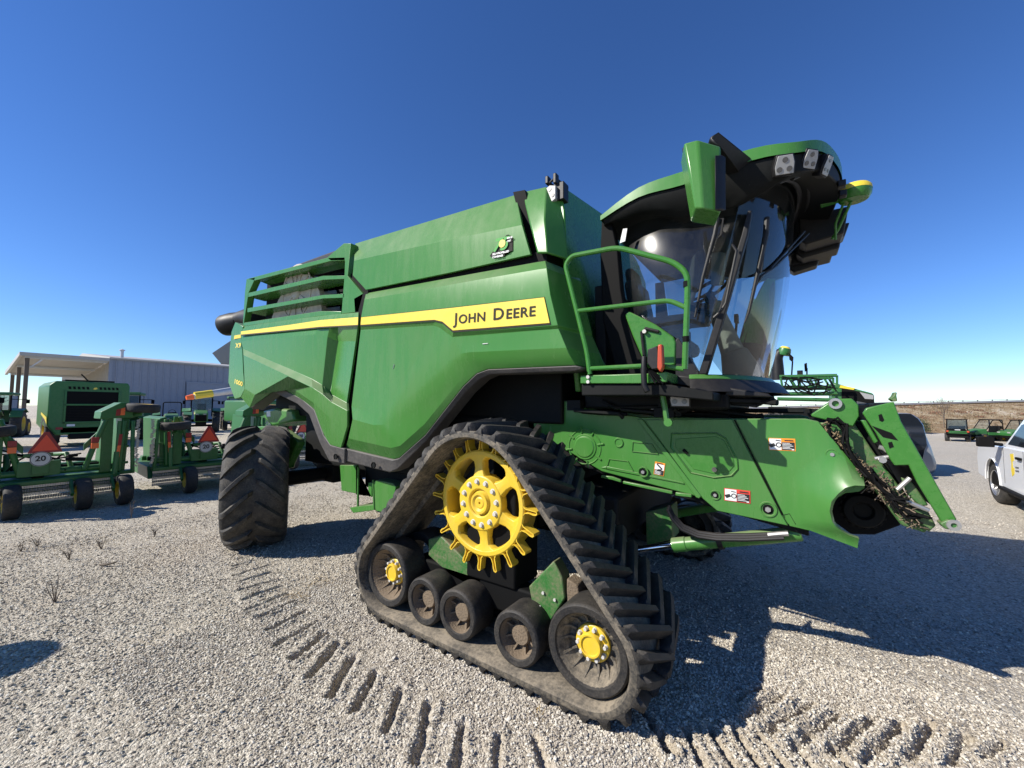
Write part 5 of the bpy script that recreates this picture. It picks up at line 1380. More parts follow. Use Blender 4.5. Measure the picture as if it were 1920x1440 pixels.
# recessed bolts
def cup(px, r, name='recess_bolt'):
    p = Vector(px)
    o = MB().lathe([(r * 1.25, 0.001), (r * 1.2, .008), (r, .008), (r * .85, -.004), (.0005, -.004)], p, OUT, 22).build(name + '_cup', M['green'], fh)
    mb = MB(); mb.disc(p + OUT * .0, OUT, r * .75, .002, 16); mb.build(name + '_hole', M['seam'], o)
    mb = MB(); mb.disc(p + OUT * .002, OUT, r * .42, .016, 6); mb.build(name, M['steel'], o)
for p, r in zip([(-0.468,1.084,1.252),(-0.132,1.084,1.195),(0.236,1.084,1.608),(-1.007,1.084,1.373)], (.030, .045, .030, .036)): cup(p, r)
# black joint lines between the shields
MB().tube([(-0.327,1.084,1.824),(-0.049,1.084,1.167),(-0.008,1.084,1.184),(0.026,1.084,1.117)], .005, 4).build('panel_joint', M['seam'], fh)

# warning labels
def label(pl, pr_, h, head, name, split='h', parent=fh):
    """pictogram field, coloured head and black text field"""
    pl, pr_ = Vector(pl), Vector(pr_); r = pr_ - pl; w = r.length; r.normalize(); u = Vector((0, 0, 1)) - r * r.z; u.normalize()
    def rect(a, b, c, d, e, mat, nm, par):
        p = [pl + r * a * w + u * c * h, pl + r * b * w + u * c * h, pl + r * b * w + u * d * h, pl + r * a * w + u * d * h]
        return MB().prism([q + OUT * e for q in p], -OUT * .0012).build(nm, mat, par)
    o = rect(0, 1, 0, 1, .002, head, name, parent)
    def pr(mb, a, b, c, d, e): mb.prism([pl + r * x * w + u * y * h + OUT * e for x, y in ((a, c), (b, c), (b, d), (a, d))], -OUT * .001)
    wh = MB(); bk = MB()
    if split == 'h':
        pr(wh, .03, .48, .05, .95, .0035); pr(bk, .50, .97, .05, .70, .0035)
        for k in range(5): pr(wh, .52, .52 + .28 + .12 * ((k * 7) % 3) / 2, .59 - .11 * k, .63 - .11 * k, .0050)
        pr(wh, .86, .95, .07, .16, .0050)
        pr(bk, .60, .93, .80, .88, .0050)
        q = pl + r * .27 * w + u * .45 * h
        bk.lathe([(.012, 0), (.012, .001), (.018, .001), (.018, 0)], q + r * .018 + OUT * .0038, OUT, 16)
        bk.prism([q + r * x + u * y + OUT * .005 for x, y in ((-.045, .0), (-.01, .012), (.0, -.006), (-.03, -.022))], -OUT * .001)
        bk.prism([q + r * x + u * y + OUT * .005 for x, y in ((.0, .03), (.03, .026), (.03, .032), (.0, .036))], -OUT * .001)
    else:
        pr(wh, .05, .95, .42, .85, .0035); pr(bk, .05, .95, .03, .40, .0035)
        for k in range(5): pr(wh, .10, .62 + .1 * (k % 2), .33 - .07 * k, .36 - .07 * k, .0050)
        pr(bk, .2, .8, .89, .95, .0050)
        q = pl + r * .5 * w + u * .6 * h
        bk.prism([q + r * x + u * y + OUT * .005 for x, y in ((-.02, .03), (.025, -.005), (.02, -.015), (-.025, .02))], -OUT * .001)
        bk.prism([q + r * x + u * y + OUT * .005 for x, y in ((-.02, -.03), (.01, -.03), (.02, -.01), (-.01, -.015))], -OUT * .001)
    wh.build('label_field', M['white'], o) ; bk.build('label_print', M['ink'], o)
    return o
label(*[(-0.116,1.083,1.615),(0.040,1.083,1.616)], .085, M['orange'], 'warning_label')
label(*[(-0.407,1.082,1.221),(-0.239,1.082,1.219)], .092, M['red'], 'warning_label')
label(*[(-0.926,1.098,1.363),(-0.846,1.098,1.352)], .105, M['orange'], 'warning_label', 'v')

# drum opening, drive and header latch gear at the front
dc = Vector([(0.424,1.480,1.187)][0])
mb = MB(); mb.lathe([(.0005, 0), (.05, 0), (.06, .03), (.11, .03), (.12, .0), (.12, -.15)], dc, OUT, 28)
for k in range(18):
    a = 2 * PI * k / 18; mb.box(dc + Vector((math.cos(a) * .12, .03, math.sin(a) * .12)), (.025, .05, .025), Matrix.Rotation(-a, 3, 'Y'))
mb.build('drive_sprocket', M['dark'], comb, .004)
mb = MB(); mb.lathe([(.15, 0), (.15, .95)], dc + Vector((.0, .06, 0)), (0, 1, 0), 24); mb.build('front_drum', M['dark'], comb)
MB().prism([(0.213,1.500,1.415),(0.526,1.500,1.446),(0.623,1.500,1.112),(0.483,1.500,1.021),(0.356,1.500,1.002),(0.225,1.500,1.103)], (0, .85, 0)).build('intake_throat', M['seam'], comb, .01)
# pivot bracket above the feeder
br = MB().prism([(0.135,1.130,1.870),(0.259,1.130,1.976),(0.353,1.130,1.979),(0.387,1.130,1.937),(0.389,1.130,1.864),(0.355,1.130,1.793),(0.138,1.130,1.856)], (0, .05, 0)).build('pivot_bracket', M['green_clean'], comb, .008)
pc = Vector([(0.267,1.130,1.944)][0])
MB().lathe([(.018, .0), (.02, .02), (.035, .02), (.038, 0)], pc, OUT, 18).build('pivot_pin', M['steel'], br)
# inner side frame with mud and chaff
MB().prism([(0.179,1.160,1.815),(0.359,1.160,1.827),(0.458,1.160,1.623),(0.598,1.160,1.369),(0.715,1.160,1.241),(0.673,1.160,1.154),(0.568,1.160,1.184),(0.413,1.160,1.448),(0.244,1.160,1.698)], (0, .06, 0)).build('inner_frame', M['green_dirty'], comb, .01)
MB().prism([(0.366,1.220,1.844),(0.432,1.220,1.792),(0.528,1.220,1.554),(0.654,1.220,1.266),(0.579,1.220,1.205),(0.459,1.220,1.426)], (0, 1.3, 0)).build('feeder_mouth', M['dark'], comb, .01)
# strip of chaff along the shield edge
rr3 = random.Random(9)
mb = MB()
ca, cb2 = Vector([(0.188,1.130,1.798)][0]), Vector([(0.403,1.130,1.475)][0])
for k in range(220):
    t = rr3.random(); p = ca.lerp(cb2, t) + Vector((rr3.uniform(-.005, .04), rr3.uniform(-.04, .02), rr3.uniform(-.02, .03)))
    d = Vector((rr3.uniform(-1, 1), rr3.uniform(-1, 1), rr3.uniform(-1, 1))).normalized() * rr3.uniform(.006, .026)
    mb.tube([p - d, p + d], rr3.uniform(.0015, .0045), 4)
tag(mb.build('chaff', M['chaff'], comb, smooth=False), kind='stuff')
mb = MB()
ca, cb2 = Vector([(0.381,1.150,1.542)][0]), Vector([(0.630,1.150,1.252)][0])
for k in range(330):
    t = rr3.random(); p = ca.lerp(cb2, t) + Vector((rr3.uniform(-.05, .05), rr3.uniform(-.08, .05), rr3.uniform(-.07, .04)))
    d = Vector((rr3.uniform(-1, 1), rr3.uniform(-1, 1), rr3.uniform(-1, 1))).normalized() * rr3.uniform(.008, .04)
    mb.tube([p - d, p + d], rr3.uniform(.0015, .0045), 4)
tag(mb.build('chaff', M['mud'], comb, smooth=False), kind='stuff')
# hoses over the front
def drop_path(a, b, sag, n=10, wob=.0, r=None):
    a, b = Vector(a), Vector(b); out = []
    for k in range(n + 1):
        t = k / n; p = a.lerp(b, t); p.z -= sag * 4 * t * (1 - t)
        if r and 0 < k < n: p += Vector((r.uniform(-wob, wob), r.uniform(-wob, wob), r.uniform(-wob, wob)))
        out.append(p)
    return out
hs = MB()
H1 = [(0.232,1.080,1.826),(0.260,1.080,1.841),(0.302,1.080,1.793),(0.304,1.080,1.703),(0.323,1.080,1.628),(0.358,1.080,1.562),(0.418,1.080,1.494),(0.470,1.080,1.426),(0.527,1.080,1.374),(0.570,1.080,1.360)]
for k in range(7):
    hs.tube([Vector(p) + Vector((rr3.uniform(-.02, .02), rr3.uniform(-.03, .02), rr3.uniform(-.02, .02))) for p in H1], .008, 6)
H2 = [(0.238,1.100,1.819),(0.221,1.100,1.790),(0.230,1.100,1.733),(0.272,1.100,1.658),(0.318,1.100,1.585),(0.374,1.100,1.500)]
for k in range(4):
    hs.tube([Vector(p) + Vector((rr3.uniform(-.015, .015), rr3.uniform(-.02, .02), rr3.uniform(-.015, .015))) for p in H2], .007, 6)
H3 = [(0.408,1.100,1.524),(0.469,1.100,1.446),(0.511,1.100,1.368),(0.547,1.100,1.308),(0.596,1.100,1.277),(0.671,1.100,1.247)]
for k in range(6):
    hs.tube([Vector(p) + Vector((rr3.uniform(-.03, .03), rr3.uniform(-.05, .03), rr3.uniform(-.03, .03))) for p in H3], .007, 6)
hs.build('front_hose', M['seam'], comb)
mb = MB()
mb.tube([(0.542,1.070,1.417),(0.591,1.070,1.480),(0.601,1.070,1.494)], .013, 8); mb.tube([(0.570,1.080,1.360),(0.616,1.080,1.335),(0.678,1.080,1.309)], .014, 8)
mb.tube([(0.469,1.080,1.672),(0.489,1.080,1.666),(0.508,1.080,1.648)], .014, 8); mb.disc([(0.480,1.070,1.594)][0], OUT, .02, .02, 8)
mb.tube([(0.449,1.100,1.595),(0.519,1.100,1.613)], .012, 8)
mb.build('latch_rod', M['steel'], comb)
MB().prism([(0.391,1.080,1.837),(0.414,1.080,1.838),(0.470,1.080,1.705),(0.450,1.080,1.691)], (0, .06, 0)).build('latch_bar', M['green_clean'], comb, .006)
# lower latch plates
MB().prism([(0.561,1.110,1.227),(0.587,1.110,1.305),(0.680,1.110,1.300),(0.712,1.110,1.217),(0.679,1.110,1.174),(0.636,1.110,1.230)], (0, .04, 0)).build('latch_plate', M['green_dirty'], comb, .008)
MB().prism([(0.568,1.100,1.490),(0.619,1.100,1.463),(0.683,1.100,1.334),(0.644,1.100,1.322),(0.589,1.100,1.395)], (0, .03, 0)).build('latch_plate', M['green_dirty'], comb, .008)
# tilting face plate: side plate with slots, cross top and hook
def plate_side(y, name='face_plate', s=1):
    q = [(p[0], y, p[2]) for p in [(0.396,1.050,1.882),(0.413,1.050,1.916),(0.543,1.050,1.956),(0.572,1.050,1.836),(0.785,1.050,1.277),(0.770,1.050,1.266),(0.723,1.050,1.252),(0.629,1.050,1.471),(0.596,1.050,1.573),(0.534,1.050,1.564),(0.516,1.050,1.599),(0.455,1.050,1.760)]]
    return MB().prism(q, (0, .03 * s, 0)).build(name, M['green_clean'], comb, .006)
fp = plate_side(FY - .05); plate_side(2 * MID - FY + .05, s=-1)
mb = MB(); mb.prism([(0.434,1.048,1.806),(0.526,1.048,1.763),(0.554,1.048,1.718),(0.486,1.048,1.735)], (0, .004, 0)); mb.prism([(0.469,1.048,1.873),(0.484,1.048,1.880),(0.495,1.048,1.841),(0.485,1.048,1.830),(0.473,1.048,1.837)], (0, .004, 0))
mb.prism([(0.507,1.048,1.703),(0.525,1.048,1.710),(0.533,1.048,1.678),(0.513,1.048,1.667)], (0, .004, 0))
mb.build('plate_slot', M['seam'], fp)
MB().prism([(0.542,1.040,1.956),(0.525,1.040,1.973),(0.541,1.040,1.992),(0.549,1.040,2.015),(0.558,1.040,2.012),(0.555,1.040,1.992),(0.559,1.040,1.960)], (0, .08, 0)).build('plate_hook', M['green_dirty'], fp, .004)
mb = MB(); mb.prism([(0.548,1.080,1.957),(0.577,1.080,1.835),(0.792,1.080,1.272),(0.781,1.080,1.261),(0.567,1.080,1.815),(0.533,1.080,1.947)], (0, FW + .04, 0)); mb.build('face_frame', M['dark'], comb, .006)
mb = MB(); mb.prism([(0.711,1.030,1.249),(0.745,1.030,1.278),(0.786,1.030,1.261),(0.791,1.030,1.238),(0.768,1.030,1.222),(0.730,1.030,1.221)], (0, .08, 0)); lk = mb.build('pin_lug', M['green_dirty'], comb, .006)
MB().lathe([(.012, 0), (.014, .01), (.03, .01), (.032, 0)], [(0.765,1.030,1.249)][0], OUT, 16).build('lug_pin', M['steel'], lk)

# lift cylinder below, its rod, hoses and clamp
cy = [Vector(p) for p in [(-1.094,1.220,0.678),(-0.811,1.220,0.774),(-0.461,1.220,0.876),(0.056,1.220,1.027)]]
mb = MB(); mb.tube([cy[1], cy[1].lerp(cy[2], .3)], .058, 18); mb.tube([cy[1].lerp(cy[2], .3), cy[2], cy[3]], .053, 18); lc = mb.build('lift_cylinder', M['green'], comb, .004)
MB().tube([cy[0] - (cy[1] - cy[0]) * 1.2, cy[1]], .030, 14).build('cylinder_rod', M['chrome'], lc)
mb = MB(); mb.lathe([(.060, -.02), (.064, -.02), (.064, .02), (.060, .02)], cy[2], cy[3] - cy[2], 18); mb.box(cy[2] + Vector((0, -.05, .05)), (.03, .03, .05)); mb.build('hose_clamp', M['plastic'], lc, .003)
mb = MB()
for k in range(3):
    q = [Vector(p) + Vector((0, -.02 * k, -.012 * k)) for p in [(-0.822,1.150,1.109),(-0.790,1.150,1.041),(-0.718,1.150,0.968),(-0.601,1.150,0.934),(-0.469,1.150,0.938),(-0.273,1.150,0.973),(-0.044,1.150,1.027)]]
    mb.tube(q, .014, 8)
mb.build('cylinder_hose', M['plastic'], lc)
MB().tube([(-0.139,1.130,1.003),(-0.075,1.130,1.022),(-0.018,1.130,1.036)], .018, 8).build('hose_fitting', M['steel'], lc)
lc2 = [Vector((p.x, 2 * MID - p.y, p.z)) for p in cy]
MB().tube(lc2, .055, 14).build('lift_cylinder', M['green'], comb)
# green rear stop frame deep under the feeder
mb = MB(); mb.prism([(-1.116,1.500,0.938),(-0.887,1.500,1.030),(-0.874,1.500,0.731),(-1.110,1.500,0.637)], (0, .25, 0)); mb.build('frame_bracket', M['green_dirty'], comb, .01)
mb = MB(); mb.span((-2.6, 1.0, .75), (-1.2, 2.9, 1.15)); mb.span((-2.2, .75, .85), (-1.8, 3.15, 1.25)); mb.build('front_axle', M['dark'], comb, .03)

# ------------------------------------------------------------------ rubber tracks
TW = 0.76
CF, CR_, CS = (-1.076, .396), (-3.014, .396), (-2.012, 1.150)
RI, RS, TB = .276, .505, .075
def belt_path(off, step=.035):
    """closed path round front idler, bottom, rear idler and drive wheel; off = distance outside the wheels"""
    C = [(CF, RI + off), (CS, RS + off), (CR_, RI + off)]        # anticlockwise seen from the right (x forward, z up)
    segs = []
    n = len(C)
    tang = []
    for i in range(n):
        (a, ra), (b, rb) = C[i], C[(i + 1) % n]
        d = Vector((b[0] - a[0], b[1] - a[1])); L = d.length; d /= L
        nrm = Vector((d.y, -d.x))
        c = (ra - rb) / L; sn = math.sqrt(1 - c * c)
        nn = nrm * sn + d * c
        tang.append((Vector(a) + nn * ra, Vector(b) + nn * rb, nn))
    out = []
    for i in range(n):
        p0, p1, nn = tang[i]; L = (p1 - p0).length; m = max(2, int(L / step))
        for k in range(m):
            out.append((p0.lerp(p1, k / m), nn))
        c, r = C[(i + 1) % n]
        n0 = nn; n1 = tang[(i + 1) % n][2]
        a0 = math.atan2(n0.y, n0.x); a1 = math.atan2(n1.y, n1.x)
        while a1 < a0: a1 += 2 * PI
        m = max(3, int((a1 - a0) * r / step))
        for k in range(m):
            a = a0 + (a1 - a0) * k / m; v = Vector((math.cos(a), math.sin(a)))
            out.append((Vector(c) + v * r, v))
    return out
def resample(path, n):
    P = [p for p, _ in path]; N = len(P)
    L = [0.0]
    for i in range(N): L.append(L[-1] + (P[(i + 1) % N] - P[i]).length)
    tot = L[-1]; out = []; j = 0
    for k in range(n):
        s = tot * k / n
        while L[j + 1] < s: j += 1
        t = (s - L[j]) / max(1e-9, L[j + 1] - L[j])
        a, b = path[j], path[(j + 1) % N]
        p = a[0].lerp(b[0], t); nn = a[1].lerp(b[1], t).normalized()
        tg = (b[0] - a[0]).normalized()
        out.append((p, nn, tg))
    return out, tot
def dip(x): return x
path_o = belt_path(TB); path_i = belt_path(0.012)
NB = 220
po, LTOT = resample(path_o, NB)

def lug_mesh(side):
    """one slanting grouser bar; local x along the belt, y across, z outwards"""
    rings = []
    # (t across, along shift, half width, height)
    st = [(0.000, -.034, .006), (.012, -.004, .040), (.035, .031, .062), (.10, .029, .066), (.25, .026, .066), (.40, .025, .064), (.425, .022, .050), (.435, .016, .012)]
    vs = []; slant = .46
    for t, hw, h in st:
        sh = t * slant
        hw = max(.012, abs(hw)) if t > 0 else .030
        y = t * 1.0
        for dx, z in ((-hw * 1.45, -.012), (-hw * .95, h * .75), (-hw * .72, h), (hw * .72, h), (hw * .95, h * .75), (hw * 1.45, -.012)):
            vs.append((sh + dx, y if side > 0 else TW - y, z))
    fs = []
    n = 6
    for i in range(len(st) - 1):
        for k in range(n - 1):
            a = i * n + k; fs.append((a, a + 1, a + n + 1, a + n))
    fs.append(tuple(range(n))); fs.append(tuple((len(st) - 1) * n + k for k in range(n)))
    m = MB(); m.add(vs, fs)
    me = mesh_of(m, 'lug', M['rubber'], 40)
    return me
LUG = {1: lug_mesh(1), -1: lug_mesh(-1)}

def track_unit(yo, flip):
    """belt with lugs, drive wheel, idlers, rollers and frame; yo = outer face, flip -1 for the far side"""
    f = flip
    def Yy(d): return yo + f * d
    OUTV = Vector((0, -f, 0))
    mb = MB()
    # cross section of the belt: outer face, edges, inner face with a dished lip
    n = NB
    pin, _ = resample(path_i, NB)
    sect = []
    for (p, nn, tg) in po:
        base = p - nn * 0.0
        ring = [(Yy(.0), .0 - .016), (Yy(.010), .0), (Yy(TW - .010), .0), (Yy(TW), -.016), (Yy(TW), -.048), (Yy(TW - .02), -.060), (Yy(TW - .30), -.062), (Yy(TW - .31), -.10), (Yy(.31), -.10), (Yy(.30), -.062), (Yy(.02), -.060), (Yy(.0), -.048)]
        if True:
            for y, h in ring:
                q = p + nn * h
                sect.append((q.x, y, q.y))
    m = 12; fs = []
    for i in range(n):
        j = (i + 1) % n
        for k in range(m):
            q = (k + 1) % m
            fs.append((i * m + k, i * m + q, j * m + q, j * m + k))
    # drop the closing guide block along most of the way: build it as separate blocks instead
    mb.add(sect, fs)
    belt = mb.build('track_belt', M['rubber_dusty'], comb, 0, 50)
    # lugs, each a piece of its own, mesh shared
    NL = 53
    lp, tot = resample(path_o, NL * 2)
    for k in range(NL * 2):
        p, nn, tg = lp[k]
        side = 1 if k % 2 == 0 else -1
        # belt runs anticlockwise: forward slope is climbed from front idler up to the drive wheel
        X_ = Vector((-tg.x, 0, -tg.y)); Z_ = Vector((nn.x, 0, nn.y)); Y_ = Vector((0, 1, 0))
        if Z_.cross(X_).dot(Y_) < 0: pass
        mat = Matrix(((X_.x, 0, Z_.x, p.x), (0, 1, 0, (yo if f > 0 else yo - TW)), (X_.z, 0, Z_.z, p.y), (0, 0, 0, 1)))
        org = origin_of(belt)
        mat = Matrix.Translation(-org) @ mat
        o = wrap(LUG[side], 'lug', belt); o.matrix_basis = mat
    # ---- drive wheel
    c = Vector((-2.055, Yy(.24), 1.141))
    mb = MB(); NS_ = 6
    def ringseg(r0, r1, h0, h1, a0, a1, n=6):
        vs = []
        for k in range(n + 1):
            a = a0 + (a1 - a0) * k / n
            for r, h in ((r0, h0), (r1, h0), (r1, h1), (r0, h1)):
                vs.append(c + OUTV * h + Vector((math.cos(a) * r, 0, math.sin(a) * r)))
        fs = []
        for k in range(n):
            for q in range(4):
                fs.append((k * 4 + q, k * 4 + (q + 1) % 4, (k + 1) * 4 + (q + 1) % 4, (k + 1) * 4 + q))
        fs.append((0, 1, 2, 3)); fs.append((n * 4 + 3, n * 4 + 2, n * 4 + 1, n * 4))
        mb.add(vs, fs)
    mb.lathe([(.352, .012), (.358, .022), (.388, .022), (.400, .010), (.400, -.16), (.352, -.16), (.345, -.02), (.352, .012)], c, OUTV, 48)
    mb.lathe([(.10, .02), (.11, .03), (.198, .03), (.206, .024), (.210, .0), (.210, -.10), (.10, -.10)], c, OUTV, 48)
    for s_ in range(NS_):
        a = 2 * PI * s_ / NS_ + rad(36)
        # tapered spoke, pressed with a rib down its middle
        vs = []
        for r, hw, h in ((.195, rad(22), .022), (.222, rad(15), .014), (.265, rad(10), .008), (.315, rad(9.5), .010), (.342, rad(15), .014), (.362, rad(22), .018)):
            for aa, hh in ((-hw, h - .02), (-hw * .75, h), (-hw * .1, h + .004), (hw * .1, h + .004), (hw * .75, h), (hw, h - .02)):
                b = a + aa
                vs.append(c + OUTV * hh + Vector((math.cos(b) * r, 0, math.sin(b) * r)))
        n2 = len(vs)
        vs2 = [v - OUTV * .05 for v in vs]
        fs = []
        for i in range(5):
            for k in range(5):
                q = i * 6 + k; fs.append((q, q + 1, q + 7, q + 6)); fs.append((n2 + q, n2 + q + 6, n2 + q + 7, n2 + q + 1))
            fs.append((i * 6, i * 6 + 6, n2 + i * 6 + 6, n2 + i * 6)); fs.append((i * 6 + 5, n2 + i * 6 + 5, n2 + i * 6 + 11, i * 6 + 11))
        mb.add(vs + vs2, fs)
    dw = mb.build('drive_wheel', M['yellow'], comb, .003, 40)
    MB().lathe([(.0005, .012), (.008, .012), (.010, .03), (.035, .032), (.045, .026), (.062, .040), (.078, .040), (.088, .012), (.098, .004), (.104, .012), (.116, .026), (.118, .0)], c, OUTV, 40).build('hub_cap', M['yellow'], dw)
    for k in range(12):
        a = 2 * PI * k / 12 + .15
        q = c + OUTV * .028 + Vector((math.cos(a) * .162, 0, math.sin(a) * .162))
        b_ = MB(); b_.disc(q, OUTV, .0165, .020, 6); b_.disc(q, OUTV, .022, .004, 12)
        b_.build('bolt', M['bolt'], dw, .002)
    for k in range(20):                                   # hooked, hollow teeth
        a = 2 * PI * k / 20
        rd = Vector((math.cos(a), 0, math.sin(a))); tn = Vector((-math.sin(a), 0, math.cos(a)))
        loop = [(.388, -.040), (.405, -.020), (.440, -.015), (.475, -.022), (.498, -.020), (.508, -.006), (.500, .008), (.475, .010), (.440, .015), (.410, .018), (.388, .034)]
        b_ = MB()
        o_ = [c + rd * r + tn * t + OUTV * .022 for r, t in loop]
        i_ = [c + rd * (r * .0 + (.40 + (r - .392) * .86)) + tn * (t * .50 - .001) + OUTV * .022 for r, t in loop]
        o2 = [p - OUTV * .085 for p in o_]; i2 = [p - OUTV * .05 for p in i_]
        N_ = len(loop); fs = []
        for q in range(N_ - 1):
            fs.append((q, q + 1, N_ + q + 1, N_ + q))
            fs.append((q, 2 * N_ + q, 2 * N_ + q + 1, q + 1))
            fs.append((N_ + q, N_ + q + 1, 3 * N_ + q + 1, 3 * N_ + q))
        fs.append(tuple(3 * N_ + q for q in range(N_)))
        b_.add(o_ + i_ + o2 + i2, fs); b_.build('tooth', M['yellow'], dw, 0, 40)
    rc = c - origin_of(comb)
    for o in [dw] + list(dw.children):                    # a touch larger than drawn, about its own hub
        for v in o.data.vertices:
            v.co.x = rc.x + (v.co.x - rc.x) * 1.055; v.co.z = rc.z + (v.co.z - rc.z) * 1.055
    # ---- idlers
    for cc, ph in ((CF, .1), (CR_, .5)):
        c = Vector((cc[0], Yy(.072), cc[1]))
        mb = MB()
        mb.lathe([(.214, -.015), (.222, .0), (.262, .004), (.272, -.004), (.276, -.02), (.276, -.235), (.265, -.25), (.20, -.25)], c, OUTV, 48)
        mb.lathe([(.27, -.40), (.276, -.42), (.276, -.62), (.20, -.63), (.20, -.40), (.27, -.40)], c, OUTV, 40)
        iw = mb.build('idler_wheel', M['rubber'], comb, 0, 40)
        mb = MB(); mb.lathe([(.216, -.012), (.205, -.03), (.165, -.115), (.128, -.128), (.118, -.122), (.0005, -.122)], c, OUTV, 40)
        for k in range(14):
            a = 2 * PI * k / 14
            d = Vector((math.cos(a), 0, math.sin(a)))
            mb.prism([c + d * .205 + OUTV * -.03 + Vector((0, 0, 0)), c + d * .165 + OUTV * -.09, c + d * .128 + OUTV * -.105, c + d * .128 + OUTV * -.13, c + d * .165 + OUTV * -.12], Vector((-d.z, 0, d.x)) * .014)
        dish = mb.build('rim_dish', M['mud'] if ph > .3 else M['rubber_dusty'], iw, 0, 40)
        MB().lathe([(.116, -.125), (.116, -.098), (.108, -.092), (.078, -.092), (.076, -.06), (.070, -.052), (.060, -.052), (.056, -.062), (.0005, -.062)], c, OUTV, 36).build('hub', M['yellow'], iw)
        for k in range(10):
            a = 2 * PI * k / 10 + ph
            q = c + OUTV * -.092 + Vector((math.cos(a) * .094, 0, math.sin(a) * .094))
            b_ = MB(); b_.disc(q, OUTV, .0125, .026, 6); b_.disc(q, OUTV, .016, .005, 10); b_.build('bolt', M['bolt'], iw, .002)
    # ---- mid rollers
    for cx_ in (-2.538, -2.162, -1.612):
        c = Vector((cx_, Yy(.072), .292)); r = .192
        mb = MB()
        mb.lathe([(.136, -.012), (.142, .0), (.176, .003), (.186, -.004), (.192, -.018), (.192, -.225), (.18, -.24), (.10, -.24)], c, OUTV, 40)
        mb.lathe([(.186, -.42), (.192, -.44), (.192, -.62), (.10, -.63), (.10, -.42), (.186, -.42)], c, OUTV, 36)
        rw = mb.build('track_roller', M['rubber'], comb, 0, 40)
        mb = MB(); mb.lathe([(.138, -.010), (.132, -.05), (.118, -.105), (.090, -.112), (.0005, -.112)], c, OUTV, 36)
        mb.lathe([(.074, -.11), (.074, -.07), (.066, -.060), (.0005, -.058)], c, OUTV, 28)
        for k in range(8):
            a = 2 * PI * k / 8 + .3; d = Vector((math.cos(a), 0, math.sin(a)))
            mb.prism([c + d * .13 + OUTV * -.06, c + d * .07 + OUTV * -.085, c + d * .07 + OUTV * -.113, c + d * .125 + OUTV * -.10], Vector((-d.z, 0, d.x)) * .012)
        mb.build('rim_dish', M['mud'], rw, 0, 40)
    # ---- undercarriage frame
    def fr(pts, d0, d1, mat, name='track_frame', bev=.01):
        q = [(p[0], Yy(d0), p[2]) for p in pts]
        return MB().prism(q, (0, f * (d1 - d0), 0)).build(name, mat, comb, bev)
    fr([(-2.723,0.320,0.706),(-2.563,0.320,0.764),(-2.297,0.320,0.626),(-2.219,0.320,0.572),(-2.104,0.320,0.555),(-2.103,0.320,0.444),(-2.306,0.320,0.428),(-2.442,0.320,0.449),(-2.571,0.320,0.502),(-2.720,0.320,0.563)], .30, .42, M['green_dirty'])
    fr([(-2.367,0.320,0.480),(-2.104,0.320,0.512),(-1.800,0.320,0.472),(-1.662,0.320,0.476),(-1.662,0.320,0.350),(-2.019,0.320,0.310),(-2.245,0.320,0.356)], .32, .46, M['green_dirty'])
    fr([(-1.631,0.300,0.570),(-1.421,0.300,0.804),(-1.352,0.300,0.707),(-1.328,0.300,0.566),(-1.422,0.300,0.409),(-1.457,0.300,0.350),(-1.602,0.300,0.453)], .28, .40, M['green_dirty'])
    fr([(-1.327,0.300,0.695),(-1.244,0.300,0.668),(-1.205,0.300,0.527),(-1.328,0.300,0.455)], .30, .42, M['mud'])
    mb = MB(); mb.span((-2.9, Yy(.30), .30), (-1.2, Yy(.46), .52)); mb.span((-2.25, Yy(.28), .5), (-1.75, Yy(.62), 1.3)); mb.build('track_beam', M['seam'], comb, .02)
    mb = MB()
    for p in [(-1.529,0.270,0.455),(-1.502,0.270,0.561),(-1.406,0.270,0.538)]: mb.disc((p[0], Yy(.275), p[2]), OUTV, .011, .01, 8)
    mb.build('frame_bolt', M['bolt'], comb)
track_unit(0.0, 1)
track_unit(2 * MID, -1)

# ------------------------------------------------------------------ steered rear wheels
TR, TWD = .82, .78
def tyre_lugs(side):
    """one curved tread bar: local z = outwards (radial), built round the wheel axis y at the top of the tyre"""
    vs = []; N_ = 9
    for i in range(N_):
        t = i / (N_ - 1)
        y = (.015 + t * .352)
        ang = -.05 + .40 * t ** 1.25                    # sweeps back towards the shoulder
        crown = -.075 * (y / .37) ** 4
        hw = .030 + .012 * t
        h = .066 if 0 < i < N_ - 1 else .02
        for da, hh in ((-hw * 1.3 / TR, -.03), (-hw / TR, h * .8), (-hw * .8 / TR, h), (hw * .8 / TR, h), (hw / TR, h * .8), (hw * 1.3 / TR, -.03)):
            a = ang + da; r = TR - .05 + crown + hh
            vs.append((math.sin(a) * r, y * side, math.cos(a) * r))
    fs = []
    for i in range(N_ - 1):
        for k in range(5):
            q = i * 6 + k; fs.append((q, q + 1, q + 7, q + 6))
    fs.append(tuple(range(6))); fs.append(tuple((N_ - 1) * 6 + k for k in range(6)))
    return mesh_of(MB().add(vs, fs), 'tread_bar', M['tyre'], 45)
BAR = {1: tyre_lugs(1), -1: tyre_lugs(-1)}
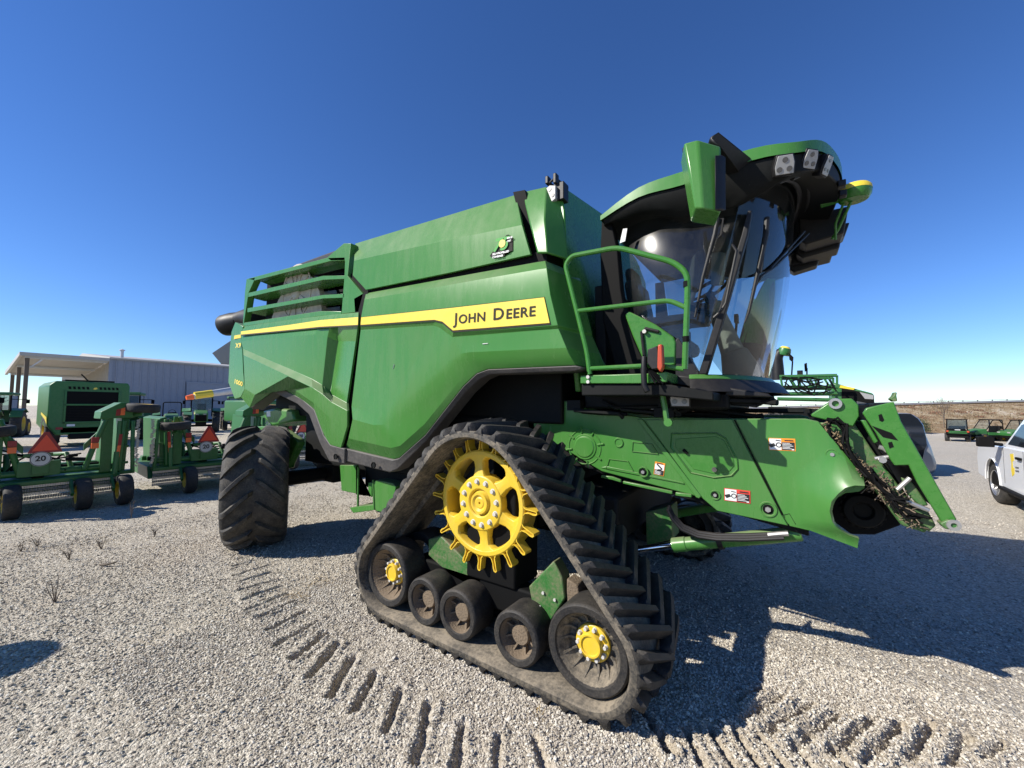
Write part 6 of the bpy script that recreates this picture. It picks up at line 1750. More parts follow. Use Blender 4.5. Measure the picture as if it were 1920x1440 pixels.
def rear_wheel(cx_, cy_, steer, name='rear_tyre'):
    R0 = Matrix.Rotation(steer, 4, 'Z')
    prof = [(.40, -.30), (.46, -.36), (.58, -.365), (.68, -.37), (TR - .11, -.365), (TR - .065, -.32), (TR - .045, -.15), (TR - .042, 0), (TR - .045, .15), (TR - .065, .32), (TR - .11, .365), (.68, .37), (.58, .365), (.46, .36), (.40, .30)]
    me = mesh_of(MB().lathe(prof, (0, 0, 0), (0, 1, 0), 64), name, M['tyre'], 50)
    org = origin_of(comb)
    mat = Matrix.Translation(Vector((cx_, cy_, TR - .03)) - org) @ R0
    ty = wrap(me, name, comb); ty.matrix_basis = mat
    for k in range(36):
        s_ = 1 if k % 2 == 0 else -1
        o = wrap(BAR[s_], 'tread_bar', ty); o.matrix_basis = Matrix.Rotation(2 * PI * k / 36, 4, 'Y')
    rimm = mesh_of(MB().lathe([(.41, .30), (.39, .28), (.38, .1), (.20, .06), (.10, .10), (.0005, .10)], (0, 0, 0), (0, -1, 0), 40).lathe([(.41, -.30), (.39, -.28), (.38, 0.1)], (0, 0, 0), (0, -1, 0), 40), 'rim', M['yellow'])
    wrap(rimm, 'rim', ty)
ST = rad(-27)
rear_wheel(-6.20, .36, ST)
rear_wheel(-6.05, 2 * MID - .36, ST)
mb = MB(); mb.tube([(-6.2, .7, .82), (-6.1, 3.2, .82)], .11, 12); mb.span((-6.4, 1.3, .7), (-5.9, 2.6, 1.2)); mb.build('rear_axle', M['dark'], comb, .02)
# mudguard like side pod behind the wheel and tank
MB().prism([(-7.544,0.950,1.821),(-7.106,0.950,1.870),(-6.524,0.950,1.848),(-6.446,0.950,1.663),(-7.175,0.950,1.555),(-7.493,0.950,1.683)], (0, .5, 0)).build('fuel_tank', M['green'], comb, .04)
MB().prism([(-7.605,0.800,1.547),(-6.672,0.800,1.594),(-6.069,0.800,1.406),(-6.034,0.800,1.345),(-6.296,0.800,1.022),(-6.323,0.800,0.939),(-6.389,0.800,1.178),(-7.018,0.800,1.462)], (0, .12, 0)).build('wheel_fairing', M['green'], comb, .02)
mb = MB(); mb.prism([(-7.382,0.948,1.814),(-7.248,0.948,1.815),(-7.241,0.948,1.725),(-7.374,0.948,1.722)], (0, .002, 0)); mb.build('warning_label', M['white'], comb)
# box and folding step hanging under the side door
mb = MB(); mb.prism([(-5.015,0.850,1.111),(-4.644,0.850,1.143),(-4.628,0.850,0.775),(-4.383,0.850,0.806),(-4.389,0.850,0.945),(-4.313,0.850,0.953),(-4.307,0.850,0.776),(-4.961,0.850,0.775)], (0, .04, 0)); mb.prism([(-4.235,0.800,0.970),(-4.153,0.800,1.011),(-3.853,0.800,1.006),(-3.795,0.800,0.976),(-3.852,0.800,0.642),(-4.160,0.800,0.638),(-4.193,0.800,0.685)], (0, .35, 0))
mb.build('service_box', M['green'], comb, .008)
MB().prism([(-4.695,0.800,0.599),(-4.204,0.800,0.709),(-4.140,0.800,0.654),(-4.612,0.800,0.544)], (0, .35, 0)).build('step', M['green'], comb, .006)
mb = MB(); mb.tube([(-4.553,0.820,1.128),(-4.543,0.820,0.630)], .014, 8); mb.tube([(-4.215,0.800,1.005),(-4.181,0.800,0.654)], .014, 8); mb.build('step_strut', M['green'], comb)
mb = MB(); mb.span((-4.6, .95, .85), (-2.9, 2.9, 1.5)); mb.span((-4.2, .9, 1.1), (-3.0, .98, 1.55)); mb.build('under_body', M['dark'], comb, .02)
mb = MB(); mb.prism([(-4.923,0.880,1.045),(-4.825,0.880,1.026),(-4.833,0.880,0.940),(-4.918,0.880,0.946)], (0, .003, 0)); mb.build('box_slot', M['seam'], comb)

# ------------------------------------------------------------------ folding rotary cutters (rear towards the camera)
def rotary_cutter(label):
    """local frame: y to the viewer's right across the machine, +x towards the viewer, ground at z 0"""
    t = thing('rotary_cutter', label, 'mower', (0, 0, 0), 0, 'folded rotary cutters parked in a row')
    G = M['green_far']
    mb = MB(); mb.prism([(-.05, -1.0, .36), (-.05, 1.02, .36), (-.15, 1.0, .62), (-.15, -1.0, .62)], (-1.9, 0, 0)); mb.span((-.02, -.95, .52), (.05, .98, .60)); mb.span((-1.6, -.9, .60), (-1.4, .9, .72))
    mb.build('deck', G, t, .015)
    mb = MB(); mb.lathe([(.22, 0), (.26, .06), (.20, .16), (.0005, .16)], (-.8, -.05, .62), (0, 0, 1), 16); mb.span((-.9, -.12, .62), (-.1, .02, .82)); mb.tube([(-.5, -.95, .74), (-.5, .95, .74)], .05, 8); mb.build('gearbox', M['dark'], t, .01)
    mb = MB(); mb.tube([(-.1, -.92, .72), (-.1, .95, .72)], .06, 10); mb.tube([(-.1, -.4, .72), (-.3, -.4, 1.02), (-1.6, -.1, .9)], .04, 8); mb.tube([(-.1, .35, .72), (-.3, .3, 1.0), (-1.6, .0, .9)], .04, 8)
    mb.span((-.1, -.3, .66), (0, .2, .92)); mb.build('lift_frame', G, t, .01)
    mb = MB()
    rr = random.Random(3)
    for k in range(64):
        y = -.93 + 1.86 * k / 63
        for q in range(5): mb.box((.02 + .01 * (q % 2), y, .50 - .065 * q), (.012, .026, .052), Matrix.Rotation(.6 * (q % 2), 3, 'Z'))
    tag(mb.build('chain_guard', M['steel'], t, smooth=False), kind='stuff')
    for y in (-.35, .47, 1.0):
        wheel(t, (.18 if y < 0.9 else .25, y, .29), .285, .20, (0, 1, 0), M['yellow'], name='wheel')
        MB().prism([(-.1, y - .16, .55), (.0, y - .16, .62), (.28, y - .16, .34), (.22, y - .16, .28)], (0, .04, 0)).build('wheel_arm', G, t, .006)
    # slow vehicle triangle and speed plate
    tri = MB().prism([(.06, -.20, 1.07), (.06, .20, 1.07), (.06, .19, 1.11), (.06, .03, 1.43), (.06, -.03, 1.43), (.06, -.19, 1.11)], (-.01, 0, 0)).build('triangle_sign', M['smv_edge'], t)
    MB().prism([(.065, -.155, 1.105), (.065, .155, 1.105), (.065, 0, 1.385)], (-.004, 0, 0)).build('sign_face', M['smv'], tri)
    pl = MB().disc((.05, -.05, .965), (1, 0, 0), .125, .012, 24).build('speed_plate', M['galv'], t)  # white plate made grey, so its shade sits in the colour
    tm, w = text_mb('20', .125, (0, 0, 0), (0, 1, 0), (0, 0, 1), (1, 0, 0), 0, .004)
    ys = [v[1] for v in tm.v]; zs = [v[2] for v in tm.v]; cy_, cz_ = (min(ys) + max(ys)) / 2, (min(zs) + max(zs)) / 2
    tm.v = [(.067, v[1] - cy_ - .05, v[2] - cz_ + .975) for v in tm.v]; tm.build('plate_number', M['ink'], pl, smooth=False)
    MB().lathe([(.112, .012), (.112, .015), (.120, .015), (.120, .012)], (.05, -.05, .965), (1, 0, 0), 24).build('plate_ring', M['ink'], pl)
    mb = MB(); mb.span((-.02, -.14, .70), (.03, .06, 1.10)); mb.span((-.05, -.24, 1.0), (.0, .10, 1.06)); mb.build('sign_bracket', G, t, .006)
    mb = MB()
    for k in range(9):
        a = Vector((rr.uniform(-.6, 0), rr.uniform(-.7, .4), rr.uniform(.7, .95))); b = Vector((rr.uniform(-1.2, -.2), rr.uniform(-.7, .5), rr.uniform(.75, 1.1)))
        mb.tube([a, a.lerp(b, .5) + Vector((0, 0, rr.uniform(-.05, .15))), b], .014, 5)
    mb.build('hydraulic_hose', M['seam'], t)
    mb = MB(); mb.tube([(.0, .25, .93), (.02, .50, .90)], .035, 8); mb.tube([(0, .28, .98), (.0, .40, .99)], .03, 8); mb.build('hydraulic_ram', M['dark'], t)
    # wings folded upright
    for s, tz, ty, lab in ((1, 1.85, 1.27, 0), (-1, 1.47, -.60, 1)):
        y0 = 1.0 if s > 0 else -.76
        mb = MB(); mb.prism([(-.06, y0 - .09 * s, .62), (-.06, y0 + .06 * s, .60), (-.06, y0 + .10 * s, 1.62), (-.06, y0 - .02 * s, 1.66)], (-1.7, 0, 0))
        for k in range(3): mb.span((-.02, y0 - .02 * s, .75 + .32 * k), (-.06, y0 + .10 * s, .80 + .32 * k))
        mb.tube([(.0, y0 - .04 * s, .62), (.0, y0 + .0 * s, 1.6)], .04, 8); mb.tube([(.02, y0 + .16 * s, .58), (.02, y0 + .14 * s, 1.05), (.02, y0 + .13 * s, 1.6)], .035, 8)
        mb.span((.0, y0 - .02 * s, .55), (-.2, y0 + .2 * s, .62))
        mb.build('wing', G, t, .01)
        if s > 0: mb = MB(); mb.prism([(.02, y0 - .34 * s, 1.64), (.02, y0 - .33 * s, 1.78), (.02, y0 - .06 * s, 1.96), (.02, y0 + .10 * s, 1.95), (.02, y0 + .13 * s, 1.66)], (-.55, 0, 0)); mb.build('wing_hood', G, t, .012)
        if s > 0: MB().prism([(.03, y0 - .13 * s, 1.70), (.03, y0 - .07 * s, 1.70), (.03, y0 - .06 * s, 1.84), (.03, y0 - .12 * s, 1.82)], (-.006, 0, 0)).build('hood_reflector', M['smv_edge'], t)
        if s > 0: MB().prism([(.03, y0 - .065 * s, 1.71), (.03, y0 - .0 * s, 1.71), (.03, y0 + .005 * s, 1.86), (.03, y0 - .055 * s, 1.84)], (-.006, 0, 0)).build('hood_reflector', M['reflect_orange'], t)
        mb = MB(); mb.tube([(-.05, y0 - .5 * s, .70), (-.05, y0 - .36 * s, 1.25), (-.05, y0 - .24 * s, 1.66)], .045, 8); mb.prism([(-.05, y0 - .52 * s, 1.05), (-.05, y0 - .2 * s, 1.45), (-.05, y0 - .2 * s, 1.60), (-.05, y0 - .52 * s, 1.18)], (-.04, 0, 0))
        mb.span((-.04, y0 - .30 * s, .62), (-.1, y0 - .14 * s, 1.66)); mb.build('fold_arm', G, t, .008)
        mb = MB(); mb.tube([(.03, y0 - .10 * s, .58), (.03, y0 - .08 * s, 1.0)], .045, 10); mb.tube([(.03, y0 - .08 * s, 1.0), (.03, y0 - .07 * s, 1.6)], .03, 8); mb.build('fold_cylinder', G, t)
        MB().prism([(.06, y0 - .10 * s, .90), (.06, y0 - .05 * s, .90), (.06, y0 - .035 * s, 1.12), (.06, y0 - .085 * s, 1.12)], (-.006, 0, 0)).build('side_reflector', M['reflect_orange'], t)
        MB().prism([(.06, y0 - .085 * s, 1.12), (.06, y0 - .035 * s, 1.12), (.06, y0 - .02 * s, 1.34), (.06, y0 - .07 * s, 1.34)], (-.006, 0, 0)).build('side_reflector', M['smv_edge'], t)
        MB().span((.02, y0 - .44 * s, 1.20), (.06, y0 - .34 * s, 1.30)).build('tail_lamp', M['smv_edge'], t, .004)
        MB().span((.02, y0 - .44 * s, 1.09), (.06, y0 - .34 * s, 1.19)).build('tail_lamp', M['reflect_orange'], t, .004)
        wheel(t, (.02, ty, tz), .27, .17, (.06, .05 * s, 1), M['yellow'], name='wing_wheel')
        MB().tube([(-.1, y0 + .02 * s, tz - .2), (-.05, ty - .1 * s, tz - .14), (.02, ty, tz - .12)], .04, 8).build('wing_wheel_arm', G, t)
        # ragged rubber and chain curtain along the wing's edge
        mb = MB()
        for k in range(26):
            mb.box((.04 + rr.uniform(-.02, .02), y0 + (.20 + rr.uniform(-.015, .03)) * s, .70 + .036 * k), (.02, .05, .03), Matrix.Rotation(rr.uniform(-.6, .6), 3, 'X'))
        tag(mb.build('wing_chain', M['steel'], t, smooth=False), kind='stuff')
    mb = MB(); mb.tube([(-1.6, 0, .7), (-3.4, 0, .55)], .08, 8); mb.build('tongue', G, t)
    return t
mow = rotary_cutter('folded green rotary cutter nearest the camera at the left edge with orange triangle')
mow.location = (-10.8, -1.16, 0)
m2 = copy_tree(mow); m2.location = (-10.95, 1.30, 0); m2.rotation_euler = (0, 0, rad(-4))
m2['label'] = 'folded green rotary cutter just left of the big machine\'s rear tyre'
m3 = copy_tree(mow); m3.location = (-12.4, 4.2, 0); m3['label'] = 'folded green rotary cutter half hidden behind the big rear tyre'

m4 = copy_tree(mow); m4.location = (-6.75, -5.05, 0); m4.rotation_euler = (0, 0, rad(-12)); m4['label'] = 'unseen cutter copy added beyond the left edge to shade the lower left gravel'  # out of view, added only to cast a shadow on the gravel

# ------------------------------------------------------------------ round baler (rear)
ba = thing('round_baler', 'big square backed green round baler with dark tailgate recess', 'baler', (-28, 1.8, 0))
x0 = -26.5
mb = MB()
mb.prism([(x0, .52, 1.0), (x0, .52, 2.75), (x0, .70, 2.95), (x0, 3.05, 2.95), (x0, 3.12, 2.8), (x0, 3.15, .95), (x0 - .0, 2.9, .55), (x0, .8, .55)], (-3.2, 0, 0))
mb.build('body', M['green_far'], ba, .05)
mb = MB(); mb.span((x0 + .02, 1.05, 1.12), (x0 - .1, 2.72, 2.50)); mb.build('tailgate_recess', M['seam'], ba)
mb = MB(); mb.span((x0 + .05, .98, 1.86), (x0 + .0, 2.78, 1.94)); mb.span((x0 + .05, .98, 1.06), (x0, 2.78, 1.14)); mb.span((x0 + .05, .98, 1.06), (x0, 1.05, 2.55)); mb.span((x0 + .05, 2.72, 1.06), (x0, 2.79, 2.55)); mb.build('tailgate_frame', M['green_far'], ba, .015)
for k in range(12):
    y = 1.1 + k * .14
    if 5 <= k <= 6: continue
    MB().prism([(x0 + .012, y, 2.60), (x0 + .012, y + .08, 2.60), (x0 + .012, y + .06, 2.72), (x0 + .012, y - .02, 2.72)], (-.02, 0, 0)).build('vent_slot', M['seam'], ba)
MB().prism([(x0 + .02, 1.86, 2.62), (x0 + .02, 1.93, 2.60), (x0 + .02, 2.0, 2.64), (x0 + .02, 1.97, 2.70), (x0 + .02, 1.9, 2.69)], (-.015, 0, 0)).build('badge', M['paleyellow'], ba)
mb = MB(); mb.span((x0 - .2, 1.0, 2.94), (x0 - 1.0, 2.6, 3.03)); mb.tube([(x0 - .1, 1.7, 3.0), (x0 - .3, 1.5, 3.3)], .03, 6); mb.build('top_cover', M['seam'], ba)
for k in range(8):
    MB().tube([(x0 + .03, 1.08, 1.22 + .07 * k), (x0 + .03, 2.70, 1.22 + .07 * k)], .012, 5).build('belt_roller', M['dark'], ba)
MB().prism([(x0 + .01, .50, 1.35), (x0 + .01, .515, 1.05), (x0 - .5, .51, 1.25), (x0 - 1.6, .505, 1.45), (x0 - 1.6, .505, 1.55)], (0, -.01, 0)).build('side_stripe', M['decal'], ba)
for y in (.75, 3.0): wheel(ba, (x0 - 1.0, y, .72), .72, .48, (0, 1, 0), M['yellow'], True)
mb = MB(); mb.span((x0 + .0, .9, .62), (x0 - .2, 2.9, .9)); mb.span((x0 + .05, 1.2, .35), (x0 - .4, 2.6, .6)); mb.build('rear_axle', M['dark'], ba, .03)
MB().span((x0 + .02, 1.1, .93), (x0 + .04, 1.35, 1.03)).build('tail_plate', M['white'], ba)
MB().span((x0 + .02, 2.75, .80), (x0 + .05, 2.95, .9)).build('tail_lamp', M['smv_edge'], ba); MB().span((x0 + .02, .78, .80), (x0 + .05, .98, .9)).build('tail_lamp', M['smv_edge'], ba)

# ------------------------------------------------------------------ tractors (front towards +x)
def tractor(label, group, cab=True):
    t = thing('tractor', label, 'tractor', (0, 0, 0), 0, group); G = M['green_far']
    mb = MB(); mb.prism([(1.75, -.36, .75), (1.80, -.36, 1.30), (1.62, -.36, 1.42), (.35, -.40, 1.58), (.35, -.40, .8)], (0, .74, 0)); mb.build('hood', G, t, .05)
    mb = MB(); mb.prism([(1.775, -.30, .80), (1.815, -.30, 1.22), (1.815, .30, 1.22), (1.775, .30, .80)], (.02, 0, 0)); mb.build('grille', M['seam'], t, .01)
    for y in (-.2, .2): MB().box((1.82, y, 1.27), (.04, .16, .07)).build('headlight', M['lens'], t, .01)
    mb = MB(); mb.prism([(1.5, -.37, 1.24), (.5, -.41, 1.33), (.5, -.41, 1.45), (1.4, -.37, 1.34)], (0, -.006, 0)); mb.prism([(1.5, .385, 1.24), (.5, .35, 1.33), (.5, .35, 1.45), (1.4, .385, 1.34)], (0, .006, 0)); mb.build('side_stripe', M['decal'], t)
    mb = MB(); mb.span((-1.2, -.3, .5), (1.6, .3, .85)); mb.span((1.1, -.8, .42), (1.3, .8, .56)); mb.tube([(-.6, -.95, .78), (-.6, .95, .78)], .1, 8); mb.build('chassis', M['dark'], t, .03)
    for s in (-1, 1):
        wheel(t, (-.6, .85 * s, .76), .76, .44, (0, 1, 0), M['yellow'], True, 'rear_wheel'); wheel(t, (1.2, .80 * s, .50), .50, .32, (0, 1, 0), M['yellow'], True, 'front_wheel')
        mb = MB(); mb.sheet([(-1.35, .62 * s, 1.2), (-1.05, .62 * s, 1.55), (-.5, .62 * s, 1.68), (.1, .62 * s, 1.5)] + [(-1.35, 1.1 * s, 1.2), (-1.05, 1.1 * s, 1.55), (-.5, 1.1 * s, 1.66), (.1, 1.1 * s, 1.45)], [(0, 1, 5, 4), (1, 2, 6, 5), (2, 3, 7, 6)], (0, 0, -.04)); mb.build('mudguard', G, t, .01)
    if cab:
        for x, y in ((.38, -.58), (.38, .58), (-1.1, -.62), (-1.1, .62)):
            e = .03 * (1 if x > 0 else -1)
            MB().prism([(x, y - .03, 1.1), (x + .05, y - .03, 1.1), (x - e, y - .03, 2.42), (x - .05 - e, y - .03, 2.42)], (0, .06, 0)).build('cab_post', M['seam'], t)
        mb = MB(); mb.prism([(.40, -.66, 2.42), (.58, -.66, 2.46), (.5, -.66, 2.58), (-1.2, -.66, 2.6), (-1.3, -.66, 2.44)], (0, 1.32, 0)); mb.build('cab_roof', G, t, .04)
        for nm, q in (('windscreen', [(.40, -.55, 1.5), (.40, .55, 1.5), (.36, .55, 2.40), (.36, -.55, 2.40)]), ('side_window', [(.36, -.6, 1.3), (-1.08, -.63, 1.5), (-1.08, -.63, 2.4), (.33, -.6, 2.4)]), ('side_window', [(.36, .6, 1.3), (-1.08, .63, 1.5), (-1.08, .63, 2.4), (.33, .6, 2.4)]), ('rear_window', [(-1.1, -.55, 1.6), (-1.1, .55, 1.6), (-1.1, .55, 2.4), (-1.1, -.55, 2.4)])):
            MB().add(q, [(0, 1, 2, 3)]).build(nm, M['glass_side'], t)
        mb = MB(); mb.span((-.8, -.25, 1.2), (-.35, .25, 1.5)); mb.span((-.85, -.25, 1.4), (-.7, .25, 2.0)); mb.build('seat', M['dark'], t, .04)
        mb = MB(); mb.tube([(.1, 0, 1.3), (-.05, 0, 1.75)], .05, 6); mb.build('steering_column', M['dark'], t)
        mb = MB()
        for s in (-1, 1): mb.tube([(.4, .6 * s, 2.2), (.45, .95 * s, 2.2)], .02, 5); mb.box((.45, .98 * s, 2.08), (.04, .14, .24))
        mb.build('mirror', M['seam'], t)
    else:
        mb = MB(); mb.tube(fillet([(-1.0, -.5, 1.0), (-1.05, -.5, 2.35), (-1.05, .5, 2.35), (-1.0, .5, 1.0)], .15), .035, 8); mb.build('roll_bar', M['seam'], t)
        mb = MB(); mb.span((-.8, -.25, 1.05), (-.35, .25, 1.25)); mb.span((-.85, -.25, 1.2), (-.75, .25, 1.65)); mb.build('seat', M['dark'], t, .04)
        mb = MB(); mb.tube([(.3, 0, 1.4), (.0, 0, 1.65)], .03, 6); mb.tube([(.0, 0, 1.65) if k < 0 else (.0 + .05 * math.sin(a), .18 * math.cos(a), 1.66 + .17 * math.sin(a)) for k, a in enumerate([2 * PI * q / 16 for q in range(16)])], .015, 5, closed=True); mb.build('steering_wheel', M['seam'], t)
    return t
tr = tractor('green cab tractor facing the yard below the orange tipped spout', 'tractors parked in the back row'); tr.location = (-34.5, 8.6, 0); tr.rotation_euler = (0, 0, rad(-18))
t2_ = copy_tree(tr); t2_.location = (-36.5, 11.6, 0); t2_['label'] = 'green cab tractor beside the big machine\'s tail, right end of the back row'
t3_ = copy_tree(tr); t3_.location = (-27.5, -1.7, 0); t3_.rotation_euler = (0, 0, rad(170)); t3_['label'] = 'dark green cab tractor cut off by the left photo edge'
t4_ = copy_tree(tr); t4_.location = (-38.0, -.1, 0); t4_.rotation_euler = (0, 0, rad(165)); t4_['label'] = 'green cab tractor in shade under the shelter left of the baler'
t5_ = copy_tree(tr); t5_.location = (-30.5, 3.9, 0); t5_.rotation_euler = (0, 0, rad(160)); t5_['label'] = 'green cab tractor just right of the baler behind the lifted wing wheel'
t6_ = copy_tree(tr); t6_.location = (-40.0, 13.6, 0); t6_['label'] = 'farthest green cab tractor in front of the metal wall near the roller door'
tc = tractor('small open green tractor with a black roll bar', 'tractors parked in the back row', False); tc.location = (-31.0, 6.0, 0); tc.rotation_euler = (0, 0, rad(-15)); tc.scale = (.88,) * 3

# forage harvester whose long spout reaches out past the big machine
fo = thing('forage_harvester', 'forage harvester mostly hidden, with a long grey spout tipped orange', 'harvester', (-26, 9, 0))
sp0 = [(-22.000,4.052,2.223),(-22.000,4.301,2.276),(-22.000,4.656,2.357),(-22.000,5.023,2.453),(-22.000,5.752,2.602)]
mb = MB(); mb.tube([(p[0], p[1], p[2]) for p in sp0[1:]] + [(-24.5, 7.0, 2.75), (-26.5, 9.0, 2.2)], [.11, .13, .15, .17, .22, .25], 10); spo = mb.build('spout', M['galv'], fo)
mb = MB(); mb.tube([sp0[0], sp0[1]], [.09, .13], 10); mb.build('spout_flap', M['reflect_orange'], spo)
mb = MB(); mb.tube([Vector(sp0[2]) + Vector((.0, -.3, -.03)), Vector(sp0[3])], .165, 10); mb.build('warning_band', M['decal'], spo)
mb = MB(); mb.span((-29, 8.0, .9), (-25.5, 10.6, 2.2)); mb.build('body', M['green_far'], fo, .1)
for y in (8.1, 10.5): wheel(fo, (-26.2, y, .8), .8, .6, (0, 1, 0), M['yellow'], True)

# ------------------------------------------------------------------ sprayer parked behind the header side
SY = 12.0
spy = thing('field_sprayer', 'green boom sprayer with folded lattice booms, parked behind the green feeder', 'sprayer', (.6, SY + 1, 0))
G = M['green_far']
mb = MB(); mb.sheet([(p[0], SY + (.0), p[2]) for p in [(1.058,12.000,2.633),(1.287,12.000,2.537),(1.642,12.000,2.397),(1.931,12.000,2.291),(1.929,12.000,1.919),(1.480,12.000,1.538),(1.023,12.000,1.526)]], [(0, 1, 6), (1, 2, 5, 6), (2, 3, 4, 5)], (0, 1.1, 0)); mb.build('hood', G, spy, .05)
mb = MB(); mb.prism([(1.260,11.988,2.448),(1.639,11.988,2.353),(1.928,11.988,2.248),(1.928,11.988,1.919),(1.701,11.988,1.601),(1.371,11.988,1.682),(1.245,11.988,1.975)], (0, .02, 0)); mb.build('grille', M['seam'], spy, .006)
MB().prism([(1.636,11.970,2.338),(1.915,11.970,2.247),(1.911,11.970,2.133),(1.739,11.970,2.148)], (0, .02, 0)).build('headlight', M['lens'], spy, .006)
MB().prism([(1.562,11.970,2.092),(1.779,11.970,2.033),(1.773,11.970,1.861),(1.596,11.970,1.802)], (0, .02, 0)).build('headlight', M['lamp_dark'], spy, .006)
MB().prism([(1.239,11.980,2.537),(1.552,11.980,2.442),(1.506,11.980,2.399),(1.214,11.980,2.464)], (0, .01, 0)).build('side_stripe', M['decal'], spy)
mb = MB(); mb.prism([(-0.486,12.300,1.939),(1.521,12.300,1.827),(1.506,12.300,1.381),(-0.503,12.300,1.316)], (0, 1.6, 0)); mb.build('chassis', M['dark'], spy, .03)
# folded booms: chords, posts and braces
for yy in (SY - .5, SY + .6):
    mb = MB(); d = yy - SY
    for a in ([(-0.158,12.000,2.799),(1.133,12.000,2.781)], [(-0.166,12.000,2.496),(1.146,12.000,2.466)], [(-0.225,12.000,2.306),(1.141,12.000,2.302)], [(-0.229,12.000,2.162),(0.995,12.000,2.124)]):
        mb.tube([(p[0], p[1] + d, p[2]) for p in a], .045, 6)
    for k in range(7):
        u0, u1 = [(-0.132,12.000,2.798)][0], [(1.133,12.000,2.781)][0]; l0, l1 = [(-0.140,12.000,2.495)][0], [(1.123,12.000,2.467)][0]
        a = Vector(u0).lerp(Vector(u1), k / 6); b = Vector(l0).lerp(Vector(l1), min(1, (k + (.7 if k % 2 else .2)) / 6))
        mb.tube([a + Vector((0, d, 0)), b + Vector((0, d, 0))], .028, 6)
    mb.build('folded_boom', G, spy)
mb = MB(); r5 = random.Random(5); P0, P1 = Vector([(-0.129,11.400,2.670)][0]), Vector([(1.122,11.400,2.514)][0])
for k in range(16):
    a = P0.lerp(P1, r5.random()); b = P0.lerp(P1, r5.random())
    for q in (a, b): q.z += r5.uniform(-.3, .15)
    mb.tube([a, a.lerp(b, .5) + Vector((0, 0, r5.uniform(-.2, .1))), b], .02, 5)
mb.build('boom_hose', M['seam'], spy)
mb = MB(); mb.tube([(-0.202,12.200,2.748),(-0.206,12.200,3.105),(-0.212,12.200,3.399),(-0.153,12.200,3.558),(-0.058,12.200,3.616)], [.17, .16, .15, .14, .13], 12); mb.tube([(-0.387,12.500,2.771),(-0.311,12.500,3.503),(-0.265,12.500,3.667)], .07, 8); mb.build('air_intake', M['plastic'], spy)
mb = MB(); c = Vector([(-0.032,12.200,3.582)][0]); mb.lathe([(.0005, -.12), (.16, -.10), (.18, 0), (.16, .10), (.10, .15), (.0005, .16)], c, (.3, 0, 1), 16); pc2 = mb.build('precleaner', G, spy); MB().lathe([(.15, .11), (.10, .165), (.0005, .18)], c, (.3, 0, 1), 16).build('precleaner_top', M['paleyellow'], pc2)
mb = MB(); mb.tube([(0.129,12.000,2.788),(0.168,12.000,3.260)], .02, 6); mb.prism([(0.085,12.000,3.534),(0.197,12.000,3.384),(0.180,12.000,3.227),(0.092,12.000,3.328)], (0, .04, 0)); mb.build('mirror', M['seam'], spy)
mb = MB(); mb.tube([(0.523,12.800,2.822),(0.531,12.800,3.116)], .02, 6); mb.prism([(0.469,12.800,3.251),(0.536,12.800,3.280),(0.542,12.800,3.034),(0.475,12.800,3.004)], (0, .04, 0)); mb.build('mirror', M['seam'], spy)
mb = MB(); mb.box([(0.345,12.400,2.917)][0], (.14, .14, .2)); mb.build('beacon', M['plastic'], spy)
for x in (-.3, 1.5): wheel(spy, (x, SY + .2, .85), .85, .4, (0, 1, 0), M['yellow'], True); wheel(spy, (x, SY + 2.1, .85), .85, .4, (0, 1, 0), M['yellow'], True)

# ------------------------------------------------------------------ silver car half hidden behind the face plate
cx0 = Vector((1.9, 15.0, 0))
ca = thing('silver_car', 'silver car with dark windows, half hidden behind the green face plate', 'car', tuple(cx0))
side = [(2.206,14.100,1.739),(2.801,14.100,1.755),(3.018,14.100,1.750),(3.170,14.100,1.612),(3.263,14.100,1.428),(3.316,14.100,1.090),(3.402,14.100,0.773),(3.494,14.100,0.338),(3.488,14.100,0.202),(3.439,14.100,0.030),(3.243,14.100,0.011),(1.648,14.100,-0.014)]
zgl = .95
mb = MB(); mb.prism([(p[0], 14.1, p[2]) for p in side], (0, 1.75, 0)); body = mb.build('body', M['silver'], ca, .07)
gl = [(2.198,14.050,1.715),(2.792,14.050,1.740),(2.997,14.050,1.735),(3.138,14.050,1.597),(3.231,14.050,1.413),(3.284,14.050,1.092),(3.297,14.050,0.847),(3.235,14.050,0.659),(3.165,14.050,0.255),(3.050,14.050,0.740),(2.167,14.050,0.814)]
MB().prism(gl, (0, .055, 0)).build('side_window', M['carglass'], ca, .004)
MB().sheet([(side[3][0] + .015, 14.25, side[3][2] - .03), (side[5][0] + .015, 14.25, side[5][2]), (side[5][0] + .015, 15.7, side[5][2]), (side[3][0] + .015, 15.7, side[3][2] - .03)], [(0, 1, 2, 3)], (-.02, 0, 0)).build('windscreen', M['carglass'], ca)
for x, y in ((2.75, 14.2), (2.75, 15.7), (.4, 14.2), (.4, 15.7)): wheel(ca, (x, y, .33), .33, .22, (0, 1, 0), M['alloy'])

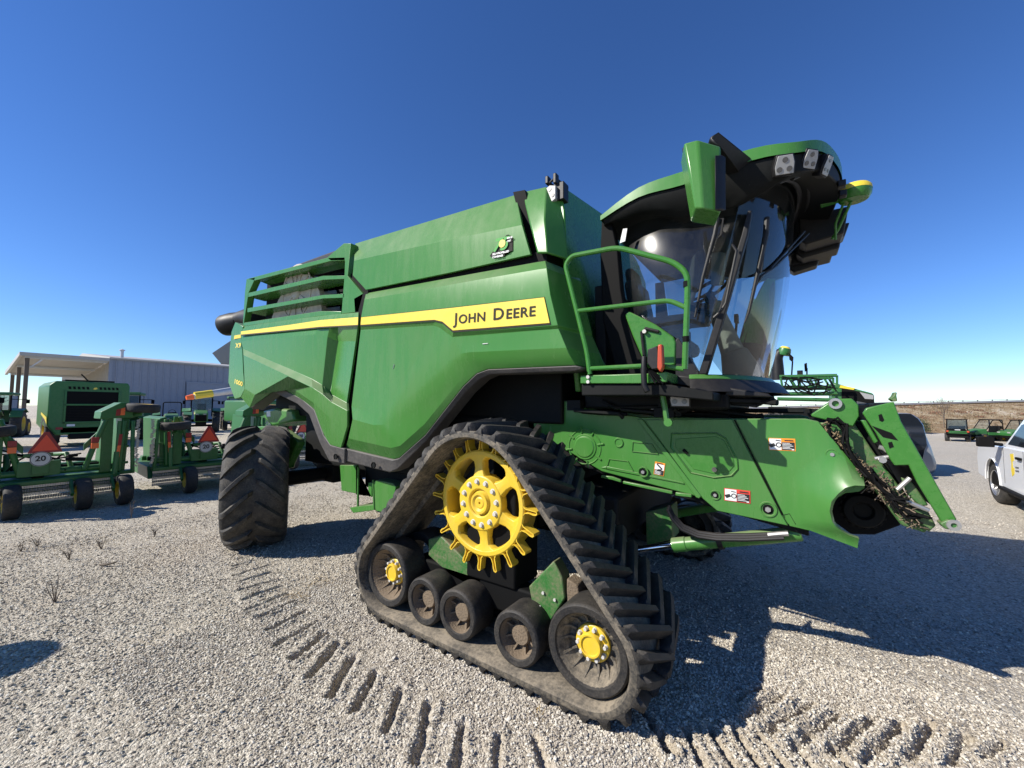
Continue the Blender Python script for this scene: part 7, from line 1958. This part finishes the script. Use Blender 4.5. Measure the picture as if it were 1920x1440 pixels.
# ------------------------------------------------------------------ utility vehicles by the bank
def utility(label, rim):
    """local: front towards -y, width along x"""
    t = thing('utility_vehicle', label, 'utility vehicle', (0, 0, 0), 0, 'utility vehicles parked by the bank'); G = M['green_far']
    for x in (-.62, .62):
        for y in (-1.0, 1.0): wheel(t, (x, y, .33), .33, .28, (1, 0, 0), rim, True)
    mb = MB(); mb.span((-.62, -1.5, .35), (.62, 1.5, .55)); mb.build('chassis', M['seam'], t, .03)
    mb = MB(); mb.prism([(-.55, -1.55, .55), (-.55, -1.60, .80), (-.55, -1.45, .95), (-.55, -.70, 1.12), (-.55, -.55, .6)], (1.1, 0, 0)); mb.build('hood', G, t, .05)
    for x in (-.38, .38): MB().box((x, -1.58, .84), (.22, .04, .1)).build('headlight', M['lens'], t, .01)
    mb = MB(); mb.span((-.70, .45, .62), (.70, 1.55, .70)); mb.span((-.70, .45, .70), (-.64, 1.55, 1.0)); mb.span((.64, .45, .70), (.70, 1.55, 1.0)); mb.span((-.70, .45, .70), (.70, .50, 1.0)); mb.build('cargo_box', M['seam'], t, .015)
    mb = MB(); mb.span((-.70, 1.5, .70), (.70, 1.56, 1.0)); tg = mb.build('tailgate', M['seam'], t, .015)
    for z in (.74, .86): MB().span((-.55, 1.55, z), (.55, 1.575, z + .07)).build('tailgate_stripe', G, tg, .008)
    MB().span((-.16, 1.57, 1.02), (.16, 1.58, 1.07)).build('badge', M['white'], tg)
    mb = MB()
    for x in (-.62, .62): mb.tube(fillet([(x, -.75, 1.05), (x * .95, -.25, 1.88), (x * .95, .45, 1.90), (x, .50, .7)], .12), .035, 8)
    mb.build('roll_cage', M['seam'], t)
    mb = MB(); mb.span((-.66, -.32, 1.88), (.66, .52, 1.95)); mb.build('roof', M['seam'], t, .02)
    MB().add([(-.58, -.72, 1.12), (.58, -.72, 1.12), (.55, -.28, 1.86), (-.55, -.28, 1.86)], [(0, 1, 2, 3)]).build('windscreen', M['glass'], t)
    MB().add([(-.58, .50, 1.1), (.58, .50, 1.1), (.56, .46, 1.86), (-.56, .46, 1.86)], [(0, 1, 2, 3)]).build('rear_window', M['glass_side'], t)
    mb = MB(); mb.span((-.5, .0, .6), (.5, .35, .85)); mb.span((-.5, .3, .85), (.5, .40, 1.35)); mb.build('seat', M['dark'], t, .04)
    for x in (-.60, .60): MB().span((x - .07, 1.56, .84), (x + .07, 1.59, .98)).build('tail_lamp', M['amber'], t, .008)
    mb = MB(); mb.span((-.60, -.6, .55), (-.52, .45, .80)); mb.span((.52, -.6, .55), (.60, .45, .80)); mb.build('side_panel', G, t, .02)
    return t
def face(o, x, y, rz):
    o.location = (x, y, float(ground_z(x, y, False))); o.rotation_euler = (0, 0, rz)
uv = utility('dark utility vehicle seen from behind with two red tail lamps, beside the bush', M['seam'])
face(uv, 12.45, 49.8, rad(168))
for ch in uv.children:                                   # the rear facing one is a dark closed cab
    if ch.name.startswith(('hood', 'side_panel')): ch.data = ch.data.copy(); ch.data.materials[0] = M['seam']
u2 = utility('green utility vehicle seen from the side, bright yellow front wheel', M['yellow']); face(u2, 15.0, 51.9, rad(-66))
u3 = copy_tree(u2); face(u3, 16.9, 51.9, rad(-58)); u3['label'] = 'green utility vehicle half hidden behind the white pickup'

# ------------------------------------------------------------------ white pickup at the right edge
TX = 3.50
pk = thing('pickup_truck', 'white crew cab pickup at the right photo edge with yellow door decal', 'pickup truck', (TX + 1.0, 8.0, 0))
yfw, yrw = 10.02, 6.25
def prof_side(x, pts): return [(x, y, z) for y, z in pts]
low = [(11.05, .45), (11.10, .80), (10.98, 1.06), (10.75, 1.13), (9.55, 1.17), (9.3, 1.19), (7.4, 1.20), (6.9, 1.22), (5.0, 1.24), (4.9, .50), (5.75, .50)]
def arch(yc, r, n=9): return [(yc - r * math.cos(PI * k / n), .42 + r * math.sin(PI * k / n) * 1.02) for k in range(n + 1)]
bot = [(5.75, .45)] + arch(yrw, .47) + [(6.75, .34), (9.5, .34)] + arch(yfw, .47) + [(10.55, .42)]
body_pts = [(11.05, .45), (11.10, .80), (11.0, 1.06), (10.8, 1.13), (9.55, 1.18), (4.9, 1.24), (4.88, .50)] + bot
mb = MB()
N_ = len(body_pts)
xs = (TX + .05, TX, TX + .03)
mb.prism(prof_side(TX, body_pts), (1.98, 0, 0)); bodyp = mb.build('body', M['carwhite'], pk, .05)
mb = MB(); mb.sheet([(TX + .03, 9.42, 1.18), (TX + .15, 8.76, 1.74), (TX + .20, 8.45, 1.85), (TX + .20, 7.2, 1.86), (TX + .13, 6.85, 1.74), (TX + .05, 6.6, 1.22)] + [(TX + 1.95, 9.42, 1.18), (TX + 1.83, 8.76, 1.74), (TX + 1.78, 8.45, 1.85), (TX + 1.78, 7.2, 1.86), (TX + 1.85, 6.85, 1.74), (TX + 1.93, 6.6, 1.22)],
    [(0, 1, 7, 6), (1, 2, 8, 7), (2, 3, 9, 8), (3, 4, 10, 9), (4, 5, 11, 10), (0, 5, 4, 3, 2, 1), (6, 7, 8, 9, 10, 11)], (0, 0, -.0)); mb.f = mb.f[:7]; mb.m = mb.m[:7]; mb.v = mb.v[:12]
mb.build('cab', M['carwhite'], pk, .03)
def sidepoly(pts, d, name, mat, par, th=.006, bev=0):
    """on the slanting cab side: y,z pairs, d outwards"""
    q = []
    for y, z in pts:
        x = TX + (.03 + .14 * max(0, (z - 1.18)) / .58) if z > 1.19 else TX
        q.append((x - d, y, z))
    return MB().prism(q, (th, 0, 0)).build(name, mat, par, bev)
sidepoly([(9.18, 1.24), (8.78, 1.64), (8.68, 1.70), (8.30, 1.74), (8.30, 1.24)], .006, 'front_window', M['carglass'], pk)
sidepoly([(8.22, 1.24), (8.22, 1.72), (7.35, 1.73), (7.1, 1.68), (7.05, 1.24)], .006, 'rear_window', M['carglass'], pk)
MB().sheet([(TX + .12, 9.38, 1.23), (TX + .21, 8.78, 1.73), (TX + 1.77, 8.78, 1.73), (TX + 1.86, 9.38, 1.23)], [(0, 1, 2, 3)], (0, .012, .012)).build('windscreen', M['carglass'], pk)
seam = MB()
for y in (9.28, 8.26, 7.02): seam.prism([(TX - .002, y, .50), (TX - .002, y + .012, .50), (TX - .002, y + .012, 1.18), (TX - .002, y, 1.18)], (.004, 0, 0))
seam.build('door_gap', M['seam'], bodyp)
for y in (8.42, 7.2): MB().box((TX - .02, y, 1.04), (.04, .20, .045)).build('door_handle', M['seam'], pk, .01)
mb = MB(); mb.box((TX - .22, 9.28, 1.27), (.22, .14, .20)); mb.tube([(TX, 9.25, 1.22), (TX - .16, 9.27, 1.24)], .035, 6); mb.build('door_mirror', M['seam'], pk, .03)
for yc in (yfw, yrw):
    mb = MB(); pa_ = arch(yc, .47); mb.tube([(TX - .004, y, z) for y, z in pa_], .012, 6); mb.build('arch_lip', M['carwhite'], pk)
    mb = MB(); mb.prism([(TX + .03, yc - .46, .36)] + [(TX + .03, y, z) for y, z in arch(yc, .46)] + [(TX + .03, yc + .46, .36)], (.30, 0, 0)); mb.build('wheel_well', M['seam'], pk)
def road_wheel(x, y, st):
    ax = Vector((math.cos(st), math.sin(st), 0))
    o = wheel(pk, (x, y, .405), .405, .275, tuple(ax), None, False, 'wheel')
    mb = MB(); c = Vector((x, y, .405)); mb.lathe([(.26, .125), (.25, .14), (.235, .12), (.22, .05), (.0005, .05)], c, -ax, 28); mb.lathe([(.05, .05), (.05, .10), (.0005, .10)], c, -ax, 16)
    u = Vector((0, 0, 1)); v = ax.cross(u)
    for k in range(6):
        a = 2 * PI * k / 6; d = u * math.cos(a) + v * math.sin(a); e = (-u * math.sin(a) + v * math.cos(a)) * .035
        mb.prism([c + d * .04 - e - ax * .085, c + d * .04 + e - ax * .085, c + d * .24 + e * 1.3 - ax * .12, c + d * .24 - e * 1.3 - ax * .12], ax * .03)
    mb.build('rim', M['alloy'], o)
road_wheel(TX + .16, yfw, rad(2)); road_wheel(TX + .16, yrw, 0); road_wheel(TX + 1.82, yfw, rad(2)); road_wheel(TX + 1.82, yrw, 0)
MB().box((TX - .03, 8.2, .40), (.10, 2.4, .06)).build('side_step', M['seam'], pk, .02)
MB().prism([(TX - .003, y, z) for y, z in ((8.92, 1.08), (8.74, 1.10), (8.72, .98), (8.80, .96), (8.80, .86), (8.72, .84), (8.74, .74), (8.86, .68), (8.90, .80), (8.86, .92))], (.002, 0, 0)).build('door_decal', M['decal'], bodyp)
mb = MB()
for k in range(2): mb.prism([(TX - .003, y, z) for y, z in ((8.68, .88 - .06 * k), (8.50, .89 - .06 * k), (8.50, .86 - .06 * k), (8.68, .85 - .06 * k))], (.002, 0, 0))
mb.build('decal_line', M['silver'], bodyp)
MB().prism([(TX + .05, 11.06, .85), (TX + .05, 11.10, .98), (TX + .05, 10.95, 1.04), (TX + .05, 10.85, .95)], (.3, 0, 0)).build('headlight', M['lens'], pk, .01)
MB().box((TX + 1.0, 11.12, .55), (1.9, .12, .2)).build('bumper', M['alloy'], pk, .03)

pk.rotation_euler = (0, 0, rad(-4.1)); pk.location = (4.26, 7.91, 0)

# ------------------------------------------------------------------ small things on the gravel
ch = Vector([(-6.685,-1.064,0.000)][0])
mb = MB(); mb.prism([ch + Vector(p) for p in ((-.10, -.05, .012), (.0, -.035, .02), (.11, .04, .05), (.10, .065, .045), (.0, .01, .02), (-.08, -.02, .012))], (0, 0, .018))
tag(mb.build('bark_chip', M['bark'], None, .006), 'flat dark piece of bark lying alone on the gravel', 'bark')
wd = bpy.data.objects
rw = random.Random(77)
weeds = [(-5.893,-1.556,0.000),(-8.247,-1.575,-0.000),(-7.542,-0.959,0.000),(-9.254,-0.311,0.000),(-8.379,-1.428,0.000),(-7.348,-1.271,0.000),(-7.671,-0.386,0.000)]
for k, p in enumerate(weeds):
    h = (.26, .16, .18, .30, .14, .16, .12)[k]
    mb = MB()
    for q in range(6):
        a = rw.uniform(0, 2 * PI); l = h * rw.uniform(.5, 1.0); sp_ = rw.uniform(.05, .45)
        pth = [Vector(p) + Vector((math.cos(a) * sp_ * l * t, math.sin(a) * sp_ * l * t, l * t - .01)) for t in (0, .5, 1)]
        mb.tube(pth, [.004, .003, .0015], 4)
        for _ in range(3):
            b = pth[1].lerp(pth[2], rw.random()); mb.tube([b, b + Vector((rw.uniform(-.04, .04), rw.uniform(-.04, .04), rw.uniform(.01, .05)))], .0018, 4)
    o = mb.build('dead_weed', M['twig'])
    tag(o, ('tall dead weed stalk standing alone on the gravel at left', 'dead weed lying low near the left photo edge', 'dead weed behind the piece of bark', 'thin dead stalk by the shadow of the nearest cutter', 'scrubby dead weed left of the bark piece', 'small dead weed just left of the bark piece', 'low dead weed between cutter and big tyre')[k], 'weed', 'dead weeds on the gravel')
mb = MB()
for cx_, cy_, sx_, n_ in [(p[0], p[1], s_, n_) for p, s_, n_ in zip([(-4.099,-0.164,0.000),(-4.190,0.137,0.000),(-7.567,-0.006,0.000),(-12.665,1.020,-0.000),(-5.685,2.227,0.000),(-5.587,1.733,0.000),(-8.086,-0.530,0.000),(-7.999,-1.282,0.000),(-1.340,-0.063,-0.000)], (.16, .22, .3, 1.0, .5, .5, .7, .7, .05), (150, 120, 130, 500, 400, 300, 200, 200, 30))]:
    for k in range(n_):
        p = Vector((cx_ + rw.gauss(0, sx_ * .6), cy_ + rw.gauss(0, sx_ * .4), 0)); p.z = float(ground_z(p.x, p.y)) + .004
        a = rw.uniform(0, 2 * PI); l = rw.uniform(.02, .07); d = Vector((math.cos(a) * l, math.sin(a) * l, rw.uniform(0, .035))); e = Vector((-math.sin(a), math.cos(a), 0)) * .002
        mb.add([p - e, p + e, p + d], [(0, 1, 2)])
tag(mb.build('dry_grass', M['straw'], None, smooth=False), 'wisps of dry yellow grass strewn on the gravel', 'grass', kind='stuff')
